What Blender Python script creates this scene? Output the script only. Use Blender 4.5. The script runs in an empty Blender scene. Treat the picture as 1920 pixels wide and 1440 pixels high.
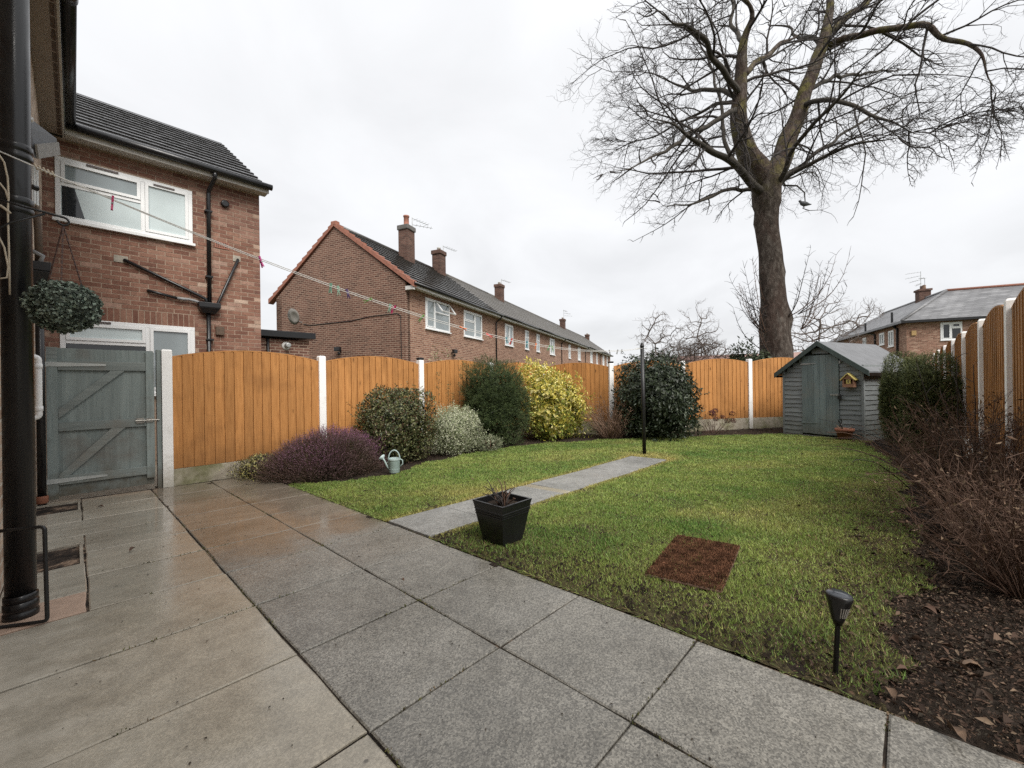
import bpy, math, random
import numpy as np
from mathutils import Vector, Matrix, kdtree

random.seed(7)
RNG = np.random.default_rng(7)
scene = bpy.context.scene
COL = scene.collection

# ------------------------------------------------------------------ camera
HEAD = 0.8163                      # garden grid against the view, radians
CAM_H = 1.078
RIGHT = Vector((math.cos(HEAD), -math.sin(HEAD), 0))
FWD = Vector((math.sin(HEAD), math.cos(HEAD), 0))
cam_data = bpy.data.cameras.new('camera')
cam_data.sensor_width = 36.0
cam_data.lens = 36.0 * 772 / 1920
cam_data.clip_start = 0.02
cam_data.clip_end = 2000
cam = bpy.data.objects.new('camera', cam_data)
COL.objects.link(cam)
ROLL = 0.0133
up2 = Vector((0, 0, 1)) * math.cos(ROLL) + RIGHT * math.sin(ROLL)
r2 = FWD.cross(up2)
cam.matrix_world = Matrix(((r2.x, up2.x, -FWD.x, 0), (r2.y, up2.y, -FWD.y, 0), (r2.z, up2.z, -FWD.z, CAM_H), (0, 0, 0, 1)))
scene.camera = cam

# ------------------------------------------------------------------ world, sun, exposure
SUN_DIR = Vector((-0.25, -0.78, 0.95)).normalized()      # towards the sun, behind the cloud
world = bpy.data.worlds.new('World')
scene.world = world
world.use_nodes = True
wn, wl = world.node_tree.nodes, world.node_tree.links
wn.clear()
w_out = wn.new('ShaderNodeOutputWorld')
w_mix = wn.new('ShaderNodeMixShader')
w_sky = wn.new('ShaderNodeTexSky')
w_sky.sky_type = 'NISHITA'
w_sky.sun_disc = False
w_sky.sun_elevation = math.asin(SUN_DIR.z)
w_sky.sun_rotation = math.atan2(SUN_DIR.x, SUN_DIR.y)
w_bg1 = wn.new('ShaderNodeBackground')
w_bg1.inputs['Strength'].default_value = 0.12
wl.new(w_sky.outputs[0], w_bg1.inputs['Color'])
w_bg2 = wn.new('ShaderNodeBackground')                    # the cloud deck
w_bg2.inputs['Strength'].default_value = 1.0
tc = wn.new('ShaderNodeTexCoord')
sep = wn.new('ShaderNodeSeparateXYZ')
wl.new(tc.outputs['Generated'], sep.inputs[0])
mx = wn.new('ShaderNodeMath'); mx.operation = 'MAXIMUM'; mx.inputs[1].default_value = 0.0
wl.new(sep.outputs['Z'], mx.inputs[0])
grad = wn.new('ShaderNodeMapRange')
grad.inputs['From Min'].default_value = 0; grad.inputs['From Max'].default_value = 1
grad.inputs['To Min'].default_value = 0.545; grad.inputs['To Max'].default_value = 0.69
wl.new(mx.outputs[0], grad.inputs['Value'])
# project the direction on a flat cloud layer: xy / (z + 0.25)
addz = wn.new('ShaderNodeMath'); addz.operation = 'ADD'; addz.inputs[1].default_value = 0.28
wl.new(mx.outputs[0], addz.inputs[0])
dx = wn.new('ShaderNodeMath'); dx.operation = 'DIVIDE'
dy = wn.new('ShaderNodeMath'); dy.operation = 'DIVIDE'
wl.new(sep.outputs['X'], dx.inputs[0]); wl.new(addz.outputs[0], dx.inputs[1])
wl.new(sep.outputs['Y'], dy.inputs[0]); wl.new(addz.outputs[0], dy.inputs[1])
cmb = wn.new('ShaderNodeCombineXYZ')
wl.new(dx.outputs[0], cmb.inputs[0]); wl.new(dy.outputs[0], cmb.inputs[1])
cn = wn.new('ShaderNodeTexNoise')
cn.inputs['Scale'].default_value = 1.9; cn.inputs['Detail'].default_value = 6; cn.inputs['Roughness'].default_value = 0.5
cn.inputs['Distortion'].default_value = 0.4
wl.new(cmb.outputs[0], cn.inputs['Vector'])
cr = wn.new('ShaderNodeMapRange')
cr.inputs['From Min'].default_value = 0.3; cr.inputs['From Max'].default_value = 0.7
cr.inputs['To Min'].default_value = 0.93; cr.inputs['To Max'].default_value = 1.11
wl.new(cn.outputs['Fac'], cr.inputs['Value'])
mul = wn.new('ShaderNodeMath'); mul.operation = 'MULTIPLY'
wl.new(grad.outputs[0], mul.inputs[0]); wl.new(cr.outputs[0], mul.inputs[1])
tint = wn.new('ShaderNodeVectorMath'); tint.operation = 'SCALE'
tint.inputs[0].default_value = (0.985, 0.995, 1.015)
wl.new(mul.outputs[0], tint.inputs['Scale'])
wl.new(tint.outputs[0], w_bg2.inputs['Color'])
w_mix.inputs[0].default_value = 0.97
wl.new(w_bg1.outputs[0], w_mix.inputs[1]); wl.new(w_bg2.outputs[0], w_mix.inputs[2])
wl.new(w_mix.outputs[0], w_out.inputs['Surface'])

sun_data = bpy.data.lights.new('sun', 'SUN')
sun_data.energy = 2.8
sun_data.angle = math.radians(38)
sun_data.color = (1.0, 0.96, 0.9)
sun = bpy.data.objects.new('sun', sun_data)
COL.objects.link(sun)
sun.rotation_euler = SUN_DIR.to_track_quat('Z', 'Y').to_euler()

vs = scene.view_settings
vs.view_transform = 'Standard'
vs.look = 'None'
vs.exposure = 0.66
vs.gamma = 1.0
vs.use_curve_mapping = False
scene.cycles.max_bounces = 6
scene.cycles.diffuse_bounces = 3
scene.cycles.glossy_bounces = 3
scene.cycles.use_denoising = False
scene.cycles.sample_clamp_indirect = 4.0

# ------------------------------------------------------------------ ground height
def gz(X, Y):
    x = RIGHT.x * X + RIGHT.y * Y
    y = FWD.x * X + FWD.y * Y
    return 0.0074 * x - 0.0263 * min(y, 5.5) - 0.012 * max(0.0, min(y, 16.0) - 5.5)

def gzv(X, Y):
    x = RIGHT.x * X + RIGHT.y * Y
    y = FWD.x * X + FWD.y * Y
    return 0.0074 * x - 0.0263 * np.minimum(y, 5.5) - 0.012 * np.maximum(0.0, np.minimum(y, 16.0) - 5.5)

# ------------------------------------------------------------------ object helpers
def tag(o, label=None, cat=None, group=None, kind=None):
    if label: o['label'] = label
    if cat: o['category'] = cat
    if group: o['group'] = group
    if kind: o['kind'] = kind
    return o

def empty(name, loc=(0, 0, 0), rz=0.0, label=None, cat=None, group=None):
    o = bpy.data.objects.new(name, None)
    COL.objects.link(o)
    o.location = loc
    o.rotation_euler = (0, 0, rz)
    o.empty_display_size = 0.1
    return tag(o, label, cat, group)

def add(name, mesh, mat, parent=None):
    o = bpy.data.objects.new(name, mesh)
    COL.objects.link(o)
    if mat is not None and not mesh.materials:
        mesh.materials.append(mat)
    if parent is not None:
        o.parent = parent
    return o

class MB:
    """collects shapes into one mesh"""
    def __init__(self):
        self.v = []; self.f = []
    def quad(self, a, b, c, d):
        n = len(self.v); self.v += [tuple(a), tuple(b), tuple(c), tuple(d)]; self.f.append((n, n + 1, n + 2, n + 3)); return self
    def poly(self, pts):
        n = len(self.v); self.v += [tuple(p) for p in pts]; self.f.append(tuple(range(n, n + len(pts)))); return self
    def hexa(self, p):
        n = len(self.v); self.v += [tuple(q) for q in p]
        for q in ((0, 3, 2, 1), (4, 5, 6, 7), (0, 1, 5, 4), (1, 2, 6, 5), (2, 3, 7, 6), (3, 0, 4, 7)):
            self.f.append(tuple(n + i for i in q))
        return self
    def box(self, x0, x1, y0, y1, z0, z1):
        return self.hexa([(x0, y0, z0), (x1, y0, z0), (x1, y1, z0), (x0, y1, z0), (x0, y0, z1), (x1, y0, z1), (x1, y1, z1), (x0, y1, z1)])
    def bar(self, a, b, w, t, up=(0, 0, 1)):
        """box from a to b, w wide across, t thick along up"""
        a, b, up = Vector(a), Vector(b), Vector(up)
        d = (b - a).normalized(); s = d.cross(up).normalized() * w / 2; u = s.cross(d).normalized() * t / 2
        return self.hexa([a - s - u, a + s - u, b + s - u, b - s - u, a - s + u, a + s + u, b + s + u, b - s + u])
    def tube(self, pts, r, n=8, cap=True):
        pts = [Vector(p) for p in pts]
        if not hasattr(r, '__len__'): r = [r] * len(pts)
        base = len(self.v); prev = None
        for i, p in enumerate(pts):
            if i == 0: d = pts[1] - pts[0]
            elif i == len(pts) - 1: d = pts[-1] - pts[-2]
            else: d = (pts[i + 1] - p).normalized() + (p - pts[i - 1]).normalized()
            d = d.normalized() if d.length > 1e-9 else Vector((0, 0, 1))
            if prev is None:
                ref = Vector((0, 0, 1)) if abs(d.z) < 0.9 else Vector((1, 0, 0))
                s = d.cross(ref).normalized()
            else:
                s = (prev - d * prev.dot(d)).normalized()
            prev = s; t = d.cross(s)
            for k in range(n):
                a = 2 * math.pi * k / n
                self.v.append(tuple(p + (s * math.cos(a) + t * math.sin(a)) * r[i]))
        for i in range(len(pts) - 1):
            for k in range(n):
                a = base + i * n + k; b = base + i * n + (k + 1) % n
                self.f.append((a, b, b + n, a + n))
        if cap:
            self.f.append(tuple(base + k for k in reversed(range(n))))
            e = base + (len(pts) - 1) * n
            self.f.append(tuple(e + k for k in range(n)))
        return self
    def lathe(self, prof, n=20, c=(0, 0, 0), cap=True):
        base = len(self.v)
        for r, z in prof:
            for k in range(n):
                a = 2 * math.pi * k / n
                self.v.append((c[0] + r * math.cos(a), c[1] + r * math.sin(a), c[2] + z))
        for i in range(len(prof) - 1):
            for k in range(n):
                a = base + i * n + k; b = base + i * n + (k + 1) % n
                self.f.append((a, b, b + n, a + n))
        if cap:
            self.f.append(tuple(base + k for k in reversed(range(n))))
            e = base + (len(prof) - 1) * n
            self.f.append(tuple(e + k for k in range(n)))
        return self
    def prism(self, poly, z0, z1):
        n = len(poly); b = len(self.v)
        self.v += [(p[0], p[1], z0) for p in poly] + [(p[0], p[1], z1) for p in poly]
        self.f.append(tuple(b + i for i in reversed(range(n)))); self.f.append(tuple(b + n + i for i in range(n)))
        for i in range(n):
            j = (i + 1) % n; self.f.append((b + i, b + j, b + n + j, b + n + i))
        return self
    def mesh(self, name, smooth=False):
        m = bpy.data.meshes.new(name); m.from_pydata(self.v, [], self.f); m.update()
        if smooth: m.polygons.foreach_set('use_smooth', [True] * len(m.polygons))
        return m
    def build(self, name, mat, parent=None, smooth=False, bevel=0.0):
        o = add(name, self.mesh(name, smooth), mat, parent)
        if bevel:
            b = o.modifiers.new('bevel', 'BEVEL'); b.width = bevel; b.segments = 2; b.limit_method = 'ANGLE'
        return o

def tri_mesh(name, V, F, mat, parent=None, col=None, smooth=False):
    V = np.ascontiguousarray(V, dtype=np.float32); F = np.ascontiguousarray(F, dtype=np.int32)
    m = bpy.data.meshes.new(name)
    k = F.shape[1]
    m.vertices.add(len(V)); m.vertices.foreach_set('co', V.ravel())
    m.loops.add(F.size); m.loops.foreach_set('vertex_index', F.ravel())
    m.polygons.add(len(F)); m.polygons.foreach_set('loop_start', np.arange(0, F.size, k, dtype=np.int32))
    if smooth: m.polygons.foreach_set('use_smooth', np.ones(len(F), dtype=bool))
    if col is not None:
        a = m.color_attributes.new('Col', 'FLOAT_COLOR', 'POINT')
        c4 = np.ones((len(V), 4), dtype=np.float32); c4[:, :3] = col
        a.data.foreach_set('color', c4.ravel())
    m.update(calc_edges=True); m.validate()
    return add(name, m, mat, parent)

def unit(v): return v / np.maximum(np.linalg.norm(v, axis=-1, keepdims=True), 1e-9)

def leaves_arrays(P, D, N, L, Wd, fold=0.25):
    """folded diamond leaves: base P, axis D, face normal N"""
    D = unit(D); S = unit(np.cross(D, N)); N2 = np.cross(S, D)
    L = np.broadcast_to(np.asarray(L, float), (len(P),))[:, None]; Wd = np.broadcast_to(np.asarray(Wd, float), (len(P),))[:, None]
    mid = P + D * L * 0.45
    V = np.stack([P, mid + S * Wd / 2 + N2 * Wd * fold, P + D * L, mid - S * Wd / 2 + N2 * Wd * fold], 1).reshape(-1, 3)
    b = np.arange(len(P))[:, None] * 4
    F = np.concatenate([b + [0, 1, 2], b + [0, 2, 3]], 1).reshape(-1, 3)
    return V, F

def seg_arrays(A, B, ra, rb, n=3):
    A, B = np.asarray(A, float), np.asarray(B, float)
    d = unit(B - A); ref = np.where(np.abs(d[:, 2:3]) < 0.9, np.array([[0, 0, 1.0]]), np.array([[1.0, 0, 0]]))
    s = unit(np.cross(d, ref)); t = np.cross(d, s)
    ang = np.arange(n) * 2 * math.pi / n
    off = s[:, None, :] * np.cos(ang)[None, :, None] + t[:, None, :] * np.sin(ang)[None, :, None]
    ra = np.asarray(ra, float)[:, None, None]; rb = np.asarray(rb, float)[:, None, None]
    V = np.concatenate([A[:, None, :] + off * ra, B[:, None, :] + off * rb], 1).reshape(-1, 3)
    b = np.arange(len(A))[:, None, None] * 2 * n
    k = np.arange(n); k2 = (k + 1) % n
    q = np.stack([k, k2, k2 + n, k + n], 1)[None]
    F = (b + q).reshape(-1, 4)
    return V, F

def sphere_dirs(n):
    v = RNG.normal(size=(n, 3)); return unit(v)

def lumps(d, seed, f=3.0, a=0.1):
    r = np.random.default_rng(seed); out = np.zeros(len(d))
    for i in range(7):
        w = r.normal(size=3) * f * (0.7 + 0.25 * i); out += np.sin(d @ w + r.uniform(0, 6.28)) / (1 + 0.35 * i)
    return 1 + a * out / 2.2

# ------------------------------------------------------------------ material helpers
MATS = {}
class NM:
    def __init__(self, name, rough=0.6, spec=0.5):
        self.m = bpy.data.materials.new(name); self.m.use_nodes = True
        self.n = self.m.node_tree.nodes; self.l = self.m.node_tree.links
        self.b = self.n['Principled BSDF']; self.b.inputs['Roughness'].default_value = rough
        self.b.inputs['Specular IOR Level'].default_value = spec
        self.tc = self.n.new('ShaderNodeTexCoord'); self.geo = self.n.new('ShaderNodeNewGeometry')
        self.oi = self.n.new('ShaderNodeObjectInfo')
        MATS[name] = self.m
    def obj(self): return self.tc.outputs['Object']
    def pos(self): return self.geo.outputs['Position']
    def rnd(self): return self.oi.outputs['Random']
    def _in(self, sock, v):
        if v is None: return
        if hasattr(v, 'is_output'): self.l.new(v, sock)
        else:
            if hasattr(sock.default_value, '__len__') and not hasattr(v, '__len__'): v = (v,) * len(sock.default_value)
            if hasattr(v, '__len__') and len(v) == 3 and len(sock.default_value) == 4: v = (*v, 1)
            sock.default_value = v
    def mapping(self, vec, scale=(1, 1, 1), loc=(0, 0, 0), rot=(0, 0, 0)):
        k = self.n.new('ShaderNodeMapping'); self._in(k.inputs['Vector'], vec)
        k.inputs['Scale'].default_value = scale; k.inputs['Location'].default_value = loc; k.inputs['Rotation'].default_value = rot
        return k.outputs[0]
    def noise(self, vec, scale=5, detail=4, rough=0.55, dist=0.0):
        k = self.n.new('ShaderNodeTexNoise'); self._in(k.inputs['Vector'], vec)
        k.inputs['Scale'].default_value = scale; k.inputs['Detail'].default_value = detail
        k.inputs['Roughness'].default_value = rough; k.inputs['Distortion'].default_value = dist
        return k.outputs['Fac']
    def voro(self, vec, scale=5, feat='F1', out='Distance', rand=1.0):
        k = self.n.new('ShaderNodeTexVoronoi'); k.feature = feat; self._in(k.inputs['Vector'], vec)
        k.inputs['Scale'].default_value = scale; k.inputs['Randomness'].default_value = rand
        return k.outputs[out]
    def ramp(self, fac, stops):
        k = self.n.new('ShaderNodeValToRGB'); self._in(k.inputs[0], fac); e = k.color_ramp.elements
        while len(e) < len(stops): e.new(0.5)
        for el, (p, c) in zip(e, stops):
            el.position = p; el.color = (c, c, c, 1) if not hasattr(c, '__len__') else (*c, 1)
        return k.outputs[0]
    def mix(self, fac, a, b, mode='MIX'):
        k = self.n.new('ShaderNodeMix'); k.data_type = 'RGBA'; k.blend_type = mode
        self._in(k.inputs[0], fac); self._in(k.inputs[6], a); self._in(k.inputs[7], b)
        return k.outputs[2]
    def math(self, op, a, b=None, c=None, clamp=False):
        k = self.n.new('ShaderNodeMath'); k.operation = op; k.use_clamp = clamp
        for i, v in enumerate((a, b, c)): self._in(k.inputs[i], v) if v is not None else None
        return k.outputs[0]
    def rng(self, v, a, b, c, d):
        k = self.n.new('ShaderNodeMapRange'); self._in(k.inputs[0], v)
        for i, q in enumerate((a, b, c, d)): k.inputs[i + 1].default_value = q
        return k.outputs[0]
    def hsv(self, col, h=0.5, s=1.0, v=1.0):
        k = self.n.new('ShaderNodeHueSaturation'); self._in(k.inputs['Color'], col)
        self._in(k.inputs['Hue'], h); self._in(k.inputs['Saturation'], s); self._in(k.inputs['Value'], v)
        return k.outputs[0]
    def bump(self, h, strength=0.3, dist=0.01):
        k = self.n.new('ShaderNodeBump'); k.inputs['Strength'].default_value = strength; k.inputs['Distance'].default_value = dist
        self._in(k.inputs['Height'], h); self.l.new(k.outputs[0], self.b.inputs['Normal']); return self
    def color(self, c): self._in(self.b.inputs['Base Color'], c); return self
    def rough(self, r): self._in(self.b.inputs['Roughness'], r); return self
    def attr(self, name='Col'):
        k = self.n.new('ShaderNodeVertexColor'); k.layer_name = name; return k.outputs[0]
    def sepxyz(self, v):
        k = self.n.new('ShaderNodeSeparateXYZ'); self._in(k.inputs[0], v); return k.outputs
    def comb(self, x=0.0, y=0.0, z=0.0):
        k = self.n.new('ShaderNodeCombineXYZ')
        for i, q in enumerate((x, y, z)): self._in(k.inputs[i], q)
        return k.outputs[0]
    def translucent(self, col, fac=0.25):
        t = self.n.new('ShaderNodeBsdfTranslucent'); self._in(t.inputs[0], col)
        mixs = self.n.new('ShaderNodeMixShader'); mixs.inputs[0].default_value = fac
        out = self.n['Material Output']
        self.l.new(self.b.outputs[0], mixs.inputs[1]); self.l.new(t.outputs[0], mixs.inputs[2]); self.l.new(mixs.outputs[0], out.inputs[0])
        return self

def plain(name, col, rough=0.5, var=0.12, scale=8.0, bump=0.0, spec=0.5, metal=0.0):
    m = NM(name, rough, spec)
    n = m.noise(m.obj(), scale, 5, 0.6)
    m.color(m.mix(1.0, col, m.ramp(n, [(0.25, 1 - var * 2), (0.75, 1.0 + 0.0)]), 'MULTIPLY'))
    m.rough(m.rng(n, 0.3, 0.7, max(0.03, rough - 0.08), min(1, rough + 0.1)))
    m.b.inputs['Metallic'].default_value = metal
    if bump: m.bump(m.noise(m.obj(), scale * 8, 4), bump, 0.004)
    return m.m

# --- paving
def slab_mat(name, dry, wetc, speck, rough, wet_from=None, streak=0.0):
    """concrete slab; dry / wetc = (dark, mid, light); wet film and mud stain beyond wet_from along the patio"""
    m = NM(name, rough)
    p = m.pos()
    cell = m.sepxyz(m.voro(p, 185, 'F1', 'Color'))[0]
    fine = m.noise(p, 260, 2, 0.6)
    big = m.noise(p, 1.9, 6, 0.62, 0.6)
    mid = m.noise(p, 11, 5, 0.65)
    def tone(c): return m.ramp(big, [(0.3, c[0]), (0.5, c[1]), (0.72, c[2])])
    base = m.mix(0.4, tone(dry), m.ramp(mid, [(0.3, 0.28), (0.7, 0.7)]), 'OVERLAY')
    sp = m.ramp(m.math('ADD', m.math('MULTIPLY', cell, 0.7), m.math('MULTIPLY', fine, 0.3)), [(0.15, 0.12), (0.45, 0.42), (0.85, 0.92)])
    base = m.mix(speck, base, sp, 'OVERLAY')
    rr_ = m.math('ADD', m.rng(m.noise(p, 1.3, 4, 0.55, 0.4), 0.36, 0.64, max(0.08, rough - 0.10), rough + 0.12), m.rng(fine, 0.3, 0.7, -0.05, 0.06))
    hgt = m.math('ADD', m.math('MULTIPLY', cell, 0.8 * speck), m.math('MULTIPLY', mid, 0.6))
    if wet_from is not None:
        y = m.sepxyz(p)[1]
        wob = m.math('MULTIPLY', m.math('SUBTRACT', m.noise(p, 2.2, 5, 0.6, 0.5), 0.5), 1.6)
        mask = m.rng(m.math('ADD', y, wob), wet_from - 0.28, wet_from + 0.32, 0.0, 1.0)
        wc = m.mix(0.3, tone(wetc), m.ramp(m.noise(m.mapping(p, (0.5, 2.2, 1)), 5, 5, 0.6, 0.3), [(0.3, 0.3), (0.7, 0.7)]), 'OVERLAY')
        wc = m.mix(0.2, wc, sp, 'OVERLAY')
        base = m.mix(mask, base, wc)
        rr_ = m.mix(mask, rr_, m.rng(m.noise(p, 2.6, 4, 0.6, 0.5), 0.38, 0.62, 0.06, 0.22))
    base = m.hsv(base, 0.5, 1.0, m.rng(m.rnd(), 0, 1, 0.9, 1.1))
    stain = m.noise(p, 3.3, 6, 0.7, 0.8)
    base = m.mix(m.ramp(stain, [(0.56, 0.0), (0.78, 0.4)]), base, (0.085, 0.075, 0.058))
    spot = m.voro(p, 7.0, 'F1', 'Distance')
    base = m.mix(m.ramp(spot, [(0.035, 0.75), (0.07, 0.0)]), base, (0.05, 0.043, 0.035))
    if streak:                                             # pale cement wash along the house wall
        x = m.sepxyz(p)[0]; ws = m.math('MULTIPLY', m.math('SUBTRACT', m.noise(m.mapping(p, (0.6, 1.6, 1)), 6, 6, 0.7, 0.4), 0.5), 0.9)
        wash = m.rng(m.math('ADD', x, ws), -0.22, 0.14, 0.85, 0.0)
        base = m.mix(wash, base, m.ramp(mid, [(0.3, (0.34, 0.315, 0.26)), (0.7, (0.52, 0.49, 0.42))]))
    m.color(base)
    m.rough(m.math('MAXIMUM', rr_, 0.06))
    m.bump(hgt, 0.10 + speck * 0.3, 0.004)
    return m.m
slab_mat('slab_aggregate', ((0.145, 0.136, 0.117), (0.186, 0.176, 0.153), (0.222, 0.211, 0.187)), ((0.14, 0.115, 0.086), (0.19, 0.16, 0.124), (0.235, 0.204, 0.164)), 0.62, 0.38, 3.3)
slab_mat('slab_plain', ((0.265, 0.234, 0.182), (0.315, 0.284, 0.226), (0.35, 0.322, 0.268)), ((0.235, 0.205, 0.16), (0.29, 0.26, 0.208), (0.335, 0.305, 0.252)), 0.24, 0.22, 3.2, 1.0)
slab_mat('slab_path', ((0.16, 0.159, 0.148), (0.21, 0.208, 0.196), (0.245, 0.243, 0.23)), ((0.2, 0.2, 0.2),) * 3, 0.55, 0.5)
m = NM('joint_sand', 0.95, 0.2)
m.color(m.ramp(m.noise(m.pos(), 4.5, 6, 0.75), [(0.42, (0.012, 0.010, 0.009)), (0.54, (0.05, 0.038, 0.03)), (0.64, (0.30, 0.215, 0.155))])); m.bump(m.noise(m.pos(), 40, 4), 0.6, 0.01)
plain('cement', (0.42, 0.38, 0.31), 0.55, 0.28, 14, 0.6)
plain('pink_cement', (0.46, 0.33, 0.25), 0.6, 0.15, 18, 0.5)
plain('drain_iron', (0.12, 0.09, 0.085), 0.5, 0.3, 20, 0.4)

# --- soil, turf
m = NM('soil', 0.95, 0.2)
n1 = m.noise(m.pos(), 22, 8, 0.7); n2 = m.noise(m.pos(), 3, 4)
m.color(m.mix(m.ramp(n2, [(0.4, 0), (0.7, 1)]), m.ramp(n1, [(0.3, (0.011, 0.008, 0.006)), (0.6, (0.034, 0.023, 0.016)), (0.8, (0.065, 0.045, 0.032))]), m.ramp(n1, [(0.3, (0.02, 0.015, 0.01)), (0.7, (0.06, 0.045, 0.035))])))
m.bump(n1, 0.9, 0.04)
m = NM('turf', 0.95, 0.2)
n1 = m.noise(m.pos(), 65, 6, 0.75); n2 = m.noise(m.pos(), 4.3, 5, 0.7)
m.color(m.mix(m.ramp(n2, [(0.35, 0), (0.65, 1)]), m.ramp(n1, [(0.3, (0.03, 0.025, 0.015)), (0.7, (0.12, 0.11, 0.045))]), m.ramp(n1, [(0.3, (0.022, 0.017, 0.012)), (0.7, (0.10, 0.08, 0.04))])))
m.bump(n1, 0.8, 0.02)
m = NM('terrain', 0.95, 0.2)
m.color(m.ramp(m.noise(m.pos(), 0.4, 6, 0.65), [(0.3, (0.05, 0.06, 0.025)), (0.7, (0.12, 0.12, 0.06))]))
m.bump(m.noise(m.pos(), 6, 5), 0.5, 0.05)

def leaf_mat(name, rough=0.5, trans=0.2, spec=0.4):
    m = NM(name, rough, spec); c = m.attr('Col'); m.color(c); m.translucent(c, trans); return m.m
leaf_mat('leaf_matt', 0.6, 0.22, 0.3)
leaf_mat('leaf_gloss', 0.42, 0.12, 0.4)
leaf_mat('grass_blade', 0.5, 0.38, 0.35)
leaf_mat('litter', 0.8, 0.08, 0.2)
leaf_mat('fibre', 0.9, 0.05, 0.1)

# --- masonry
def brick_mat(name, cols, mortar, bw=0.225, rh=0.075, ms=0.011, off=0.5, dirt=0.5):
    m = NM(name, 0.85, 0.3)
    x, y, z = m.sepxyz(m.obj())[:3]
    vec = m.comb(m.math('ADD', x, y), z, 0.0)
    k = m.n.new('ShaderNodeTexBrick'); m.l.new(vec, k.inputs['Vector'])
    k.inputs['Scale'].default_value = 1.0; k.inputs['Brick Width'].default_value = bw; k.inputs['Row Height'].default_value = rh
    k.inputs['Mortar Size'].default_value = ms; k.inputs['Mortar Smooth'].default_value = 0.15; k.inputs['Bias'].default_value = 0.0
    k.inputs['Color1'].default_value = (0, 0, 0, 1); k.inputs['Color2'].default_value = (1, 1, 1, 1); k.inputs['Mortar'].default_value = (0.5, 0.5, 0.5, 1)
    k.offset = off
    per = m.ramp(k.outputs['Color'], [(0.0, cols[0]), (0.35, cols[1]), (0.7, cols[2]), (1.0, cols[3])])
    gr = m.noise(vec, 60, 4, 0.65); bigv = m.noise(vec, 0.9, 4, 0.6)
    per = m.mix(0.5, per, m.ramp(gr, [(0.3, 0.3), (0.7, 0.72)]), 'OVERLAY')
    mot = m.mix(0.5, mortar, m.ramp(m.noise(vec, 25, 3), [(0.3, 0.3), (0.7, 0.7)]), 'OVERLAY')
    col = m.mix(k.outputs['Fac'], per, mot)
    col = m.mix(dirt, col, m.ramp(bigv, [(0.3, 0.32), (0.7, 0.66)]), 'OVERLAY')
    m.color(col)
    h = m.math('SUBTRACT', m.math('MULTIPLY', gr, 0.35), k.outputs['Fac'])
    m.bump(h, 0.7, 0.012)
    return m.m
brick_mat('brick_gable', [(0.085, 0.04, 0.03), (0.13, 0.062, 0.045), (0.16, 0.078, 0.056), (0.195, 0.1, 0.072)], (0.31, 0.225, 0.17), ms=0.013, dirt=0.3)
brick_mat('brick_front', [(0.16, 0.073, 0.05), (0.23, 0.112, 0.078), (0.28, 0.145, 0.1), (0.34, 0.2, 0.14)], (0.38, 0.285, 0.215), dirt=0.25)
brick_mat('brick_chimney', [(0.07, 0.036, 0.028), (0.10, 0.05, 0.038), (0.12, 0.062, 0.047), (0.15, 0.082, 0.062)], (0.12, 0.09, 0.072), dirt=0.5)
brick_mat('brick_own', [(0.30, 0.20, 0.14), (0.38, 0.27, 0.2), (0.45, 0.33, 0.25), (0.55, 0.43, 0.33)], (0.5, 0.44, 0.37))
brick_mat('brick_far', [(0.16, 0.075, 0.05), (0.24, 0.115, 0.08), (0.3, 0.155, 0.11), (0.4, 0.26, 0.19)], (0.33, 0.25, 0.19), dirt=0.35)
m = NM('brick_unit', 0.85, 0.3)                     # single bricks, tone by brick
g = m.noise(m.pos(), 55, 5, 0.65); g2 = m.noise(m.pos(), 7, 3)
c = m.ramp(m.rnd(), [(0.0, (0.15, 0.07, 0.049)), (0.3, (0.195, 0.096, 0.067)), (0.62, (0.22, 0.114, 0.08)), (0.88, (0.25, 0.14, 0.1)), (0.97, (0.31, 0.195, 0.15)), (1.0, (0.42, 0.31, 0.24))])
c = m.mix(0.55, c, m.ramp(g, [(0.28, 0.24), (0.72, 0.76)]), 'OVERLAY')
c = m.mix(0.4, c, m.ramp(g2, [(0.3, 0.3), (0.7, 0.68)]), 'OVERLAY')
m.color(c); m.bump(g, 0.6, 0.006)
m = NM('brick_rest', 0.85, 0.3)                     # the remaining bricks, tone from an attribute
g = m.noise(m.pos(), 55, 5, 0.65); g2 = m.noise(m.pos(), 7, 3)
c = m.mix(0.55, m.attr('Col'), m.ramp(g, [(0.28, 0.24), (0.72, 0.76)]), 'OVERLAY')
c = m.mix(0.4, c, m.ramp(g2, [(0.3, 0.3), (0.7, 0.68)]), 'OVERLAY')
m.color(c); m.bump(g, 0.6, 0.006)
plain('mortar', (0.43, 0.32, 0.24), 0.9, 0.25, 25, 0.5)
plain('brick_red_tile', (0.36, 0.15, 0.10), 0.75, 0.2, 10, 0.3)

def tile_mat(name, a, b, rough, moss=None):
    m = NM(name, rough, 0.5)
    n = m.noise(m.obj(), 7, 6, 0.65); v = m.noise(m.mapping(m.obj(), (3.3, 0.5, 0.5)), 3, 2)
    c = m.mix(n, a, b)
    c = m.mix(0.4, c, m.ramp(v, [(0.3, 0.3), (0.7, 0.7)]), 'OVERLAY')
    if moss:
        c = m.mix(m.ramp(m.noise(m.pos(), 2.2, 6, 0.7), [(0.5, 0.0), (0.68, 0.75)]), c, moss)
    m.color(c); m.rough(m.rng(n, 0.3, 0.7, max(0.06, rough - 0.1), rough + 0.15)); m.bump(m.noise(m.obj(), 40, 4), 0.12 if rough < 0.2 else 0.3, 0.006)
    return m.m
tile_mat('tile_dark', (0.014, 0.0135, 0.014), (0.04, 0.038, 0.038), 0.15)
tile_mat('tile_terrace', (0.02, 0.019, 0.018), (0.06, 0.056, 0.053), 0.2, (0.05, 0.045, 0.035))
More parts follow.
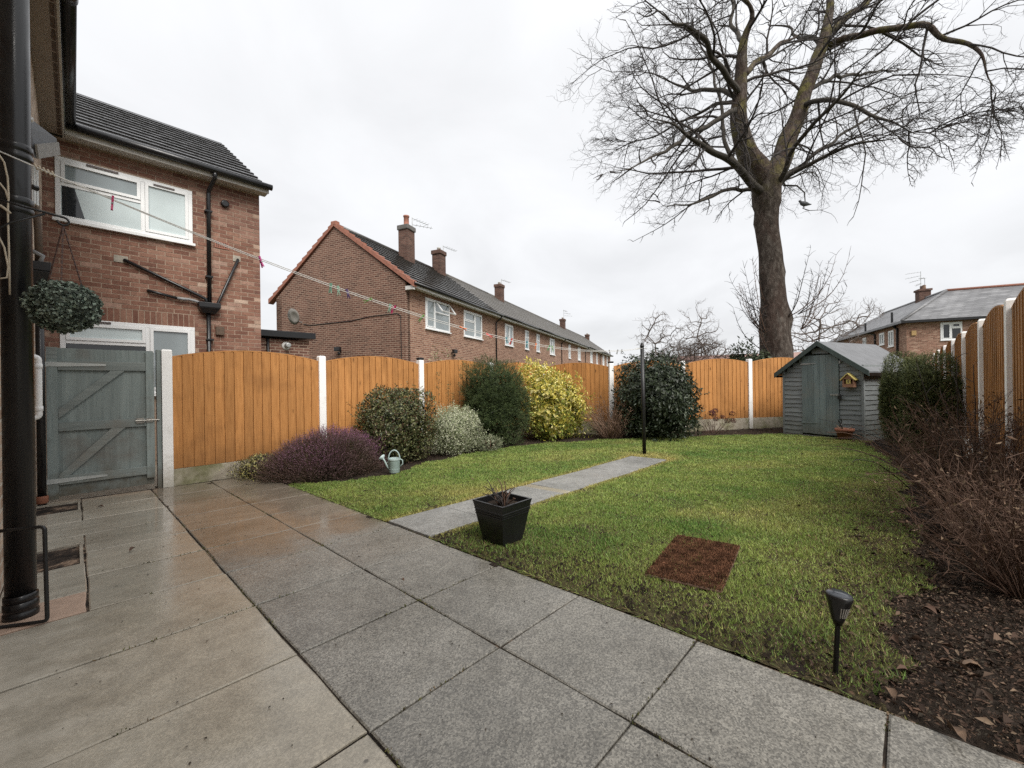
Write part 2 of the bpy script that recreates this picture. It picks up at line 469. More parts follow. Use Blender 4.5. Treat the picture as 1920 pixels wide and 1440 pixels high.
tile_mat('tile_weathered', (0.08, 0.075, 0.07), (0.17, 0.16, 0.15), 0.6, (0.075, 0.07, 0.045))
m = NM('slate_far', 0.45)
k = m.n.new('ShaderNodeTexBrick'); x, y, z = m.sepxyz(m.obj())[:3]
m.l.new(m.comb(m.math('ADD', x, m.math('MULTIPLY', y, 0.6)), m.math('MULTIPLY', z, 1.6), 0.0), k.inputs['Vector'])
k.inputs['Scale'].default_value = 1; k.inputs['Brick Width'].default_value = 0.3; k.inputs['Row Height'].default_value = 0.24; k.inputs['Mortar Size'].default_value = 0.012
k.inputs['Color1'].default_value = (0.11, 0.11, 0.115, 1); k.inputs['Color2'].default_value = (0.19, 0.19, 0.195, 1); k.inputs['Mortar'].default_value = (0.06, 0.06, 0.06, 1)
m.color(m.mix(0.6, k.outputs['Color'], m.ramp(m.noise(m.pos(), 0.9, 5, 0.6), [(0.3, 0.3), (0.7, 0.7)]), 'OVERLAY'))
m.bump(k.outputs['Fac'], -0.4, 0.02)
plain('roof_pink', (0.34, 0.22, 0.19), 0.8, 0.15, 3, 0.2)
plain('felt_grey', (0.17, 0.175, 0.185), 0.8, 0.18, 5, 0.4)

# --- wood
def wood_mat(name, dark, mid, light, axis='z', rough=0.65, knots=0.7, bump=0.25, dirt=(0.5, 0.5, 0.5), var=0.14, dirtf=0.0, streak=0.3, splash=None):
    m = NM(name, rough, 0.3)
    sc = {'z': (1, 1, 0.06), 'x': (0.06, 1, 1)}[axis]
    shift = m.math('MULTIPLY', m.rnd(), 37.0)
    p = m.n.new('ShaderNodeVectorMath'); p.operation = 'ADD'; m.l.new(m.obj(), p.inputs[0]); m.l.new(m.comb(shift, shift, shift), p.inputs[1])
    g = m.noise(m.mapping(p.outputs[0], sc), 55, 5, 0.6, 0.6)
    g2 = m.noise(m.mapping(p.outputs[0], sc), 12, 3, 0.5, 0.8)
    c = m.ramp(g, [(0.28, dark), (0.5, mid), (0.75, light)])
    c = m.mix(streak, c, m.ramp(g2, [(0.3, 0.28), (0.7, 0.7)]), 'OVERLAY')
    ks = {'z': (1, 1, 0.42), 'x': (0.42, 1, 1)}[axis]
    kn = m.voro(m.mapping(p.outputs[0], ks), 5.5, 'F1', 'Distance')
    c = m.mix(m.math('MULTIPLY', m.ramp(kn, [(0.05, 1.0), (0.13, 0.0)]), knots), c, tuple(q * 0.45 for q in dark))
    c = m.hsv(c, 0.5, 1.0, m.rng(m.rnd(), 0, 1, 1 - var, 1 + var))
    blot = m.noise(m.pos(), 2.4, 5, 0.6)
    c = m.mix(m.math('MULTIPLY', m.ramp(blot, [(0.5, 0.0), (0.72, 1.0)]), dirtf), c, dirt)
    if splash:                                             # damp and mud stain low on the timber
        zz = m.sepxyz(m.pos())[2]; wob = m.math('MULTIPLY', m.math('SUBTRACT', m.noise(m.pos(), 6, 5, 0.7), 0.5), 0.8)
        c = m.mix(m.rng(m.math('ADD', zz, wob), splash[0], splash[1], splash[2], 0.0), c, splash[3])
    m.color(c); m.bump(g, bump, 0.004)
    return m.m
wood_mat('fence_orange', (0.33, 0.142, 0.042), (0.45, 0.205, 0.064), (0.53, 0.255, 0.088), dirt=(0.22, 0.095, 0.03), dirtf=0.45, var=0.09, streak=0.24, knots=0.9, splash=(0.0, 0.42, 0.6, (0.20, 0.095, 0.035)))
wood_mat('fence_brown', (0.25, 0.115, 0.036), (0.36, 0.172, 0.055), (0.43, 0.215, 0.076), dirt=(0.14, 0.07, 0.025), dirtf=0.4, streak=0.2)
wood_mat('gate_paint', (0.165, 0.198, 0.193), (0.205, 0.24, 0.232), (0.235, 0.268, 0.256), knots=0.25, dirt=(0.13, 0.105, 0.085), dirtf=0.7, var=0.12, splash=(-0.15, 0.15, 0.85, (0.10, 0.085, 0.06)))
wood_mat('gate_paint_x', (0.165, 0.19, 0.183), (0.205, 0.232, 0.222), (0.24, 0.262, 0.25), 'x', knots=0.25, dirt=(0.17, 0.135, 0.105), dirtf=0.75, var=0.12, splash=(-0.15, 0.12, 0.7, (0.12, 0.1, 0.07)))
wood_mat('shed_paint', (0.135, 0.15, 0.154), (0.18, 0.197, 0.2), (0.215, 0.23, 0.23), 'x', knots=0.3, var=0.14, dirt=(0.10, 0.105, 0.09), dirtf=0.5, splash=(-0.1, 0.3, 0.6, (0.10, 0.105, 0.08)))
wood_mat('shed_door', (0.12, 0.155, 0.157), (0.16, 0.20, 0.20), (0.195, 0.235, 0.232), knots=0.3, dirt=(0.2, 0.19, 0.165), dirtf=0.55, var=0.12, splash=(-0.1, 0.28, 0.75, (0.12, 0.12, 0.1)))
wood_mat('shed_trim', (0.045, 0.06, 0.055), (0.06, 0.078, 0.072), (0.075, 0.095, 0.088), knots=0.1)
wood_mat('bird_wood', (0.20, 0.10, 0.06), (0.30, 0.16, 0.1), (0.38, 0.22, 0.14), 'x')
plain('bird_yellow', (0.62, 0.50, 0.16), 0.6, 0.1, 20)
wood_mat('grey_wood', (0.16, 0.15, 0.14), (0.24, 0.23, 0.215), (0.32, 0.31, 0.29), 'x')

m = NM('post_white', 0.75, 0.3)
n1 = m.noise(m.pos(), 18, 6, 0.7); n2 = m.noise(m.pos(), 4, 5, 0.65)
c = m.ramp(n1, [(0.2, (0.74, 0.73, 0.71)), (0.4, (0.85, 0.845, 0.83)), (0.8, (0.89, 0.885, 0.87))])
c = m.mix(m.ramp(n2, [(0.58, 0.0), (0.78, 0.5)]), c, (0.46, 0.44, 0.38))
zz = m.sepxyz(m.pos())[2]; c = m.mix(m.rng(m.math('ADD', zz, m.math('MULTIPLY', m.math('SUBTRACT', n1, 0.5), 0.7)), -0.15, 0.25, 0.7, 0.0), c, (0.36, 0.33, 0.25))
m.color(c); m.bump(n1, 0.35, 0.004)
m = NM('gravel_board', 0.85, 0.3)
n1 = m.noise(m.pos(), 14, 6, 0.65); n2 = m.noise(m.pos(), 2.1, 5, 0.7)
c = m.ramp(n1, [(0.3, (0.27, 0.235, 0.18)), (0.6, (0.40, 0.36, 0.29)), (0.8, (0.48, 0.45, 0.38))])
c = m.mix(m.ramp(n2, [(0.42, 0.0), (0.62, 0.85)]), c, m.ramp(n1, [(0.3, (0.12, 0.12, 0.05)), (0.7, (0.2, 0.2, 0.09))]))
m.color(c); m.bump(n1, 0.5, 0.006)

# --- plastics, metals, glass
plain('black_plastic', (0.012, 0.012, 0.013), 0.3, 0.2, 6)
plain('black_iron', (0.014, 0.014, 0.015), 0.45, 0.25, 15, 0.15)
plain('gutter_black', (0.010, 0.010, 0.011), 0.28, 0.2, 6)
plain('white_plastic', (0.80, 0.81, 0.81), 0.3, 0.05, 6)
plain('white_paint', (0.72, 0.71, 0.68), 0.5, 0.12, 6)
plain('cream_paint', (0.54, 0.51, 0.46), 0.55, 0.12, 6)
plain('soffit_beige', (0.33, 0.275, 0.225), 0.6, 0.1, 4)
plain('vent_brown', (0.13, 0.085, 0.055), 0.7, 0.3, 30)
plain('steel', (0.42, 0.40, 0.36), 0.4, 0.3, 30, 0.1, metal=0.7)
plain('galv', (0.42, 0.43, 0.42), 0.45, 0.15, 20, metal=0.4)
plain('terracotta', (0.30, 0.115, 0.065), 0.8, 0.2, 12, 0.2)
plain('hinge_paint', (0.48, 0.5, 0.48), 0.5, 0.15, 12)
plain('can_paint', (0.37, 0.47, 0.45), 0.45, 0.1, 20, 0.05)
plain('terracotta_pale', (0.5, 0.33, 0.14), 0.7, 0.15, 8)
plain('can_pale', (0.60, 0.72, 0.72), 0.5, 0.1, 20)
plain('rope_white', (0.68, 0.67, 0.63), 0.8, 0.1, 60)
plain('rope_cream', (0.60, 0.52, 0.40), 0.85, 0.15, 60)
plain('chain_rust', (0.10, 0.055, 0.045), 0.6, 0.2, 40)
plain('lead', (0.27, 0.275, 0.28), 0.5, 0.2, 8, 0.2)
plain('dish_grey', (0.33, 0.31, 0.28), 0.6, 0.2, 8)
plain('bird_feather', (0.11, 0.115, 0.125), 0.7, 0.3, 30)
plain('dark_room', (0.02, 0.02, 0.022), 0.9, 0.1, 4)
plain('pane_reflection', (0.55, 0.55, 0.54), 0.9, 0.2, 3)
plain('solar_lid', (0.05, 0.055, 0.065), 0.15, 0.1, 6)
def glass_mat(name, base, rough, coat=0.6):
    m = NM(name, rough, 0.6); n = m.noise(m.obj(), 1.6, 3)
    m.color(m.mix(1.0, base, m.ramp(n, [(0.3, 0.8), (0.7, 1.0)]), 'MULTIPLY'))
    m.b.inputs['Coat Weight'].default_value = coat; m.b.inputs['Coat Roughness'].default_value = 0.02
    m.bump(m.noise(m.obj(), 2.5, 2), 0.03, 0.01)
    return m.m
glass_mat('glass_frosted', (0.55, 0.63, 0.635), 0.25)
glass_mat('glass_dark', (0.03, 0.033, 0.036), 0.03, 0.0)
glass_mat('glass_mid', (0.26, 0.30, 0.31), 0.05)
def peg_mat(name, c): return plain('peg_' + name, c, 0.4, 0.05, 20)
for nme, c in dict(pink=(0.55, 0.05, 0.16), magenta=(0.55, 0.06, 0.25), green=(0.13, 0.34, 0.16), mint=(0.22, 0.42, 0.31), purple=(0.07, 0.03, 0.12), lime=(0.19, 0.36, 0.11), orange=(0.75, 0.18, 0.04), red=(0.6, 0.07, 0.06), teal=(0.05, 0.28, 0.33), grey=(0.35, 0.36, 0.36), white=(0.7, 0.7, 0.7)).items():
    peg_mat(nme, c)
m = NM('bark', 0.95, 0.2)
n1 = m.noise(m.mapping(m.obj(), (1, 1, 0.5)), 9, 8, 0.7, 0.6); n2 = m.noise(m.obj(), 2.0, 6, 0.7); x, y, z = m.sepxyz(m.obj())[:3]
c = m.ramp(n1, [(0.3, (0.022, 0.017, 0.014)), (0.5, (0.066, 0.053, 0.044)), (0.72, (0.17, 0.15, 0.13))])
c = m.mix(m.ramp(m.noise(m.mapping(m.obj(), (1, 1, 0.35)), 1.6, 5, 0.65, 0.8), [(0.45, 0.0), (0.6, 0.7)]), c, m.ramp(n1, [(0.3, (0.03, 0.018, 0.014)), (0.7, (0.09, 0.06, 0.048))]))
hi = m.math('MULTIPLY', m.ramp(n2, [(0.48, 0.0), (0.62, 0.8)]), m.math('MULTIPLY', m.rng(z, 6.5, 8.5, 0.0, 1.0), 1.0))
c = m.mix(hi, c, m.ramp(n1, [(0.3, (0.05, 0.047, 0.014)), (0.7, (0.17, 0.15, 0.042))]))
m.color(c); m.bump(n1, 0.9, 0.05)
plain('twig', (0.042, 0.034, 0.031), 0.9, 0.2, 3)
plain('bark_dark', (0.062, 0.052, 0.04), 0.95, 0.35, 6, 0.6)
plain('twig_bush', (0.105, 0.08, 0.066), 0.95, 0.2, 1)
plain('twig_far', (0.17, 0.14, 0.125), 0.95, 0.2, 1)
plain('stem_brown', (0.125, 0.070, 0.046), 0.85, 0.25, 10)
plain('leaf_brown', (0.19, 0.12, 0.075), 0.8, 0.35, 40, 0.3)
plain('stem_tan', (0.27, 0.17, 0.115), 0.85, 0.2, 10)
M = MATS

# ================================================================== SETTING
tag(MB().box(-400, 600, -400, 600, -0.75, -0.55).build('ground', M['terrain']), kind='structure')

def grid_sheet(name, x0, x1, y0, y1, step, mat, dz=0.0, inside=None, rough=0.0):
    nx = max(1, int(round((x1 - x0) / step))); ny = max(1, int(round((y1 - y0) / step)))
    xs = np.linspace(x0, x1, nx + 1); ys = np.linspace(y0, y1, ny + 1)
    X, Y = np.meshgrid(xs, ys)
    Z = gzv(X, Y) + dz + (RNG.normal(size=X.shape) * rough)
    V = np.stack([X, Y, Z], -1).reshape(-1, 3)
    i, j = np.meshgrid(np.arange(nx), np.arange(ny)); a = (j * (nx + 1) + i).ravel()
    F = np.stack([a, a + 1, a + nx + 2, a + nx + 1], 1)
    if inside is not None:
        cx = (xs[:-1] + xs[1:]) / 2; cy = (ys[:-1] + ys[1:]) / 2; CX, CY = np.meshgrid(cx, cy)
        F = F[inside(CX.ravel(), CY.ravel())]
    return tri_mesh(name, V, F, M[mat], smooth=True)

def in_poly(poly):
    P = np.array(poly)
    def f(x, y):
        c = np.zeros(len(x), bool); j = len(P) - 1
        for i in range(len(P)):
            xi, yi = P[i]; xj, yj = P[j]
            hit = ((yi > y) != (yj > y)) & (x < (xj - xi) * (y - yi) / (yj - yi + 1e-12) + xi)
            c ^= hit; j = i
        return c
    return f

GARDEN = in_poly([(1.84, -1.2), (17.2, -1.2), (17.2, -0.6), (12.1, 3.0), (9.0, 5.2), (8.55, 6.95), (0.7, 6.95), (0.7, 6.75), (1.84, 5.9)])
tag(grid_sheet('planting_bed', 0.7, 17.2, -1.2, 7.0, 0.1, 'soil', -0.012, GARDEN, 0.008), kind='structure')
LAWN_POLY = [(1.83, 0.06), (1.98, 0.04), (2.3, 0.06), (2.7, 0.0), (3.54, -0.12), (4.6, -0.04), (6.5, -0.06), (8.3, 0.10), (9.9, 0.45), (10.55, 0.45), (11.10, 1.95), (10.85, 2.25),
             (8.53, 4.30), (6.64, 5.50), (5.3, 5.70), (4.0, 5.56), (3.3, 5.28), (2.85, 5.10), (2.4, 5.25), (2.0, 5.62), (1.83, 5.6),
             (1.83, 3.24), (6.3, 3.24), (6.3, 2.62), (1.83, 2.62)]
_lawn = in_poly(LAWN_POLY)
def LAWN(x, y):
    wx = 0.035 * np.sin(y * 9 + np.sin(x * 7) * 2) + 0.02 * np.sin(y * 31 + x * 17); wy = 0.05 * np.sin(x * 6 + 1) + 0.035 * np.sin(x * 15 + y * 5) + 0.02 * np.sin(x * 43)
    edge = (x < 1.87) | ((y > 2.4) & (y < 3.5) & (x < 6.6))          # crisp along the paving
    return np.where(edge, _lawn(x, y), _lawn(x + wx, y + wy))
tag(grid_sheet('lawn', 1.81, 11.2, -0.2, 5.8, 0.04, 'turf', -0.003, LAWN, 0.003), kind='structure')

# --- patio: every slab is a piece of the patio
patio = empty('patio'); tag(patio, kind='structure')
tag(grid_sheet('joint_bed', -0.30, 1.86, -3.0, 6.86, 0.3, 'joint_sand', -0.010), kind=None).parent = patio
def slab_mesh(w, l, seed):
    """slab with slightly worn, rounded edges, origin at its middle, top at z=0"""
    r = random.Random(seed); hw, hl = w / 2, l / 2; mb = MB()
    e = 0.006
    j = lambda s=0.0026: r.uniform(-s, s)
    o = [(-hw + j(), -hl + j()), (hw + j(), -hl + j()), (hw + j(), hl + j()), (-hw + j(), hl + j())]
    ring = []
    for k in range(4):                              # uneven edges: two extra points a side
        a, b = o[k], o[(k + 1) % 4]
        for t in (0, 0.33, 0.66):
            ring.append((a[0] + (b[0] - a[0]) * t + j(), a[1] + (b[1] - a[1]) * t + j()))
    n = len(ring)
    ins = [(x - math.copysign(min(e, abs(x)), x) if abs(abs(x) - hw) < 0.01 else x, y - math.copysign(min(e, abs(y)), y) if abs(abs(y) - hl) < 0.01 else y) for x, y in ring]
    mb.v = [(x, y, -0.05) for x, y in ring] + [(x, y, -0.004) for x, y in ring] + [(x, y, 0) for x, y in ins]
    for k in range(n):
        k2 = (k + 1) % n
        mb.f.append((k, k2, n + k2, n + k)); mb.f.append((n + k, n + k2, 2 * n + k2, 2 * n + k))
    mb.f.append(tuple(2 * n + k for k in range(n)))
    return mb.mesh('paving_slab')
def slope_rot(x, y):
    return (math.atan2(gz(x, y + 0.1) - gz(x, y - 0.1), 0.2), -math.atan2(gz(x + 0.1, y) - gz(x - 0.1, y), 0.2), 0)
def lay(parent, x0, x1, y0, y1, mat, dz=0.0, tilt=0.0025, gap=0.0075):
    cx, cy = (x0 + x1) / 2, (y0 + y1) / 2
    if mat == 'slab_plain' and gap > 0.005: gap = 0.011
    key = (round(x1 - x0, 3), round(y1 - y0, 3), mat, random.randrange(4))
    if key not in SLABS:
        SLABS[key] = slab_mesh(x1 - x0 - gap, y1 - y0 - gap, hash(key[:2]) % 999 + key[3]); SLABS[key].materials.append(M[mat])
    o = add('paving_slab', SLABS[key], None, parent)
    o.location = (cx, cy, gz(cx, cy) + dz + random.uniform(-0.0015, 0.0015))
    r = slope_rot(cx, cy)
    o.rotation_euler = (r[0] + random.uniform(-tilt, tilt), r[1] + random.uniform(-tilt, tilt), random.uniform(-0.006, 0.006))
    return o
SLABS = {}
XL = [0.042, 0.642, 1.242, 1.842]
row_y = lambda r: 1.868 - (r - 7) * 0.609
for r in range(-1, 16):
    y1, y0 = row_y(r), row_y(r + 1)
    if y0 < -2.9 or y0 > 6.8: continue
    y1 = min(y1, 6.83)
    for c in range(3):
        mat = 'slab_plain' if c == 0 else 'slab_aggregate'
        if y1 - y0 < 0.12: continue
        lay(patio, -0.299 if c == 0 and r in (1, 5, 6, 7, 8, 9, 10, 11, 12, 13, 14) else XL[c], XL[c + 1], y0, y1, mat)
# cement margin along the house wall, pierced by two drains
for (y0, y1) in ((3.42, 4.03), (4.60, 4.91), (5.525, 6.10), (6.62, 6.8)):
    lay(patio, -0.299, 0.043, y0, y1, 'slab_plain', 0.0, 0.001, 0.003)
lay(patio, -0.299, 0.038, 3.085, 3.415, 'pink_cement', 0.002)

def drain(y0, y1, depth, mat, label):
    g = gz(-0.1, (y0 + y1) / 2)
    t = empty('drain_gully', (-0.13, (y0 + y1) / 2, g), 0, label, 'drain', 'drain gullies along the house wall')
    h = (y1 - y0) / 2; w = 0.165
    mb = MB(); e = 0.018
    mb.box(-w, w, -h, -h + e, -depth, 0.0); mb.box(-w, w, h - e, h, -depth, 0.0); mb.box(w - e, w, -h + e, h - e, -depth, 0.0); mb.box(-w, -w + e, -h + e, h - e, -depth, 0.0)
    mb.build('frame', M['cement'], t)
    MB().box(-w + e, w - e, -h + e, h - e, -depth - 0.01, -depth + 0.004).build('floor_plate', M[mat], t)
    MB().tube([(-w + e, -h * 0.1, -depth * 0.55), (w - 2 * e, -h * 0.05, -depth * 0.5), (w - 1.5 * e, h * 0.6, -depth * 0.5)], 0.008, 6).build('pipe', M['black_plastic'], t)
drain(4.035, 4.595, 0.07, 'drain_iron', 'open rectangular drain recess in the paving beyond the big black pipe')
drain(6.105, 6.615, 0.04, 'terracotta', 'reddish shallow drain at the foot of the grey gate')

tag(grid_sheet('passage', -0.30, 8.3, 6.88, 9.26, 0.3, 'cement', -0.02), kind='structure')
# --- garden path of slabs, one tan slab across
path = empty('path'); tag(path, kind='structure')
tag(grid_sheet('joint_bed', 1.85, 6.3, 2.60, 3.26, 0.15, 'joint_sand', -0.006), kind=None).parent = path
xs = [1.85, 2.45, 3.05, 3.58, 3.72, 4.40, 5.05, 5.70, 6.28]
for i in range(len(xs) - 1):
    lay(path, xs[i], xs[i + 1], 2.63, 3.23, 'slab_plain' if i == 3 else 'slab_path', 0.012, 0.006)

# ================================================================== windows
def window(parent, x0, x1, z0, z1, y, lights, glass='glass_mid', t=0.05, out=0.03, sill=True, frame='white_plastic', vents=()):
    """window in a wall facing local -y; lights = list of (fx0, fx1, fz0, fz1, sash) in fractions"""
    mb = MB(); w, h = x1 - x0, z1 - z0
    mb.box(x0, x1, y - out, y + 0.03, z0, z0 + t); mb.box(x0, x1, y - out, y + 0.03, z1 - t, z1)
    mb.box(x0, x0 + t, y - out, y + 0.03, z0 + t, z1 - t); mb.box(x1 - t, x1, y - out, y + 0.03, z0 + t, z1 - t)
    xi0, xi1, zi0, zi1 = x0 + t, x1 - t, z0 + t, z1 - t
    wi, hi = xi1 - xi0, zi1 - zi0
    xsp = sorted({l[0] for l in lights if l[0] > 0}); b = t * 0.45
    for f in xsp: mb.box(xi0 + wi * f - b, xi0 + wi * f + b, y - out + 0.002, y + 0.028, zi0, zi1)
    for l in lights:
        if l[2] > 0:
            mb.box(xi0 + wi * l[0] + (b if l[0] > 0 else 0), xi0 + wi * l[1] - (b if l[1] < 1 else 0), y - out + 0.004, y + 0.026, zi0 + hi * l[2] - b, zi0 + hi * l[2] + b)
    win = mb.build('window', M[frame], parent, bevel=0.004 if w > 1 and t > 0.045 else 0)
    for l in lights:
        a0 = xi0 + wi * l[0] + (b if l[0] > 0 else 0); a1 = xi0 + wi * l[1] - (b if l[1] < 1 else 0)
        c0 = zi0 + hi * l[2] + (b if l[2] > 0 else 0); c1 = zi0 + hi * l[3] - (b if l[3] < 1 else 0)
        s = t * 0.75
        if l[4]:
            o2 = out + 0.012; mb = MB(); e = 0.002
            mb.box(a0 + e, a1 - e, y - o2, y + 0.02, c0 + e, c0 + s); mb.box(a0 + e, a1 - e, y - o2, y + 0.02, c1 - s, c1 - e)
            mb.box(a0 + e, a0 + s, y - o2, y + 0.02, c0 + s, c1 - s); mb.box(a1 - s, a1 - e, y - o2, y + 0.02, c0 + s, c1 - s)
            mb.build('sash', M[frame], win)
        else: s = 0.0
        MB().box(a0 + s, a1 - s, y - 0.004, y + 0.006, c0 + s, c1 - s).build('pane', M[l[5] if len(l) > 5 else glass], win)
    if sill: MB().box(x0 - 0.03, x1 + 0.03, y - out - 0.05, y + 0.02, z0 - 0.045, z0 - 0.002).build('sill', M[frame], win)
    for (f0, f1, zz) in vents:
        MB().box(x0 + w * f0, x0 + w * f1, y - out - 0.022, y - out - 0.008, zz - 0.014, zz + 0.014).build('trickle_vent', M['drain_iron'], win)
    return win

def tile_courses(parent, x0, x1, y_e, z_e, y_r, z_r, n, mat, th=0.03, name='tile_course', wob=0.004):
    """courses of tiles from an eave line up to a ridge, along local x"""
    dy, dz = (y_r - y_e) / n, (z_r - z_e) / n
    L = math.hypot(dy, dz); nx, nz = -dz / L, dy / L
    if nz < 0: nx, nz = -nx, -nz
    for i in range(n):
        a = (y_e + dy * i, z_e + dz * i); b = (y_e + dy * (i + 1.12), z_e + dz * (i + 1.12)); mb = MB()
        k = max(1, int((x1 - x0) / 1.2)); 
        for q in range(k):
            u0 = x0 + (x1 - x0) * q / k; u1 = x0 + (x1 - x0) * (q + 1) / k - (0.004 if q < k - 1 else 0); d = random.uniform(0, wob)
            mb.hexa([(u0, a[0], a[1]), (u1, a[0], a[1]), (u1, b[0], b[1]), (u0, b[0], b[1]),
                     (u0, a[0] + nx * (th + d), a[1] + nz * (th + d)), (u1, a[0] + nx * (th + d), a[1] + nz * (th + d)),
                     (u1, b[0] + nx * 0.008, b[1] + nz * 0.008), (u0, b[0] + nx * 0.008, b[1] + nz * 0.008)])
        mb.build(name, M[mat], parent)

# ================================================================== THE HOUSE ON THE LEFT (own wall, very near)
own = empty('house', (-0.30, 0, 0), 0, 'brick house close on the left with beige soffit and black gutter overhead', 'house')
MB().box(-6.0, 0.0, -4.0, 9.24, -0.5, 4.95).build('wall', M['brick_own'], own)
for y0, y1 in ((-4.2, 5.3), (5.306, 9.20)):
    MB().box(0.002, 0.215, y0, y1, 4.93, 4.945).build('soffit_board', M['soffit_beige'], own)
for i in range(17):                                        # row of soffit vents
    y = 5.45 + i * 0.22
    MB().box(0.165, 0.198, y, y + 0.185, 4.926, 4.932).build('soffit_vent', M['vent_brown'], own)
MB().box(0.215, 0.235, -4.2, 9.20, 4.90, 5.08).build('fascia', M['cream_paint'], own)
g = MB()
for (ya, yb, r) in ((-4.2, 6.0, 0.062), (6.0, 9.02, 0.056)):
    g.tube([(0.30, ya, 5.02), (0.30, yb, 5.02)], r, 14)
g.tube([(0.30, 5.9, 5.02), (0.30, 6.05, 5.02)], 0.068, 14)
g.build('gutter', M['gutter_black'], own, True)
MB().hexa([(0.25, -4.2, 5.09), (0.25, 9.3, 5.09), (-3.2, 9.3, 7.4), (-3.2, -4.2, 7.4), (0.25, -4.2, 5.13), (0.25, 9.3, 5.13), (-3.2, 9.3, 7.44), (-3.2, -4.2, 7.44)]).build('roof', M['tile_dark'], own)
MB().hexa([(-6.3, -4.2, 5.09), (-6.3, 9.3, 5.09), (-3.2, 9.3, 7.40), (-3.2, -4.2, 7.40), (-6.3, -4.2, 5.13), (-6.3, 9.3, 5.13), (-3.2, 9.3, 7.44), (-3.2, -4.2, 7.44)]).build('roof', M['tile_dark'], own)
fr = MB()                                                  # projecting white window edge under the small canopy
for k in range(3): fr.box(0.03 + k * 0.016, 0.043 + k * 0.016, 6.20 + k * 0.03, 6.25 + k * 0.03, 2.93, 3.30)
fr.build('window_frame', M['white_plastic'], own)
cp = MB(); cp.hexa([(0.0, 5.75, 3.24), (0.085, 5.8, 3.22), (0.205, 6.45, 3.58), (0.0, 6.45, 3.55), (0.0, 5.75, 3.60), (0.05, 5.8, 3.50), (0.20, 6.45, 3.73), (0.0, 6.45, 3.84)])
can = cp.build('door_canopy', M['felt_grey'], own, bevel=0.006)
MB().bar((0.085, 5.77, 3.28), (0.212, 6.47, 3.64), 0.016, 0.12).build('canopy_fascia', M['grey_wood'], can)
MB().tube([(0.05, 5.78, 3.55), (0.055, 5.74, 3.56)], 0.016, 8).build('cap_bolt', M['white_plastic'], can)

def soil_pipe():
    t = empty('soil_pipe', (-0.195, 3.27, gz(-0.2, 3.27)), 0, 'thick black plastic soil pipe rising past the left edge of the picture', 'pipe')
    MB().lathe([(0.055, 0.0), (0.055, 4.95)], 28).build('pipe', M['black_plastic'], t, True)
    for z in (0.0, 2.32, 2.05):
        MB().lathe([(0.0555, z), (0.063, z + 0.004), (0.063, z + 0.03), (0.059, z + 0.034), (0.059, z + 0.044), (0.063, z + 0.048), (0.063, z + 0.078), (0.0555, z + 0.085)], 28, cap=False).build('collar', M['black_plastic'], t, True)
    MB().lathe([(0.0555, 0.086), (0.061, 0.09), (0.061, 0.115), (0.0555, 0.12)], 28, cap=False).build('collar', M['black_plastic'], t, True)
    MB().tube([(0.055, 0.035, 2.22), (0.073, 0.045, 2.22)], 0.014, 10).build('bolt', M['black_plastic'], t)
soil_pipe()
dp = empty('downpipe', (-0.245, 6.70, gz(-0.2, 6.7)), 0, 'slim black downpipe with hopper head between the soil pipe and the grey gate', 'pipe')
MB().lathe([(0.034, 0.0), (0.034, 2.4)], 18).build('pipe', M['black_plastic'], dp, True)
MB().hexa([(-0.05, -0.05, 2.36), (0.05, -0.05, 2.36), (0.05, 0.05, 2.36), (-0.05, 0.05, 2.36), (-0.052, -0.085, 2.50), (0.085, -0.085, 2.50), (0.085, 0.085, 2.50), (-0.052, 0.085, 2.50)]).box(-0.052, 0.092, -0.092, 0.092, 2.502, 2.60).build('hopper', M['black_plastic'], dp, bevel=0.008)
MB().tube([(0.0, 0.0, 2.58), (-0.004, 0.03, 2.95), (-0.03, 0.12, 3.5)], 0.03, 12).build('inlet_pipe', M['vent_brown'], dp, True)
MB().tube([(0.0, -0.06, 2.56), (0.03, -0.075, 2.66), (-0.05, -0.08, 2.70)], 0.022, 10).build('waste_pipe', M['lead'], dp, True)
MB().lathe([(0.04, 0.02), (0.048, 0.03), (0.048, 0.09), (0.04, 0.1)], 14, cap=False).build('collar', M['terracotta'], dp, True)
ov = empty('overflow_pipe', (-0.30, 5.0, 0), 0, 'white plastic waste pipe bent out from the house wall beside the gate', 'pipe')
def bend(pts, r=0.03):
    out = [Vector(pts[0])]
    for i in range(1, len(pts) - 1):
        p = Vector(pts[i]); a = (Vector(pts[i - 1]) - p).normalized(); b = (Vector(pts[i + 1]) - p).normalized()
        for k in range(6):
            t = k / 5; q = (p + a * r) * (1 - t) ** 2 + p * 2 * t * (1 - t) + (p + b * r) * t * t; out.append(q)
    out.append(Vector(pts[-1])); return out
MB().tube(bend([(0.0, 0, 1.345), (0.108, 0, 1.345), (0.108, 0, 0.86), (0.0, 0, 0.86)]), 0.019, 12).build('pipe', M['white_plastic'], ov, True)
for z in (1.27, 0.93): MB().lathe([(0.0192, z - 0.02), (0.0225, z - 0.018), (0.0225, z + 0.018), (0.0192, z + 0.02)], 14, (0.108, 0, 0), False).build('coupler', M['white_plastic'], ov, True)

hoop = MB().tube(bend([(-0.29, 3.19, 0.40), (-0.105, 3.06, 0.41), (-0.100, 3.06, -0.055), (-0.29, 3.19, -0.062), (-0.29, 3.19, 0.3)], 0.02), 0.0085, 8).build('rod_frame', M['black_iron'], None, True)
tag(hoop, 'black bent rod frame standing in front of the thick soil pipe', 'rod frame')

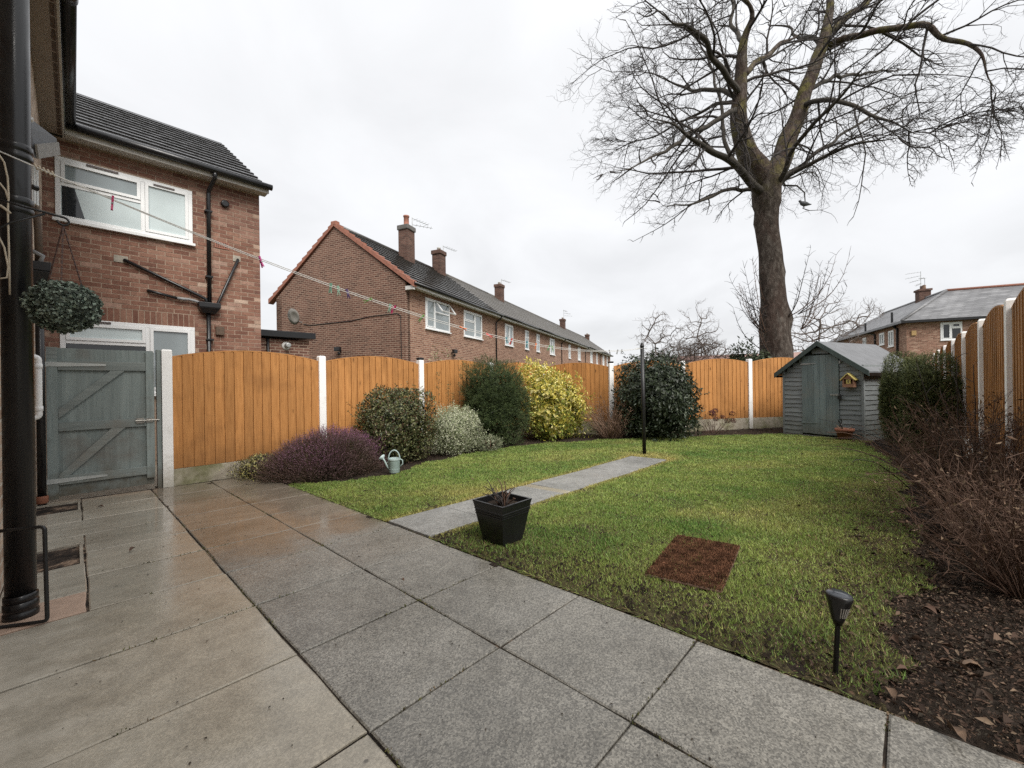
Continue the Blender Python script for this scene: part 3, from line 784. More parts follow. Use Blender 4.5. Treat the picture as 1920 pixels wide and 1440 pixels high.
# hanging basket: bracket, ball of small leaves, chains
br = empty('basket_bracket', (-0.30, 3.05, -0.13), 0, 'black scrolled wall bracket holding the round leaf ball', 'bracket')
scroll = [(0.27 + 0.02 * math.cos(a), 0, 2.055 + 0.02 * math.sin(a)) for a in np.linspace(math.pi / 2, -1.0 * math.pi, 14)]
MB().tube([(0.006, 0, 2.11), (0.14, 0, 2.09)] + scroll, 0.0055, 6).build('arm', M['black_iron'], br, True)
MB().tube([(0.006, 0, 1.90), (0.10, 0, 2.0), (0.21, 0, 2.075)], 0.0055, 6).build('strut', M['black_iron'], br, True)
MB().box(0.001, 0.008, -0.015, 0.015, 1.86, 2.15).build('wall_plate', M['black_iron'], br)
ball = empty('hanging_ball', (-0.030, 3.05, 1.495), 0, 'ball of small grey green leaves hanging on rusty chains at the left', 'hanging plant')
d = sphere_dirs(9000); rad = 0.126 * (lumps(d, 3, 4, 0.05) * lumps(d, 4, 26, 0.10))[:, None] * (0.86 + 0.14 * RNG.random((9000, 1)))
P = d * rad * np.array([1, 1, 0.92]); N = unit(d + RNG.normal(size=d.shape) * 0.5); D = unit(np.cross(N, RNG.normal(size=d.shape)) + d * 0.35)
V, F = leaves_arrays(P, D, N, 0.013 + 0.010 * RNG.random(9000), 0.011 + 0.006 * RNG.random(9000))
cc = np.array([0.27, 0.325, 0.265]) * (0.12 + 1.3 * RNG.random((9000, 1)) ** 1.6) + (RNG.random((9000, 1)) > 0.8) * np.array([0.06, 0.09, 0.07])
tag(tri_mesh('foliage', V, F, M['leaf_matt'], ball, np.repeat(cc, 4, 0)), kind='stuff')
MB().lathe([(0.02, -0.095), (0.08, -0.06), (0.104, 0), (0.08, 0.06), (0.02, 0.095)], 16).build('core', M['shed_trim'], ball, True)
for a in (0.4, 2.5, 4.6):
    p0 = Vector((0.0, 0.0, 0.41)); p1 = Vector((0.075 * math.cos(a), 0.075 * math.sin(a), 0.09)); mb = MB()
    for k in range(22):
        q0 = p0.lerp(p1, k / 22); q1 = p0.lerp(p1, (k + 1.15) / 22)
        mb.bar(q0, q1, 0.007 if k % 2 else 0.002, 0.002 if k % 2 else 0.007)
    mb.build('chain', M['chain_rust'], ball)

# ================================================================== THE NEIGHBOUR'S HOUSE
nb = empty('house', (0, 9.25, 0), 0, 'red brick house with white windows and waste pipes behind the grey gate', 'house')
NX0, NX1, NZ0, NZ1 = -0.32, 2.56, 0.9, 4.92
WIN_UP = (-0.17, 1.487, 3.675, 4.62); WIN_LO = (-0.14, 1.50, 1.0, 2.17)
MB().box(NX0, NX1, 0.0015, 7.0, -0.5, NZ1).build('wall', M['mortar'], nb)
HOLES = [WIN_UP, WIN_LO]
bricks = []                                            # (cx, cz, len, height)
rows = int((NZ1 - NZ0) / 0.075)
for r in range(rows):
    z = NZ0 + r * 0.075 + 0.0375
    if 2.17 <= z <= 2.40 and True: pass
    x = NX1 - (0.1125 if r % 2 else 0.0)
    cells = []
    if r % 2: cells.append((NX1 - 0.1125 + 0.005, NX1))
    while x > NX0:
        cells.append((max(NX0, x - 0.225 + 0.01), x)); x -= 0.225
    for a, b in cells:
        if b - a < 0.03: continue
        segs = [(a, b)]
        for hx0, hx1, hz0, hz1 in HOLES:
            top = hz1 + (0.226 if hz1 < 3 else 0.0)
            if hz0 - 0.03 < z < top + 0.02:
                ns = []
                for s0, s1 in segs:
                    if s1 <= hx0 or s0 >= hx1: ns.append((s0, s1))
                    else:
                        if s0 < hx0 - 0.03: ns.append((s0, hx0 - 0.005))
                        if s1 > hx1 + 0.03: ns.append((hx1 + 0.005, s1))
                segs = ns
        for s0, s1 in segs: bricks.append(((s0 + s1) / 2, z, s1 - s0 - 0.003, 0.0620))
xx = WIN_LO[0]
while xx < WIN_LO[1]:                                   # soldier course above the lower window
    bricks.append((xx + 0.0325, WIN_LO[3] + 0.113, 0.063, 0.215)); xx += 0.0745
def seen(b): return b[1] > 1.62
bricks = sorted([b for b in bricks if seen(b)], key=lambda b: -(b[2] * b[3]) / ((b[0]) ** 2 + 9.25 ** 2 + (b[1] - 1.08) ** 2))
BM = {}
for (cx, cz, ln, h) in bricks[:300]:
    k = (round(ln, 3), h)
    if k not in BM:
        BM[k] = MB().box(-k[0] / 2, k[0] / 2, -0.006, 0.03, -h / 2, h / 2).mesh('brick'); BM[k].materials.append(M['brick_unit'])
    o = add('brick', BM[k], None, nb); o.location = (cx, random.uniform(0.002, 0.006), cz); o.rotation_euler = (random.uniform(-0.01, 0.01), random.uniform(-0.004, 0.004), random.uniform(-0.006, 0.006))
rest = MB(); cl = []
pal = [(0.15, 0.073, 0.054), (0.185, 0.095, 0.07), (0.205, 0.108, 0.08), (0.225, 0.122, 0.09), (0.25, 0.143, 0.106), (0.235, 0.13, 0.097), (0.2, 0.104, 0.077), (0.19, 0.098, 0.072), (0.23, 0.127, 0.094), (0.17, 0.085, 0.063), (0.26, 0.15, 0.112), (0.215, 0.115, 0.085), (0.35, 0.24, 0.18)]
for (cx, cz, ln, h) in bricks[300:]:
    d0 = random.uniform(-0.004, 0.000); rest.box(cx - ln / 2, cx + ln / 2, d0, 0.03, cz - h / 2, cz + h / 2); cl += [random.choice(pal)] * 8
o = rest.build('brickwork', M['brick_rest'], nb); tag(o, kind='stuff')
at = o.data.color_attributes.new('Col', 'FLOAT_COLOR', 'POINT'); at.data.foreach_set('color', np.c_[np.array(cl), np.ones(len(cl))].astype(np.float32).ravel())
# roof
tile_courses(nb, -3.0, 2.66, -0.10, 5.07, 3.38, 7.345, 13, 'tile_dark', 0.032)
MB().tube([(-3.0, 3.42, 7.31), (2.66, 3.42, 7.31)], 0.075, 10).build('ridge', M['tile_dark'], nb, True)
MB().hexa([(-3.0, 3.42, 7.33), (2.64, 3.42, 7.33), (2.64, 7.2, 5.0), (-3.0, 7.2, 5.0), (-3.0, 3.42, 7.37), (2.64, 3.42, 7.37), (2.64, 7.2, 5.04), (-3.0, 7.2, 5.04)]).build('back_slope', M['tile_dark'], nb)
mb = MB(); mb.poly([(2.57, 0.0, 4.9), (2.57, 6.9, 4.9), (2.57, 3.4, 7.28)]); mb.poly([(2.45, 0.0, 4.9), (2.45, 3.4, 7.28), (2.45, 6.9, 4.9)]); mb.build('gable_wall', M['brick_gable'], nb)
MB().box(-0.06, 2.66, -0.24, 0.0, 4.90, 4.915).build('soffit', M['cream_paint'], nb)
MB().box(-0.06, 2.66, -0.262, -0.242, 4.88, 5.05).build('fascia', M['cream_paint'], nb)
MB().tube([(-0.05, -0.315, 5.005), (2.70, -0.315, 4.99)], 0.056, 14).build('gutter', M['gutter_black'], nb, True)
F3 = (0.0, 0.58)
window(nb, *WIN_UP, 0.0, [(0.0, 0.605, 0.58, 1.0, True, 'glass_mid'), (0.0, 0.605, 0.0, 0.58, False, 'glass_frosted'), (0.605, 1.0, 0.0, 1.0, True, 'glass_frosted')], t=0.06, out=0.02, sill=True, vents=((0.2, 0.42, 4.59), (0.68, 0.85, 4.555)))
window(nb, *WIN_LO, 0.0, [(0.0, 0.62, 0.72, 1.0, True, 'glass_frosted'), (0.0, 0.62, 0.0, 0.72, False, 'glass_dark'), (0.62, 1.0, 0.0, 1.0, True, 'glass_mid')], t=0.06, out=0.02, sill=True, vents=((0.02, 0.34, 2.14),))
# dark reflection painted on at the left end of the upper window
MB().hexa([(-0.10, -0.010, 3.74), (0.14, -0.010, 3.74), (0.14, -0.006, 3.74), (-0.10, -0.006, 3.74), (-0.10, -0.010, 4.20), (0.03, -0.010, 4.20), (0.03, -0.006, 4.20), (-0.10, -0.006, 4.20)]).build('pane_reflection', M['glass_dark'], nb)
pp = MB().tube(bend([(1.775, -0.315, 4.96), (1.775, -0.31, 4.86), (1.72, -0.055, 4.68), (1.715, -0.055, 2.62)], 0.05), 0.034, 12).build('downpipe', M['black_plastic'], nb, True)
MB().tube([(1.70, -0.055, 2.45), (1.70, -0.055, 0.2)], 0.034, 12).build('downpipe', M['black_plastic'], nb, True)
for z in (4.3, 3.1, 1.95): MB().box(1.66, 1.77, -0.10, 0.0, z, z + 0.03).build('bracket', M['black_plastic'], pp)
MB().hexa([(1.60, -0.12, 2.44), (1.80, -0.12, 2.44), (1.80, -0.002, 2.44), (1.60, -0.002, 2.44), (1.545, -0.16, 2.54), (1.865, -0.16, 2.54), (1.865, -0.002, 2.54), (1.545, -0.002, 2.54)]).box(1.54, 1.87, -0.165, -0.003, 2.542, 2.63).build('hopper', M['black_plastic'], nb, bevel=0.006)
MB().tube([(0.59, 0.0, 3.19), (0.59, -0.04, 3.19), (1.55, -0.05, 2.76), (1.66, -0.06, 2.70), (1.67, -0.07, 2.6)], 0.027, 10).build('waste_pipe', M['black_plastic'], nb, True)
MB().tube([(0.875, 0.0, 2.74), (0.88, -0.04, 2.735), (1.25, -0.05, 2.66)], 0.024, 10).build('waste_pipe', M['black_plastic'], nb, True)
MB().tube([(1.25, -0.05, 2.66), (1.34, -0.05, 2.655), (1.42, -0.05, 2.66), (1.50, -0.055, 2.645), (1.60, -0.06, 2.615)], [0.024, 0.027, 0.022, 0.024, 0.022], 10).build('waste_pipe', M['lead'], nb, True)
MB().tube([(2.18, 0.0, 3.54), (2.175, -0.04, 3.53), (1.84, -0.06, 2.64), (1.83, -0.06, 2.6)], 0.024, 10).build('waste_pipe', M['black_plastic'], nb, True)
for (x, z, w) in ((0.56, 3.2, 0.1), (2.17, 3.55, 0.07)): MB().box(x - w, x + w * 0.7, -0.012, 0.0, z - 0.05, z + 0.06).build('mortar_patch', M['cement'], nb)
ev = MB(); ev.lathe([(0.062, 0.0), (0.066, 0.05), (0.05, 0.06), (0.045, 0.06)], 18); ev.v = [(x + 1.98, -z, y + 4.545) for x, y, z in ev.v]; ev.build('extractor_vent', M['black_plastic'], nb, True)
for (x, z) in ((1.93, 3.76), (2.02, 1.72)):
    ab = MB().box(x - 0.11, x + 0.11, -0.012, 0.0, z - 0.065, z + 0.065).build('air_brick', M['brick_red_tile'], nb)
    for k in range(3):
        for j in range(7): MB().box(x - 0.09 + j * 0.027, x - 0.078 + j * 0.027, -0.0145, -0.0125, z - 0.045 + k * 0.035, z - 0.022 + k * 0.035).build('slot', M['dark_room'], ab)
MB().box(1.81, 1.94, -0.06, 0.0, 2.06, 2.22).build('meter_box', M['vent_brown'], nb, bevel=0.01)

# flat-roofed outhouse beside it
ex = empty('outhouse', (2.60, 11.5, 0), 0, 'low flat roofed brick outhouse with black fascia beyond the first fence panel', 'outhouse')
MB().box(0.0, 1.72, 0.0, 2.2, -0.5, 2.30).build('wall', M['brick_gable'], ex)
MB().box(-0.02, 1.84, -0.16, 2.3, 2.34, 2.50).build('roof', M['gutter_black'], ex, bevel=0.01)
MB().tube([(0.72, -0.05, 2.34), (0.72, -0.05, 0.5)], 0.034, 10).build('downpipe', M['black_plastic'], ex, True)
fl = MB(); fl.lathe([(0.05, 0.0), (0.05, 0.14), (0.062, 0.14), (0.062, 0.2), (0.03, 0.2)], 16); fl.v = [(x + 1.15, -z, y + 2.14) for x, y, z in fl.v]; fl.build('flue', M['galv'], ex, True)
pl = MB(); pl.lathe([(0.11, 0.0), (0.10, 0.02)], 16); pl.v = [(x + 1.15, -z, y + 2.14) for x, y, z in pl.v]; pl.build('flue_plate', M['white_paint'], ex, True)

# ================================================================== THE TERRACE
TA = math.radians(20.72); T0 = Vector((8.02, 12.64, 0)); tx = Vector((math.cos(TA), math.sin(TA), 0)); ty = Vector((-math.sin(TA), math.cos(TA), 0))
TE, TR, TD = 4.72, 7.18, 6.44
W2 = [(0.0, 0.36, 0.0, 1.0, True), (0.36, 1.0, 0.62, 1.0, False), (0.36, 1.0, 0.0, 0.62, False)]
W2b = [(0.0, 0.58, 0.62, 1.0, True), (0.0, 0.58, 0.0, 0.62, False), (0.58, 1.0, 0.0, 1.0, True)]
W1 = [(0.0, 1.0, 0.62, 1.0, True), (0.0, 1.0, 0.0, 0.62, False)]
WV = [(0.0, 0.5, 0.0, 1.0, True), (0.5, 1.0, 0.0, 1.0, True)]
def chimney(parent, x, y, z0, z1, w=0.55, dpt=0.5, pots=1, mossy=False):
    c = MB().box(x - w / 2, x + w / 2, y - dpt / 2, y + dpt / 2, z0, z1 - 0.22).build('chimney', M['brick_chimney'], parent)
    MB().box(x - w / 2 - 0.05, x + w / 2 + 0.05, y - dpt / 2 - 0.05, y + dpt / 2 + 0.05, z1 - 0.22, z1).build('chimney_cap', M['tile_weathered' if mossy else 'brick_chimney'], c, bevel=0.03)
    for k in range(pots):
        px = x + (k - (pots - 1) / 2) * 0.32
        MB().lathe([(0.13, z1), (0.15, z1 + 0.05), (0.12, z1 + 0.10), (0.115, z1 + 0.42), (0.14, z1 + 0.44), (0.14, z1 + 0.5), (0.10, z1 + 0.5)] if mossy else [(0.11, z1), (0.09, z1 + 0.15), (0.11, z1 + 0.17), (0.07, z1 + 0.2)], 12, (px, y, 0)).build('chimney_pot', M['brick_red_tile' if mossy else 'cream_paint'], c, True)
    MB().hexa([(x - w / 2 - 0.14, y - dpt / 2 - 0.2, z0 + 0.16), (x + w / 2 + 0.14, y - dpt / 2 - 0.2, z0 + 0.16), (x + w / 2 + 0.14, y + 0.2, z0 + 0.68), (x - w / 2 - 0.14, y + 0.2, z0 + 0.68),
               (x - w / 2 - 0.14, y - dpt / 2 - 0.2, z0 + 0.24), (x + w / 2 + 0.14, y - dpt / 2 - 0.2, z0 + 0.24), (x + w / 2 + 0.14, y + 0.2, z0 + 0.74), (x - w / 2 - 0.14, y + 0.2, z0 + 0.74)]).build('flashing', M['lead'], c)
    return c
def aerial(loc, rz, n=3, h=1.0, label='', elem=5):
    t = empty('tv_aerial', loc, rz, label, 'aerial', 'television aerials on the chimneys')
    MB().tube([(0, 0, -0.5), (0, 0, h)], 0.016, 5).build('mast', M['galv'], t)
    for k in range(n):
        z = h - 0.05 - k * 0.3; a = 0.6 - 0.5 * k
        e = Vector((math.cos(a), math.sin(a), 0)); s = Vector((-e.y, e.x, 0)); mb = MB()
        mb.tube([(0, 0, z), tuple(e * 0.95 + Vector((0, 0, z - 0.05)))], 0.011, 4)
        for j in range(elem):
            c = e * (0.2 + 0.17 * j) + Vector((0, 0, z - 0.01 * j)); mb.tube([tuple(c - s * 0.16), tuple(c + s * 0.16)], 0.007, 4)
        mb.build('antenna', M['galv'], t)
def terrace_house(x0, x1, wins, dpx, label, roof='tile_weathered', first=False, last=False, chim=(), wall='brick_front'):
    base = T0 + tx * x0
    h = empty('terrace_house', base, TA, label, 'house', 'houses of the brick terrace')
    L = x1 - x0
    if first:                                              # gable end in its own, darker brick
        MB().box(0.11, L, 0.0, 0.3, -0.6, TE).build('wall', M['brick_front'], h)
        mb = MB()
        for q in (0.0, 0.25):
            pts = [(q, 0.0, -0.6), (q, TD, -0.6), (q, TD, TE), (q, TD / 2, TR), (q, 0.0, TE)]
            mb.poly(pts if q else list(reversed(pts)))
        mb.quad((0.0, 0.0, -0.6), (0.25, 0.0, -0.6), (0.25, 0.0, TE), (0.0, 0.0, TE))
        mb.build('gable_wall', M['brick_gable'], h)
    else:
        MB().box(0.0, L, 0.0, 0.3, -0.6, TE).build('wall', M[wall], h)
    if last:
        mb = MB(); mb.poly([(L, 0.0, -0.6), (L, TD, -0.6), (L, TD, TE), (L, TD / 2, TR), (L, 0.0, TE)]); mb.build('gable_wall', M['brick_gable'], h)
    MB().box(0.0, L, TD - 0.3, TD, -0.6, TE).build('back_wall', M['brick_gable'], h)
    tile_courses(h, -0.03 if first else 0.0, L - 0.01, -0.32, TE - 0.06, TD / 2, TR + 0.06, 13 if first else 12, roof, 0.05 if first else 0.035)
    MB().hexa([(0, TD / 2, TR + 0.03), (L, TD / 2, TR + 0.03), (L, TD + 0.35, TE - 0.05), (0, TD + 0.35, TE - 0.05), (0, TD / 2, TR + 0.08), (L, TD / 2, TR + 0.08), (L, TD + 0.35, TE), (0, TD + 0.35, TE)]).build('back_slope', M[roof], h)
    MB().tube([(0.0, TD / 2, TR + 0.07), (L, TD / 2, TR + 0.07)], 0.09, 8).build('ridge', M[roof], h, True)
    MB().box(0.0, L, -0.32, -0.001, TE - 0.16, TE - 0.14).build('soffit', M['white_paint'], h)
    MB().box(0.0, L, -0.34, -0.321, TE - 0.2, TE - 0.04).build('fascia', M['white_paint'], h)
    MB().tube([(0.0, -0.40, TE - 0.07), (L - 0.01, -0.40, TE - 0.07)], 0.055, 8).build('gutter', M['gutter_black'], h, True)
    for (a, b, z0, z1, lights, gl) in wins: window(h, a - x0, b - x0, z0, z1, 0.0, lights, gl, t=0.06 if b - a > 1 else 0.05)
    if dpx is not None:
        MB().tube(bend([(dpx - x0, -0.40, TE - 0.1), (dpx - x0, -0.38, TE - 0.2), (dpx - x0, -0.06, TE - 0.42), (dpx - x0, -0.06, -0.4)], 0.06), 0.034, 8).build('downpipe', M['black_plastic'], h, True)
    for (cx, cy, zt, mossy) in chim:
        c = chimney(h, cx - x0, cy, TR - 0.75 - max(0, TD / 2 - cy) * 0.75, zt, mossy=mossy)
    return h
h1 = terrace_house(0.0, 7.7, [(1.2, 2.95, 3.25, 4.42, W2, 'glass_mid'), (4.17, 5.95, 3.25, 4.42, W2b, 'glass_mid'), (1.2, 2.95, 0.6, 1.8, W2, 'glass_mid')], 7.53, 'end house of the terrace, brick gable with red verge tiles facing the garden', 'tile_terrace', True, chim=((3.75, 2.7, 8.40, True), (6.95, 3.0, 8.24, False)))
for side in (0, 1):                                        # red verge tiles up both edges of the gable
    for k in range(13):
        t0, t1 = k / 13, (k + 0.96) / 13
        f = lambda t: ((-0.38 + t * (TD / 2 + 0.38)) if side == 0 else (TD + 0.38 - t * (TD / 2 + 0.38)), TE - 0.10 + t * (TR - TE + 0.2))
        (ya, za), (yb, zb) = f(t0), f(t1); s = 0.035
        MB().hexa([(-0.075, ya, za - 0.09), (0.16, ya, za - 0.09), (0.16, yb, zb - 0.09), (-0.075, yb, zb - 0.09), (-0.075, ya, za + 0.075 + s), (0.16, ya, za + 0.085 + s), (0.16, yb, zb + 0.055), (-0.075, yb, zb + 0.045)]).build('verge_tile', M['brick_red_tile'], h1)
MB().box(-0.08, 0.12, TD / 2 - 0.14, TD / 2 + 0.14, TR + 0.02, TR + 0.2).build('ridge_end', M['brick_red_tile'], h1, bevel=0.03)
MB().box(-0.02, 0.10, -0.34, -0.02, TE - 0.28, TE - 0.16).build('eaves_box', M['white_paint'], h1)
# open top light of the first window
op = MB(); ox0, ox1, oz1, oz0 = 1.90, 2.92, 4.36, 3.98; q = lambda t, z: -0.05 - 0.30 * t
for (a, b) in (((ox0, 0, oz1), (ox1, 0, oz1)), ((ox0, 1, oz0), (ox1, 1, oz0)), ((ox0, 0, oz1), (ox0, 1, oz0)), ((ox1, 0, oz1), (ox1, 1, oz0))):
    op.bar((a[0], -0.05 - 0.28 * a[1], a[2]), (b[0], -0.05 - 0.28 * b[1], b[2]), 0.045, 0.04, (0, 1, 0.6))
op.build('open_sash', M['white_plastic'], h1)
terrace_house(7.7, 13.3, [(8.77, 9.92, 3.23, 4.41, WV, 'glass_mid'), (11.89, 12.53, 3.23, 4.41, W1, 'glass_mid')], None, 'terrace house with a tall double window and a narrow one, right of the downpipe')
terrace_house(13.3, 20.4, [(14.04, 14.67, 3.23, 4.41, W1, 'glass_mid'), (17.04, 18.24, 3.23, 4.41, WV, 'glass_mid')], 20.1, 'terrace house in mid row above the yellow shrub, narrow window at its near end', chim=((14.6, 2.9, 8.1, False),))
terrace_house(20.4, 29.1, [(22.4, 23.05, 3.23, 4.41, W1, 'glass_mid'), (25.81, 26.85, 3.23, 4.41, WV, 'glass_mid')], 28.9, 'terrace house with a white downpipe, second from the far end', wall='brick_front')
terrace_house(29.1, 37.0, [(31.4, 32.5, 3.23, 4.41, WV, 'glass_mid'), (34.7, 35.3, 3.23, 4.41, W1, 'glass_mid')], 36.8, 'terrace house with a chimney carrying several aerials, last but one on the roofline', chim=((31.2, 2.9, 8.0, False),))
terrace_house(37.0, 44.5, [(38.6, 39.7, 3.23, 4.41, WV, 'glass_mid'), (41.6, 42.2, 3.23, 4.41, W1, 'glass_mid')], None, 'farthest house of the terrace with a wide chimney at its end', last=True, chim=((43.6, 2.9, 7.65, False),))
def on_terrace(x, y, z): return T0 + tx * x + ty * y + Vector((0, 0, z))
aerial(on_terrace(4.2, 2.7, 8.0), TA - 0.9, 2, 1.0, 'two armed television aerial on the mossy chimney nearest the gable')
aerial(on_terrace(7.4, 3.0, 8.0), TA - 0.9, 1, 0.7, 'single television aerial on the second chimney of the terrace')
aerial(on_terrace(15.0, 2.9, 7.9), TA - 0.9, 1, 0.7, 'small television aerial on the third chimney of the terrace')
aerial(on_terrace(31.7, 2.9, 7.9), TA - 0.7, 3, 1.2, 'stacked television aerials on the far thin chimney of the terrace')
# on the gable: dish, cable, lamp
ds = empty('satellite_dish', on_terrace(-0.02, 5.0, 3.72), TA, 'grey satellite dish fixed to the terrace gable', 'satellite dish')
prof = MB(); prof.lathe([(0.02, 0.0), (0.16, 0.03), (0.30, 0.11), (0.31, 0.115), (0.16, 0.045), (0.02, 0.015)], 20)
prof.v = [(-0.28 - z * 0.8 - y * 0.25, x, y + 0.1) for x, y, z in prof.v]; prof.build('reflector', M['dish_grey'], ds, True)
MB().tube([(0.02, 0, -0.08), (-0.14, 0, -0.06), (-0.27, 0, 0.08)], 0.022, 6).build('bracket', M['galv'], ds)
MB().tube([(-0.30, 0, -0.15), (-0.62, 0, 0.05)], 0.012, 5).build('feed_arm', M['galv'], ds)
tag(MB().tube([on_terrace(-0.012, 4.9, 3.56), on_terrace(-0.012, 4.6, 3.50), on_terrace(-0.012, 2.5, 3.52), on_terrace(-0.012, 1.6, 3.62), on_terrace(-0.012, 0.35, 3.64), on_terrace(-0.012, 0.2, 3.55), on_terrace(-0.012, 0.18, 0.6)], 0.014, 5).build('cable', M['black_plastic']), 'dark cable sagging across the terrace gable from the satellite dish', 'cable')
def flood(loc, rz, label):
    t = empty('floodlight', loc, rz, label, 'wall light', 'security floodlights on the terrace')
    MB().box(-0.14, 0.14, -0.22, -0.10, -0.02, 0.14).build('lamp_head', M['black_plastic'], t, bevel=0.02)
    MB().bar((0, -0.001, 0), (0, -0.16, 0.02), 0.06, 0.05).build('bracket', M['black_plastic'], t)
    MB().lathe([(0.02, -0.16), (0.055, -0.13), (0.055, -0.07), (0.02, -0.04)], 10, (0.03, -0.12, 0)).build('sensor', M['black_plastic'], t, True)
flood(on_terrace(0.0, 3.0, 2.42), TA - math.pi / 2, 'black floodlight low on the terrace gable above the fence')
flood(on_terrace(3.1, 0.0, 2.42), TA, 'black floodlight under the first front window of the terrace')
# white finial railing top seen above the fence
rl = empty('white_railing', on_terrace(12.0, -2.6, 0), TA, 'white spiked railing top showing above the back fence', 'railing')
MB().box(0, 4.2, -0.02, 0.02, 1.58, 1.64).build('rail', M['white_plastic'], rl)
for k in range(9): MB().lathe([(0.03, 1.64), (0.055, 1.70), (0.03, 1.74), (0.06, 1.79), (0.008, 1.9)], 6, (0.2 + k * 0.47, 0, 0)).build('finial', M['white_plastic'], rl)
for x in (0.05, 4.15): MB().box(x - 0.04, x + 0.04, -0.04, 0.04, -0.6, 1.66).build('post', M['white_plastic'], rl)

# ================================================================== HIPPED HOUSE ON THE RIGHT
K = Vector((38.8, -0.4, 0)); e1 = Vector((0.327, -0.945, 0)).normalized(); e2 = Vector((0.945, 0.327, 0)).normalized()
KA = math.atan2(e2.y, e2.x)                               # local x = e2, local y = -e1
rh = empty('hipped_house', K, KA, 'brick house with grey hipped slate roof beyond the shed and right fence', 'house')
def rp(a, b, z): return (b, -a, z)                        # a along e1, b along e2
MB().hexa([rp(0, 0, -0.7), rp(16, 0, -0.7), rp(16, 7, -0.7), rp(0, 7, -0.7), rp(0, 0, 4.95), rp(16, 0, 4.95), rp(16, 7, 4.95), rp(0, 7, 4.95)]).build('wall', M['brick_far'], rh)
MB().hexa([rp(0, 7.01, -0.7), rp(7, 7.01, -0.7), rp(7, 18, -0.7), rp(0, 18, -0.7), rp(0, 7.01, 4.95), rp(7, 7.01, 4.95), rp(7, 18, 4.95), rp(0, 18, 4.95)]).build('wing_wall', M['brick_far'], rh)
o_ = -0.35; ap = (3.5, 3.5)
mb = MB(); mb.poly([rp(o_, o_, 5.0), rp(16.3, o_, 5.0), rp(16.3, 3.5, 7.4), rp(3.5, 3.5, 7.4)]); mb.build('front_slope', M['slate_far'], rh)
mb = MB(); mb.poly([rp(o_, o_, 5.0), rp(3.5, 3.5, 7.4), rp(3.5, 14.7, 7.4), rp(o_, 18.3, 5.0)]); mb.build('side_slope', M['slate_far'], rh)
mb = MB(); mb.poly([rp(7.3, 7.3, 5.0), rp(3.5, 3.5, 7.4), rp(16.3, 3.5, 7.4), rp(16.3, 7.3, 5.0)]); mb.poly([rp(7.3, 7.3, 5.0), rp(7.3, 18.3, 5.0), rp(3.5, 14.7, 7.4), rp(3.5, 3.5, 7.4)]); mb.poly([rp(o_, 18.3, 5.0), rp(3.5, 14.7, 7.4), rp(7.3, 18.3, 5.0)]); mb.build('rear_slope', M['slate_far'], rh)
MB().tube([rp(3.5, 3.5, 7.42), rp(16.3, 3.5, 7.42)], 0.11, 6).build('ridge', M['brick_red_tile'], rh, True)
MB().tube([rp(3.5, 3.5, 7.42), rp(3.5, 14.7, 7.42)], 0.1, 6).build('ridge', M['slate_far'], rh, True)
MB().tube([rp(o_, o_, 5.02), rp(3.5, 3.5, 7.42)], 0.1, 6).build('hip', M['slate_far'], rh, True)
MB().box(-0.42, 18.3, -0.02, 0.42, 4.84, 5.0).build('gutter', M['gutter_black'], rh)
MB().box(-0.42, 0.02, -16.3, -0.021, 4.84, 5.0).build('gutter', M['gutter_black'], rh)
window(rh, 1.72, 2.78, 3.6, 4.76, 0.0, [(0.0, 0.5, 0.0, 1.0, True), (0.5, 1.0, 0.7, 1.0, True), (0.5, 1.0, 0.0, 0.7, False)], 'glass_dark', t=0.08).rotation_euler = (0, 0, -math.pi / 2)
for (b0, b1, z0, z1) in ((1.95, 2.85, 3.45, 4.62), (3.6, 4.5, 3.7, 4.62), (7.2, 8.0, 3.9, 4.6)):
    window(rh, -b1, -b0, z0, z1, 0.0, WV, 'glass_mid', t=0.07).rotation_euler = (0, 0, math.pi)
MB().tube([(2.0, 0.08, 5.9), (2.0, 0.08, 4.9), (1.2, 0.08, 4.6), (1.2, 0.08, 0.0)], 0.07, 6).build('soil_pipe', M['black_plastic'], rh)
MB().tube([(6.4, 0.3, 5.7), (6.4, 0.3, 4.9), (5.2, 0.08, 4.6), (5.2, 0.08, 0.0)], 0.07, 6).build('soil_pipe', M['black_plastic'], rh)
MB().box(-0.1, 0.0, -0.48, -0.24, 4.0, 4.32).build('alarm_box', M['terracotta_pale'], rh)
c = MB().box(6.4, 7.1, -3.8, -3.1, 6.6, 8.0).build('chimney', M['brick_chimney'], rh)
MB().box(6.33, 7.17, -3.87, -3.03, 8.0, 8.15).build('chimney_cap', M['brick_chimney'], c)
for k in range(2): MB().lathe([(0.13, 8.15), (0.11, 8.4), (0.13, 8.42), (0.08, 8.48)], 8, (6.57 + k * 0.36, -3.45, 0)).build('chimney_pot', M['chain_rust' if k else 'stem_tan'], c)
pA = K + e2 * 7.2 + e1 * 3.5
aerial((pA.x, pA.y, 8.1), 1.2, 4, 1.6, 'tall stacked aerial on the chimney of the hipped house', 4)
aerial((pA.x - 0.7, pA.y - 0.2, 8.1), 2.2, 1, 0.9, 'low bent aerial on the chimney of the hipped house', 4)

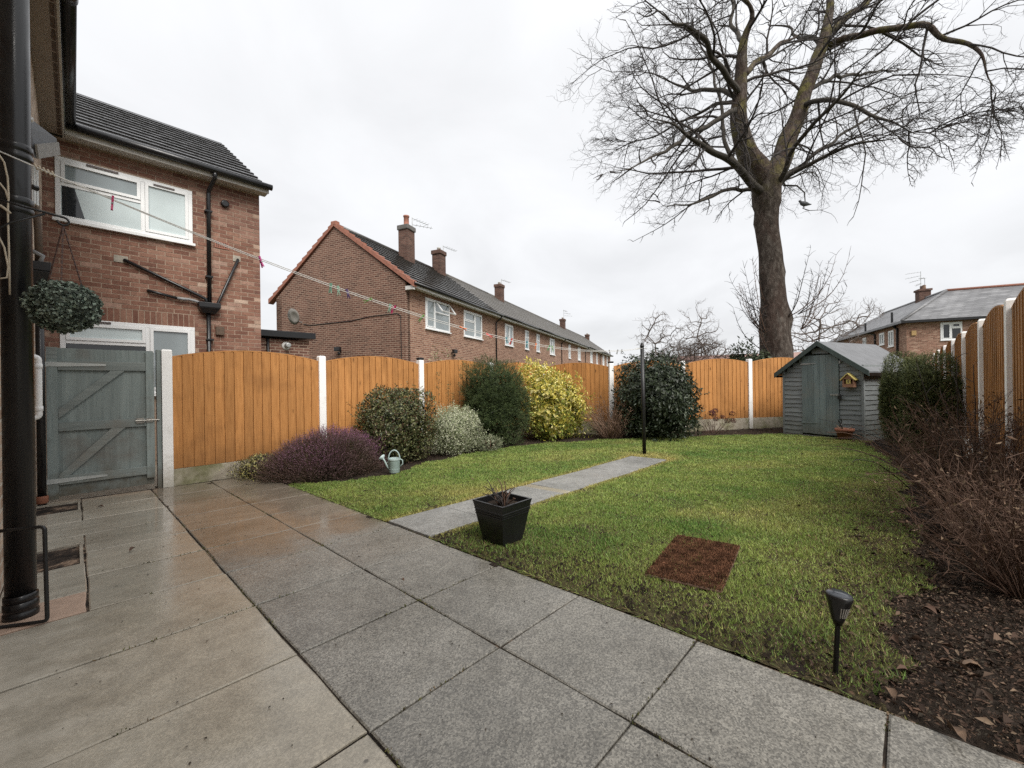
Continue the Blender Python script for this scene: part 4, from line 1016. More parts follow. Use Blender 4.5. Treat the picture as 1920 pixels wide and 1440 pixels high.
# pinkish roof of a building behind the back fence
gr = empty('garage', (25.5, 6.7, -0.4), math.radians(20), 'low building with a pinkish roof just above the back fence', 'garage')
MB().box(0, 3.0, -3.2, 3.4, -0.2, 2.0).build('wall', M['brick_far'], gr)
MB().hexa([(-0.3, -3.4, 2.0), (-0.3, 3.6, 2.0), (1.5, 3.6, 3.0), (1.5, -3.4, 3.0), (-0.3, -3.4, 2.06), (-0.3, 3.6, 2.06), (1.5, 3.6, 3.06), (1.5, -3.4, 3.06)]).build('roof', M['roof_pink'], gr)
MB().hexa([(3.3, -3.4, 2.0), (3.3, 3.6, 2.0), (1.5, 3.6, 3.0), (1.5, -3.4, 3.0), (3.3, -3.4, 2.06), (3.3, 3.6, 2.06), (1.5, 3.6, 3.06), (1.5, -3.4, 3.06)]).build('roof', M['roof_pink'], gr)

# ================================================================== FENCES
def fence_post(x, y, top, rz, label, group, cap=False):
    g = gz(x, y)
    t = empty('fence_post', (x, y, g), rz, label, 'fence post', group)
    w = 0.052
    MB().box(-w, w, -w, w, -0.3, top - g - 0.02).hexa([(-w, -w, top - g - 0.02), (w, -w, top - g - 0.02), (w, w, top - g - 0.02), (-w, w, top - g - 0.02), (-w * .8, -w * .8, top - g), (w * .8, -w * .8, top - g), (w * .8, w * .8, top - g), (-w * .8, w * .8, top - g)]).build('post', M['post_white'], t)
    if cap: MB().box(-w - .004, w + .004, -w - .004, w + .004, top - g + .001, top - g + 0.045).build('post_cap', M['black_plastic'], t, bevel=0.012)
def fence_panel(p, q, top0, top1, zb, mat, label, group, face=-1, rise=0.11, gl=None, board=0.113):
    """arched feather-edge panel from post p to post q; face = side of the boards"""
    p, q = Vector((*p, 0)), Vector((*q, 0)); d = q - p; L = d.length - 0.09; a = math.atan2(d.y, d.x); d.normalize()
    o0 = p + d * 0.045
    t = empty('arched_fence', (o0.x, o0.y, 0), a, label, 'fence panel', group)
    n = int(round(L / board)); w = L / n
    zt = lambda x: top0 + (top1 - top0) * x / L + rise * (math.sin(math.pi * min(max(x / L, 0), 1)) ** 0.85) - 0.10
    for k in range(n):
        x0, x1 = k * w - 0.004, (k + 1) * w + 0.012
        x1 = min(x1, L); x0 = max(0, x0); s = face
        j = random.uniform(0, 0.002)
        xg = x1 - (0.023 if face < 0 else 0.014) if k < n - 1 else x1                   # face stops short of the next board: a shadow gap
        def slabp(u0, u1, ya, yb, y_in):
            pts = [(u0, y_in, zb), (u1, y_in, zb), (u1, yb, zb), (u0, ya, zb), (u0, y_in, zt(u0)), (u1, y_in, zt(u1)), (u1, yb, zt(u1)), (u0, ya, zt(u0))]
            return pts if s > 0 else [pts[i] for i in (3, 2, 1, 0, 7, 6, 5, 4)]
        mb = MB(); mb.hexa(slabp(x0, xg, s * (0.024 + j), s * (0.017 + j), s * 0.0035)); mb.hexa(slabp(x0, x1, s * 0.0034, s * 0.0034, 0.0))
        mb.build('board', M[mat], t)
    cap = MB()
    for k in range(n):
        x0, x1 = k * w, (k + 1) * w
        cap.hexa([(x0, -0.022, zt(x0) - 0.004), (x1, -0.022, zt(x1) - 0.004), (x1, 0.022, zt(x1) - 0.004), (x0, 0.022, zt(x0) - 0.004), (x0, -0.022, zt(x0) + 0.014), (x1, -0.022, zt(x1) + 0.014), (x1, 0.022, zt(x1) + 0.014), (x0, 0.022, zt(x0) + 0.014)])
    cap.build('capping', M[mat], t)
    for z in (zb + 0.12, (zb + top0) / 2, top0 - 0.3): MB().box(0.0, L, -face * 0.001 if face < 0 else -0.035, 0.036 if face < 0 else -0.001, z, z + 0.045).build('rail', M[mat], t)
    if gl:
        g0, g1 = gz(p.x, p.y) - 0.25, gz(q.x, q.y) - 0.25
        gb = empty('gravel_board', (o0.x, o0.y, 0), a, gl, 'gravel board', 'concrete gravel boards under the fence')
        MB().hexa([(0, -0.022, g0), (L, -0.022, g1), (L, 0.022, g1), (0, 0.022, g0), (0, -0.022, zb - 0.004), (L, -0.022, zb - 0.004), (L, 0.022, zb - 0.004), (0, 0.022, zb - 0.004)]).build('board', M['gravel_board'], gb, bevel=0.006)

LF = 'white posts of the left and back fence'; RF_ = 'white posts of the right fence'
PG = 'arched orange panels of the left and back fence'; PR = 'arched brown panels of the right fence'
FP = [((0.815, 6.85), 1.578, 'white concrete fence post beside the grey gate', False),
      ((2.76, 6.85), 1.575, 'white fence post standing above the purple heather', False),
      ((4.66, 6.85), 1.575, 'white fence post with dark cap behind the clipped bronze shrub', True),
      ((6.57, 6.85), 1.575, 'white fence post hidden behind the tall dark yew', False),
      ((8.50, 6.85), 1.57, 'white fence post hidden behind the yellow leaved shrub', False),
      ((8.97, 5.12), 1.555, 'white fence post with dark cap behind the bare twiggy shrub', True),
      ((10.53, 3.99), 1.60, 'white fence post hidden behind the big dark evergreen', False),
      ((12.09, 2.853), 1.65, 'white fence post between the dark evergreen and the shed', False),
      ((13.65, 1.71), 1.66, 'white fence post out of sight behind the shed', False),
      ((15.21, 0.57), 1.66, 'white fence post at the far end behind the conifer hedge', False)]
for i, ((x, y), top, lab, cap) in enumerate(FP):
    rz = 0.0 if i < 5 else -0.63
    fence_post(x, y, top, rz, lab, LF, cap)
PL = ['large arched orange fence panel next to the grey gate', 'arched orange fence panel between heather post and bronze shrub', 'arched orange fence panel left of the tall dark yew',
      'arched orange fence panel mostly hidden between yew and yellow shrub', 'arched orange fence panel right of the yellow shrub, behind bare twigs', 'arched orange fence panel mostly hidden behind the big dark evergreen',
      'arched orange fence panel right of the dark evergreen, above the faded hydrangea', 'orange fence panel running behind the left side of the shed', 'orange fence panel wholly behind the shed']
GL = ['pale concrete gravel board beside the patio and gate', 'gravel board behind the heather', 'gravel board behind the variegated shrub', 'gravel board behind the yew', 'mossy gravel board right of the yellow shrub', 'gravel board behind the dark evergreen', 'green stained gravel board behind the faded hydrangea', 'gravel board next to the left wall of the shed', None]
for i in range(len(FP) - 1):
    zb = 0.04 if i < 4 else 0.115
    if FP[i][0][0] > 13.6: GLi = None
    else: GLi = GL[i]
    fence_panel(FP[i][0], FP[i + 1][0], FP[i][1], FP[i + 1][1], zb, 'fence_orange', PL[i], PG, -1, 0.12, GLi)
RX = [3.85, 5.65, 7.35, 9.1, 10.75, 12.6, 14.4, 16.3]
RL = ['white post of the right fence nearest the camera, outside the frame', 'tall white fence post at the right edge of the picture', 'second white post along the right fence', 'third white post along the right fence', 'fourth white post along the right fence, beside the hedge', 'fifth white post along the right fence above the hedge', 'sixth small white post of the right fence', 'farthest white post of the right fence']
for x, lab in zip(RX, RL): fence_post(x, -0.74, 1.77, 0.0, lab, RF_)
RPL = ['brown arched fence panel at the extreme right edge', 'brown arched fence panel between the two nearest right posts', 'brown arched fence panel, second along the right fence', 'brown arched fence panel, third along the right fence', 'brown arched fence panel, fourth along the right fence by the hedge', 'brown fence panel, fifth along the right fence', 'brown fence panel, farthest of the right fence']
for i in range(len(RX) - 1):
    fence_panel((RX[i], -0.74), (RX[i + 1], -0.74), 1.77, 1.77, 0.2, 'fence_brown', RPL[i], PR, 1, 0.12, None)
    
# ================================================================== GATE
gt = empty('garden_gate', (-0.21, 6.85, 0), 0, 'grey green painted timber gate with diagonal braces and strap hinges', 'gate')
GW, GB, GT = 0.90, -0.125, 1.555
nb_ = 8
for k in range(nb_):
    x0 = 0.006 + k * (GW - 0.012) / nb_; x1 = x0 + (GW - 0.012) / nb_ + 0.001
    MB().box(x0, x1, 0.0004 * (k % 3) + 0.0012 * (k % 2), 0.016, GB + 0.01, GT - 0.005 + random.uniform(-0.003, 0.003)).build('board', M['gate_paint'], gt)
f = -0.026
MB().box(0.0, 0.085, f, -0.001, GB - 0.01, GT - 0.13).build('stile', M['gate_paint'], gt, bevel=0.003)
MB().box(GW - 0.078, GW, f - 0.004, -0.001, GB + 0.09, GT - 0.02).build('stile', M['gate_paint'], gt, bevel=0.003)
for (z0, z1) in ((1.30, 1.405), (0.615, 0.715), (0.015, 0.115)):
    MB().box(0.086, GW - 0.079, f, -0.001, z0, z1).build('rail', M['gate_paint_x'], gt, bevel=0.003)
MB().box(0.0, 0.085, f, -0.001, 1.426, GT).build('head_board', M['gate_paint_x'], gt)
for (za, zb2) in ((0.86, 1.30), (0.13, 0.615)):
    xa, xb = 0.088, 0.53
    mb = MB(); mb.hexa([(xa, f + 0.002, za - 0.10), (xb + 0.10, f + 0.002, zb2), (xb + 0.10, -0.001, zb2), (xa, -0.001, za - 0.10), (xa, f + 0.002, za + 0.0), (xb - 0.02, f + 0.002, zb2), (xb - 0.02, -0.001, zb2), (xa, -0.001, za + 0.0)])
    mb.build('brace', M['gate_paint_x'], gt)
for z in (1.365, 0.066):
    MB().hexa([(-0.02, f - 0.006, z - 0.028), (0.47, f - 0.006, z - 0.011), (0.47, f - 0.001, z - 0.011), (-0.02, f - 0.001, z - 0.028), (-0.02, f - 0.006, z + 0.028), (0.47, f - 0.006, z + 0.011), (0.47, f - 0.001, z + 0.011), (-0.02, f - 0.001, z + 0.028)]).build('strap_hinge', M['hinge_paint'], gt)
blt = MB().box(0.73, 0.80, f - 0.014, f - 0.006, 0.655, 0.72).box(0.82, 0.885, f - 0.014, f - 0.006, 0.66, 0.715).build('bolt_plate', M['steel'], gt)
MB().tube([(0.72, f - 0.022, 0.688), (0.945, f - 0.022, 0.688)], 0.008, 8).tube([(0.80, f - 0.022, 0.688), (0.80, f - 0.05, 0.665)], 0.006, 6).build('bolt', M['steel'], blt)
gp = empty('gate_post', (0.735, 6.85, 0), 0, 'narrow grey painted timber post between the gate and white fence post', 'post')
MB().box(-0.022, 0.022, -0.035, 0.04, -0.3, 1.57).build('post', M['gate_paint'], gp, bevel=0.003)
MB().box(-0.026, -0.0225, -0.02, 0.0, -0.1, 0.8).build('stop_bead', M['chain_rust'], gp)

# ================================================================== SHED
SA = math.atan2(-0.9325, -0.361)
sh = empty('garden_shed', (11.19, 1.92, -0.15), SA, 'grey painted timber shed with apex roof and overlapping boards', 'shed')
# local x: along the front from left to right, local y: into the shed
SW, SL, SE, SR = 1.5, 2.2, 1.46, 2.02
# local +y must point away from the viewer
MB().box(0.03, SW - 0.03, 0.03, SL - 0.03, 0.0, SE).build('frame', M['shed_trim'], sh)
mb = MB(); mb.poly([(0.03, 0.03, SE), (SW - 0.03, 0.03, SE), (SW / 2, 0.03, SR - 0.03)]); mb.poly([(0.03, SL - 0.03, SE), (SW / 2, SL - 0.03, SR - 0.03), (SW - 0.03, SL - 0.03, SE)]); mb.build('gable', M['shed_trim'], sh)
BH = 0.098
def clad(x0, x1, z, parent, y=0.0, wavy=True):
    mb = MB(); n = 6; h = BH + 0.018
    for k in range(n):
        a0 = x0 + (x1 - x0) * k / n; a1 = x0 + (x1 - x0) * (k + 1) / n
        w0 = CW(a0, z); w1 = CW(a1, z)
        mb.hexa([(a0, y - 0.022, z + w0), (a1, y - 0.022, z + w1), (a1, y + 0.02, z + w1), (a0, y + 0.02, z + w0), (a0, y - 0.004, z + h), (a1, y - 0.004, z + h), (a1, y + 0.02, z + h), (a0, y + 0.02, z + h)])
    return mb.build('cladding_board', M['shed_paint'], parent)
CW = lambda x, z: 0.008 * math.sin(x * 7 + z * 31) + 0.004 * math.sin(x * 17 + z * 57)
D0, D1 = 0.39, 1.11
z = 0.03; i = 0
while z < SR - 0.16:
    zc = z + BH
    if zc < SE: xa, xb = 0.0, SW
    else:
        k = (zc + 0.01 - SE) / (SR - SE); xa, xb = SW / 2 * k, SW - SW / 2 * k
    if z < 1.76:
        if xa < D0 - 0.03: clad(xa, D0, z, sh)
        if xb > D1 + 0.03: clad(D1, xb, z, sh)
    else: clad(xa, xb, z, sh)
    z += BH; i += 1
z = 0.03
while z < SE - 0.05:                                       # right side wall
    mb = MB(); n = 8
    for k in range(n):
        a0 = 0.02 + (SL - 0.02) * k / n; a1 = 0.02 + (SL - 0.02) * (k + 1) / n; w0, w1 = CW(a0 + 3, z), CW(a1 + 3, z)
        mb.hexa([(SW - 0.02, a0, z + w0), (SW + 0.022, a0, z + w0), (SW + 0.022, a1, z + w1), (SW - 0.02, a1, z + w1), (SW - 0.02, a0, z + BH + 0.018), (SW + 0.004, a0, z + BH + 0.018), (SW + 0.004, a1, z + BH + 0.018), (SW - 0.02, a1, z + BH + 0.018)])
    mb.build('cladding_board', M['shed_paint'], sh)
    mb = MB(); mb.hexa([(-0.022, 0.02, z), (0.02, 0.02, z), (0.02, SL, z), (-0.022, SL, z), (-0.004, 0.02, z + BH + 0.018), (0.02, 0.02, z + BH + 0.018), (0.02, SL, z + BH + 0.018), (-0.004, SL, z + BH + 0.018)]); mb.build('cladding_board', M['shed_paint'], sh)
    z += BH
MB().box(SW - 0.012, SW + 0.028, -0.028, 0.02, 0.0, SE).build('corner_post', M['shed_paint'], sh)
MB().box(-0.028, 0.012, -0.028, 0.02, 0.0, SE).build('corner_post', M['shed_paint'], sh)
MB().box(-0.03, SW + 0.03, -0.01, SL, -0.06, 0.028).build('plinth', M['grey_wood'], sh)
dr = None
for k in range(6):
    x0 = D0 + 0.006 + k * (D1 - D0 - 0.012) / 6; x1 = x0 + (D1 - D0 - 0.012) / 6 - 0.003
    b = MB().box(x0, x1, -0.036 + random.uniform(0, 0.003), -0.012, 0.06 + random.uniform(0, 0.02), 1.755)
    if dr is None: dr = b.build('door', M['shed_door'], sh)
    else: b.build('board', M['shed_door'], dr)
for z in (1.58, 0.30): MB().hexa([(D0 - 0.01, -0.044, z - 0.02), (D0 + 0.30, -0.044, z - 0.006), (D0 + 0.30, -0.037, z - 0.006), (D0 - 0.01, -0.037, z - 0.02), (D0 - 0.01, -0.044, z + 0.02), (D0 + 0.30, -0.044, z + 0.006), (D0 + 0.30, -0.037, z + 0.006), (D0 - 0.01, -0.037, z + 0.02)]).build('hinge', M['galv'] if z > 1 else M['shed_door'], dr)
MB().box(D1 - 0.16, D1 + 0.01, -0.048, -0.038, 0.90, 0.935).build('hasp', M['galv'], dr)
pad = MB().box(D1 - 0.015, D1 + 0.045, -0.075, -0.045, 0.83, 0.895).tube([(D1 + 0.0, -0.06, 0.89), (D1 + 0.0, -0.06, 0.93), (D1 + 0.03, -0.06, 0.93), (D1 + 0.03, -0.06, 0.89)], 0.006, 6).build('padlock', M['black_iron'], dr)
MB().box(D1 + 0.0, D1 + 0.03, -0.042, -0.03, 1.56, 1.61).build('catch', M['galv'], dr)
# roof with overhang: two felted slopes
ov_ = 0.14; k = (SR - SE) / (SW / 2)
for s in (0, 1):
    xe = -ov_ if s == 0 else SW + ov_; ze = SE - k * ov_ + 0.0
    pts = [(xe, -0.10, ze), (SW / 2, -0.10, SR), (SW / 2, SL + 0.08, SR), (xe, SL + 0.08, ze)]
    top = [(p[0], p[1], p[2] + 0.028) for p in pts]
    MB().hexa(pts + top if s == 0 else [pts[i] for i in (1, 0, 3, 2)] + [top[i] for i in (1, 0, 3, 2)]).build('roof', M['felt_grey'], sh)
    n0 = (xe - (0.015 if s == 0 else -0.015), -0.118, ze - 0.035); n1 = (SW / 2, -0.118, SR - 0.02)
    MB().hexa([(n0[0], -0.13, n0[2] - 0.03), (n1[0], -0.13, n1[2] - 0.045), (n1[0], -0.103, n1[2] - 0.045), (n0[0], -0.103, n0[2] - 0.03), (n0[0], -0.13, n0[2] + 0.075), (n1[0], -0.13, n1[2] + 0.06), (n1[0], -0.103, n1[2] + 0.06), (n0[0], -0.103, n0[2] + 0.075)]).build('barge_board', M['shed_trim'], sh)
    MB().box(min(xe, xe + (0.02 if s == 0 else -0.02)), max(xe, xe + (0.02 if s == 0 else -0.02)), -0.09, SL + 0.07, ze - 0.06, ze - 0.004).build('eave_board', M['gutter_black'], sh)

SHM = Matrix.Translation((11.19, 1.92, -0.15)) @ Matrix.Rotation(SA, 4, 'Z')
def on_shed(x, y, z): return SHM @ Vector((x, y, z))
bh = empty('bird_house', on_shed(1.315, -0.045, 1.075), SA, 'small wooden bird house with yellow roof hung on the shed front', 'bird house')
bh.scale = (0.85, 0.9, 0.9)
MB().box(-0.115, 0.115, -0.10, 0.0, 0.0, 0.02).box(-0.115, 0.115, -0.012, 0.0, 0.021, 0.18).box(0.09, 0.115, -0.10, -0.013, 0.021, 0.18).box(-0.115, -0.09, -0.10, -0.013, 0.021, 0.18).build('body', M['bird_wood'], bh)
MB().prism([(0, 0), (1, 0), (1, 1), (0, 1)], 0, 1).v
mb = MB(); mb.v = [(-0.115, -0.10, 0.181), (0.115, -0.10, 0.181), (0, -0.10, 0.29), (-0.115, 0.0, 0.181), (0.115, 0.0, 0.181), (0, 0.0, 0.29)]; mb.f = [(0, 1, 2), (3, 5, 4), (0, 3, 4, 1), (1, 4, 5, 2), (2, 5, 3, 0)]; mb.build('gable', M['bird_wood'], bh)
for s in (-1, 1): MB().bar((s * 0.155, -0.058, 0.155), (s * -0.006, -0.058, 0.312), 0.15, 0.016, (s * 0.7, 0, 0.7)).build('roof', M['bird_yellow'], bh)
dd_ = MB().box(-0.05, 0.045, -0.085, -0.078, 0.075, 0.18).build('front_panel', M['bird_yellow'], bh)
MB().box(-0.012, 0.008, -0.088, -0.0855, 0.10, 0.155).build('entrance', M['chain_rust'], dd_)
MB().box(-0.089, 0.089, -0.10, -0.09, 0.021, 0.07).build('front_rail', M['bird_wood'], bh)

tp = empty('plant_pot', (10.50, 0.80, gz(10.5, 0.8) + 0.0), 0.3, 'terracotta plant pot with dry stalks standing at the shed door', 'plant pot')
MB().lathe([(0.10, 0.0), (0.135, 0.17), (0.155, 0.17), (0.16, 0.235), (0.14, 0.235), (0.135, 0.20)], 24).build('pot', M['terracotta'], tp, True)
MB().lathe([(0.001, 0.199), (0.13, 0.205)], 20, cap=False).build('compost', M['soil'], tp)
for k in range(9):
    a = random.uniform(0, 6.28); MB().tube([(0.03 * math.cos(a), 0.03 * math.sin(a), 0.20), (0.10 * math.cos(a), 0.10 * math.sin(a), 0.24), (0.15 * math.cos(a), 0.15 * math.sin(a), 0.26 + random.uniform(-.03, .04))], [0.007, 0.006, 0.002], 5).build('dry_stalk', M['stem_tan'], tp)
tr = empty('hand_fork', (10.50, 0.80, gz(10.5, 0.8) + 0.19), 0, 'black handled garden fork stuck in the terracotta pot', 'garden tool')
dirv = (-RIGHT * 0.30 + Vector((0, 0, 1))).normalized(); p0 = -RIGHT * 0.03
sd = RIGHT
MB().tube([p0, p0 + dirv * 0.14], [0.011, 0.014], 8).build('shaft', M['black_plastic'], tr, True)
h0 = p0 + dirv * 0.14
MB().tube([h0, h0 + dirv * 0.05 + sd * 0.03, h0 + dirv * 0.09 + sd * 0.035, h0 + dirv * 0.10 - sd * 0.035, h0 + dirv * 0.05 - sd * 0.03, h0], 0.009, 7).build('handle', M['black_plastic'], tr, True)

# ================================================================== SMALL THINGS ON THE LAWN AND PATIO
# planter
px_, py_ = 2.165, 2.15
pt = empty('planter', (px_, py_, gz(px_, py_) + 0.004), 0.0, 'black square tapered plastic planter with bare twigs on the lawn corner', 'planter')
def sq(mb, prof):
    base = len(mb.v)
    for h, z in prof: mb.v += [(-h, -h, z), (h, -h, z), (h, h, z), (-h, h, z)]
    for i in range(len(prof) - 1):
        for k in range(4): mb.f.append((base + 4 * i + k, base + 4 * i + (k + 1) % 4, base + 4 * i + 4 + (k + 1) % 4, base + 4 * i + 4 + k))
    return mb
mb = sq(MB(), [(0.102, 0.0), (0.138, 0.205), (0.142, 0.207), (0.142, 0.213), (0.139, 0.215), (0.1405, 0.222), (0.1445, 0.224), (0.1445, 0.230), (0.1415, 0.232), (0.143, 0.239), (0.147, 0.241), (0.147, 0.247), (0.1445, 0.249), (0.154, 0.297), (0.157, 0.300), (0.156, 0.305), (0.142, 0.305), (0.136, 0.255)])
mb.build('pot', M['black_plastic'], pt)
MB().box(-0.135, 0.135, -0.135, 0.135, 0.245, 0.262).build('compost', M['soil'], pt)
rr = random.Random(4)
for k in range(18):
    a = rr.uniform(0, 6.28); lean = rr.uniform(0.1, 0.8); hgt = rr.uniform(0.07, 0.19); p = Vector((rr.uniform(-.035, .035), rr.uniform(-.035, .035), 0.258)); pts = [p.copy()]
    for j in range(4):
        p = p + Vector((math.cos(a) * lean * hgt / 3, math.sin(a) * lean * hgt / 3, hgt / 4)); a += rr.uniform(-1.5, 1.5); lean += rr.uniform(-.4, .6); pts.append(p.copy())
    MB().tube(pts, [0.006, 0.0055, 0.005, 0.004, 0.0025], 5).build('twig', M['stem_brown' if k % 2 else 'twig'], pt, True)

# watering can: spout towards the left of the picture
wc_x, wc_y = 3.09, 5.21
wc = empty('watering_can', (wc_x, wc_y, gz(wc_x, wc_y) + 0.01), math.atan2(-RIGHT.y, -RIGHT.x) + 0.12, 'small pale blue green watering can beside the heather', 'watering can')
MB().lathe([(0.070, 0.0), (0.074, 0.006), (0.083, 0.19), (0.086, 0.195), (0.086, 0.203), (0.080, 0.203), (0.079, 0.16)], 26).build('body', M['can_paint'], wc, True)
MB().lathe([(0.0745, 0.05), (0.0785, 0.054), (0.0747, 0.058)], 26, cap=False).build('rib', M['can_paint'], wc, True)
MB().tube([(0.062, 0, 0.035), (0.10, 0, 0.10), (0.135, 0, 0.175), (0.155, 0, 0.205)], [0.017, 0.014, 0.012, 0.013], 12).build('spout', M['can_paint'], wc, True)
rs = MB(); rs.lathe([(0.014, 0.0), (0.048, 0.03), (0.05, 0.036), (0.001, 0.042)], 20); rot = Matrix.Translation((0.148, 0, 0.197)) @ Matrix.Rotation(math.radians(48), 4, 'Y') @ Matrix.Rotation(0.35, 4, 'X'); rs.v = [tuple(rot @ Vector(v)) for v in rs.v]; rs.build('rose', M['can_pale'], wc, True)
MB().tube([(0.10, 0.0, 0.15), (0.083, 0, 0.15)], 0.006, 6).build('brace', M['can_paint'], wc)
MB().tube([(0.078 * math.cos(a), 0, 0.19 + 0.125 * math.sin(a)) for a in np.linspace(0.0, math.pi, 16)], 0.0085, 8).build('top_handle', M['can_paint'], wc, True)
MB().tube([(-0.082, 0, 0.19), (-0.115, 0, 0.17), (-0.118, 0, 0.12), (-0.08, 0, 0.08)], 0.008, 8).build('back_handle', M['can_paint'], wc, True)
MB().lathe([(0.079, 0.175), (0.0865, 0.177), (0.0865, 0.192)], 26, cap=False).build('rim_band', M['can_pale'], wc, True)

# washing line post
wp = empty('washing_line_post', (6.61, 3.155, gz(6.61, 3.155)), 0, 'black metal washing line post at the end of the path', 'post')
MB().tube([(0, 0, -0.05), (-0.012, 0.012, 1.82)], 0.031, 14).build('post', M['black_iron'], wp, True)
MB().lathe([(0.02, 1.82), (0.036, 1.822), (0.036, 1.85), (0.022, 1.86), (0.03, 1.875), (0.005, 1.90)], 14, (-0.012, 0.012, 0)).build('finial', M['black_iron'], wp, True)
MB().tube([tuple(-RIGHT * 0.105 + Vector((-0.012, 0.012, 1.795))), tuple(RIGHT * 0.075 + Vector((-0.012, 0.012, 1.80)))], 0.009, 8).build('cross_bar', M['galv'], wp)

HK = Vector((-0.30, 3.0, 2.20)); PK = Vector((6.6, 3.17, 1.655))
def line_pt(t, sag, e=None):
    p = HK.lerp(e or PK, t); p.z -= 4 * sag * t * (1 - t); return p
for k, (sag, off) in enumerate(((0.345, -0.03), (0.37, 0.03))):
    e = PK + RIGHT * off
    tag(MB().tube([line_pt(t, sag, e) for t in np.linspace(0, 1, 60)], 0.0027, 5).build('washing_line', M['rope_white'], None, True), ['upper strand of the white washing line from house to post', 'lower strand of the white washing line from house to post'][k], 'washing line', 'strands of the washing line')
kn = MB(); 
for k in range(5): kn.tube([line_pt(0.026 + 0.002 * k, 0.345) + Vector((0, 0, 0.012)), line_pt(0.027 + 0.002 * k, 0.345) + Vector((0.004, 0.0, -0.012))], 0.004, 5)
tag(kn.build('rope_knot', M['rope_cream'], None, True), 'cream knot tied on the washing line near the canopy', 'rope')
PEG = [(0.065, 'pink', 'pink peg on the line in front of the upstairs window', 0.1, 0), (0.165, 'magenta', 'magenta peg on the line at the corner of the brick house', -0.35, 0),
       (0.232, 'mint', 'pale green peg, first of the group before the gable', 0.1, 0), (0.24, 'mint', 'mint peg just left of the purple peg', -0.1, 0), (0.25, 'purple', 'dark purple peg hanging before the gable', -0.25, 0), (0.277, 'lime', 'bright green peg lying along the line mid gable', 1.2, 0),
       (0.303, 'mint', 'small green peg left of the crimson peg', 0.2, 0), (0.309, 'pink', 'crimson peg before the corner of the gable', 0.6, 0), (0.35, 'lime', 'green peg before the edge of the open window', 0.7, 0), (0.415, 'orange', 'orange peg before the second terrace window', -1.2, 0),
       (0.467, 'red', 'red orange peg left of the terrace downpipe', -1.0, 0), (0.508, 'teal', 'dark teal peg before the tall double window', -0.1, 0), (0.52, 'red', 'red peg next to the teal one at the double window', 0.4, 0), (0.558, 'teal', 'teal peg before the narrow terrace window', 0.1, 0),
       (0.582, 'orange', 'small orange peg between the narrow windows', 0.2, 0), (0.62, 'green', 'green peg before the far terrace window', 0.5, 0), (0.629, 'lime', 'longer green peg hanging right of its green neighbour', -0.1, 0), (0.684, 'white', 'white peg on the thin far part of the line', 0.2, 0),
       (0.837, 'grey', 'grey peg against the sky left of the post, first of three', -0.15, 0), (0.874, 'grey', 'grey peg against the sky left of the post, middle of three', 0.3, 0), (0.894, 'grey', 'grey peg against the sky left of the post, nearest the post', 0.25, 0)]
def peg_meshes():
    m = []
    for s in (-1, 1):
        mb = MB(); mb.hexa([(s * 0.002, -0.005, 0.022), (s * 0.010, -0.005, 0.022), (s * 0.010, 0.005, 0.022), (s * 0.002, 0.005, 0.022), (s * 0.001, -0.005, -0.03), (s * 0.007, -0.005, -0.03), (s * 0.007, 0.005, -0.03), (s * 0.001, 0.005, -0.03)])
        mb.hexa([(s * 0.001, -0.005, -0.0305), (s * 0.007, -0.005, -0.0305), (s * 0.007, 0.005, -0.0305), (s * 0.001, 0.005, -0.0305), (s * 0.009, -0.005, -0.062), (s * 0.013, -0.005, -0.062), (s * 0.013, 0.005, -0.062), (s * 0.009, 0.005, -0.062)])
        m.append(mb)
    sp = MB().tube([(-0.011, 0, -0.022), (0.011, 0, -0.022)], 0.005, 6)
    return m, sp
PGS = {}
for t, c, lab, tilt, _ in PEG:
    if c not in PGS:
        m2, sp = peg_meshes(); PGS[c] = [q.mesh('jaw') for q in m2]
        for q in PGS[c]: q.materials.append(M['peg_' + c])
    if 'sp' not in PGS:
        PGS['sp'] = sp.mesh('spring'); PGS['sp'].materials.append(M['galv'])
    p = line_pt(t, 0.357)
    o = empty('clothes_peg', p, 0, lab, 'clothes peg', 'clothes pegs on the washing line')
    o.matrix_world = Matrix.Translation(p) @ Matrix(((RIGHT.x, FWD.x, 0, 0), (RIGHT.y, FWD.y, 0, 0), (0, 0, 1, 0), (0, 0, 0, 1))) @ Matrix.Rotation(tilt, 4, 'Y') @ Matrix.Rotation(random.uniform(-.9, .9), 4, 'Z') @ Matrix.Scale(0.88, 4)
    for q in PGS[c]: add('jaw', q, None, o)
    add('spring', PGS['sp'], None, o)
# loose cream rope looped down at the left edge
lp = [Vector((-0.245, 3.62, z)) for z in (2.42, 2.36, 2.26, 2.18, 2.10)]
wob = [(0, 0, 0), (0.012, 0, 0), (0.022, 0, 0), (0.022, 0, 0), (0.018, 0, 0)]
rope = [(-0.235, 3.05, 2.19), (-0.215, 3.05, 2.15), (-0.205, 3.05, 2.08), (-0.203, 3.05, 2.0), (-0.206, 3.05, 1.92), (-0.204, 3.05, 1.72), (-0.203, 3.05, 1.53)]
tag(MB().tube(rope, 0.0038, 6).tube([(-0.23, 3.05, 2.05), (-0.212, 3.05, 2.02), (-0.205, 3.05, 1.98)], 0.0038, 6).tube([(-0.235, 3.05, 1.80), (-0.218, 3.05, 1.75), (-0.207, 3.05, 1.66), (-0.211, 3.05, 1.61), (-0.235, 3.05, 1.60)], 0.0038, 6).tube([(-0.23, 3.05, 1.945), (-0.212, 3.05, 1.93), (-0.198, 3.05, 1.915)], 0.006, 6).build('rope', M['rope_cream'], None, True), 'loose cream rope hanging in loops in front of the soil pipe', 'rope')

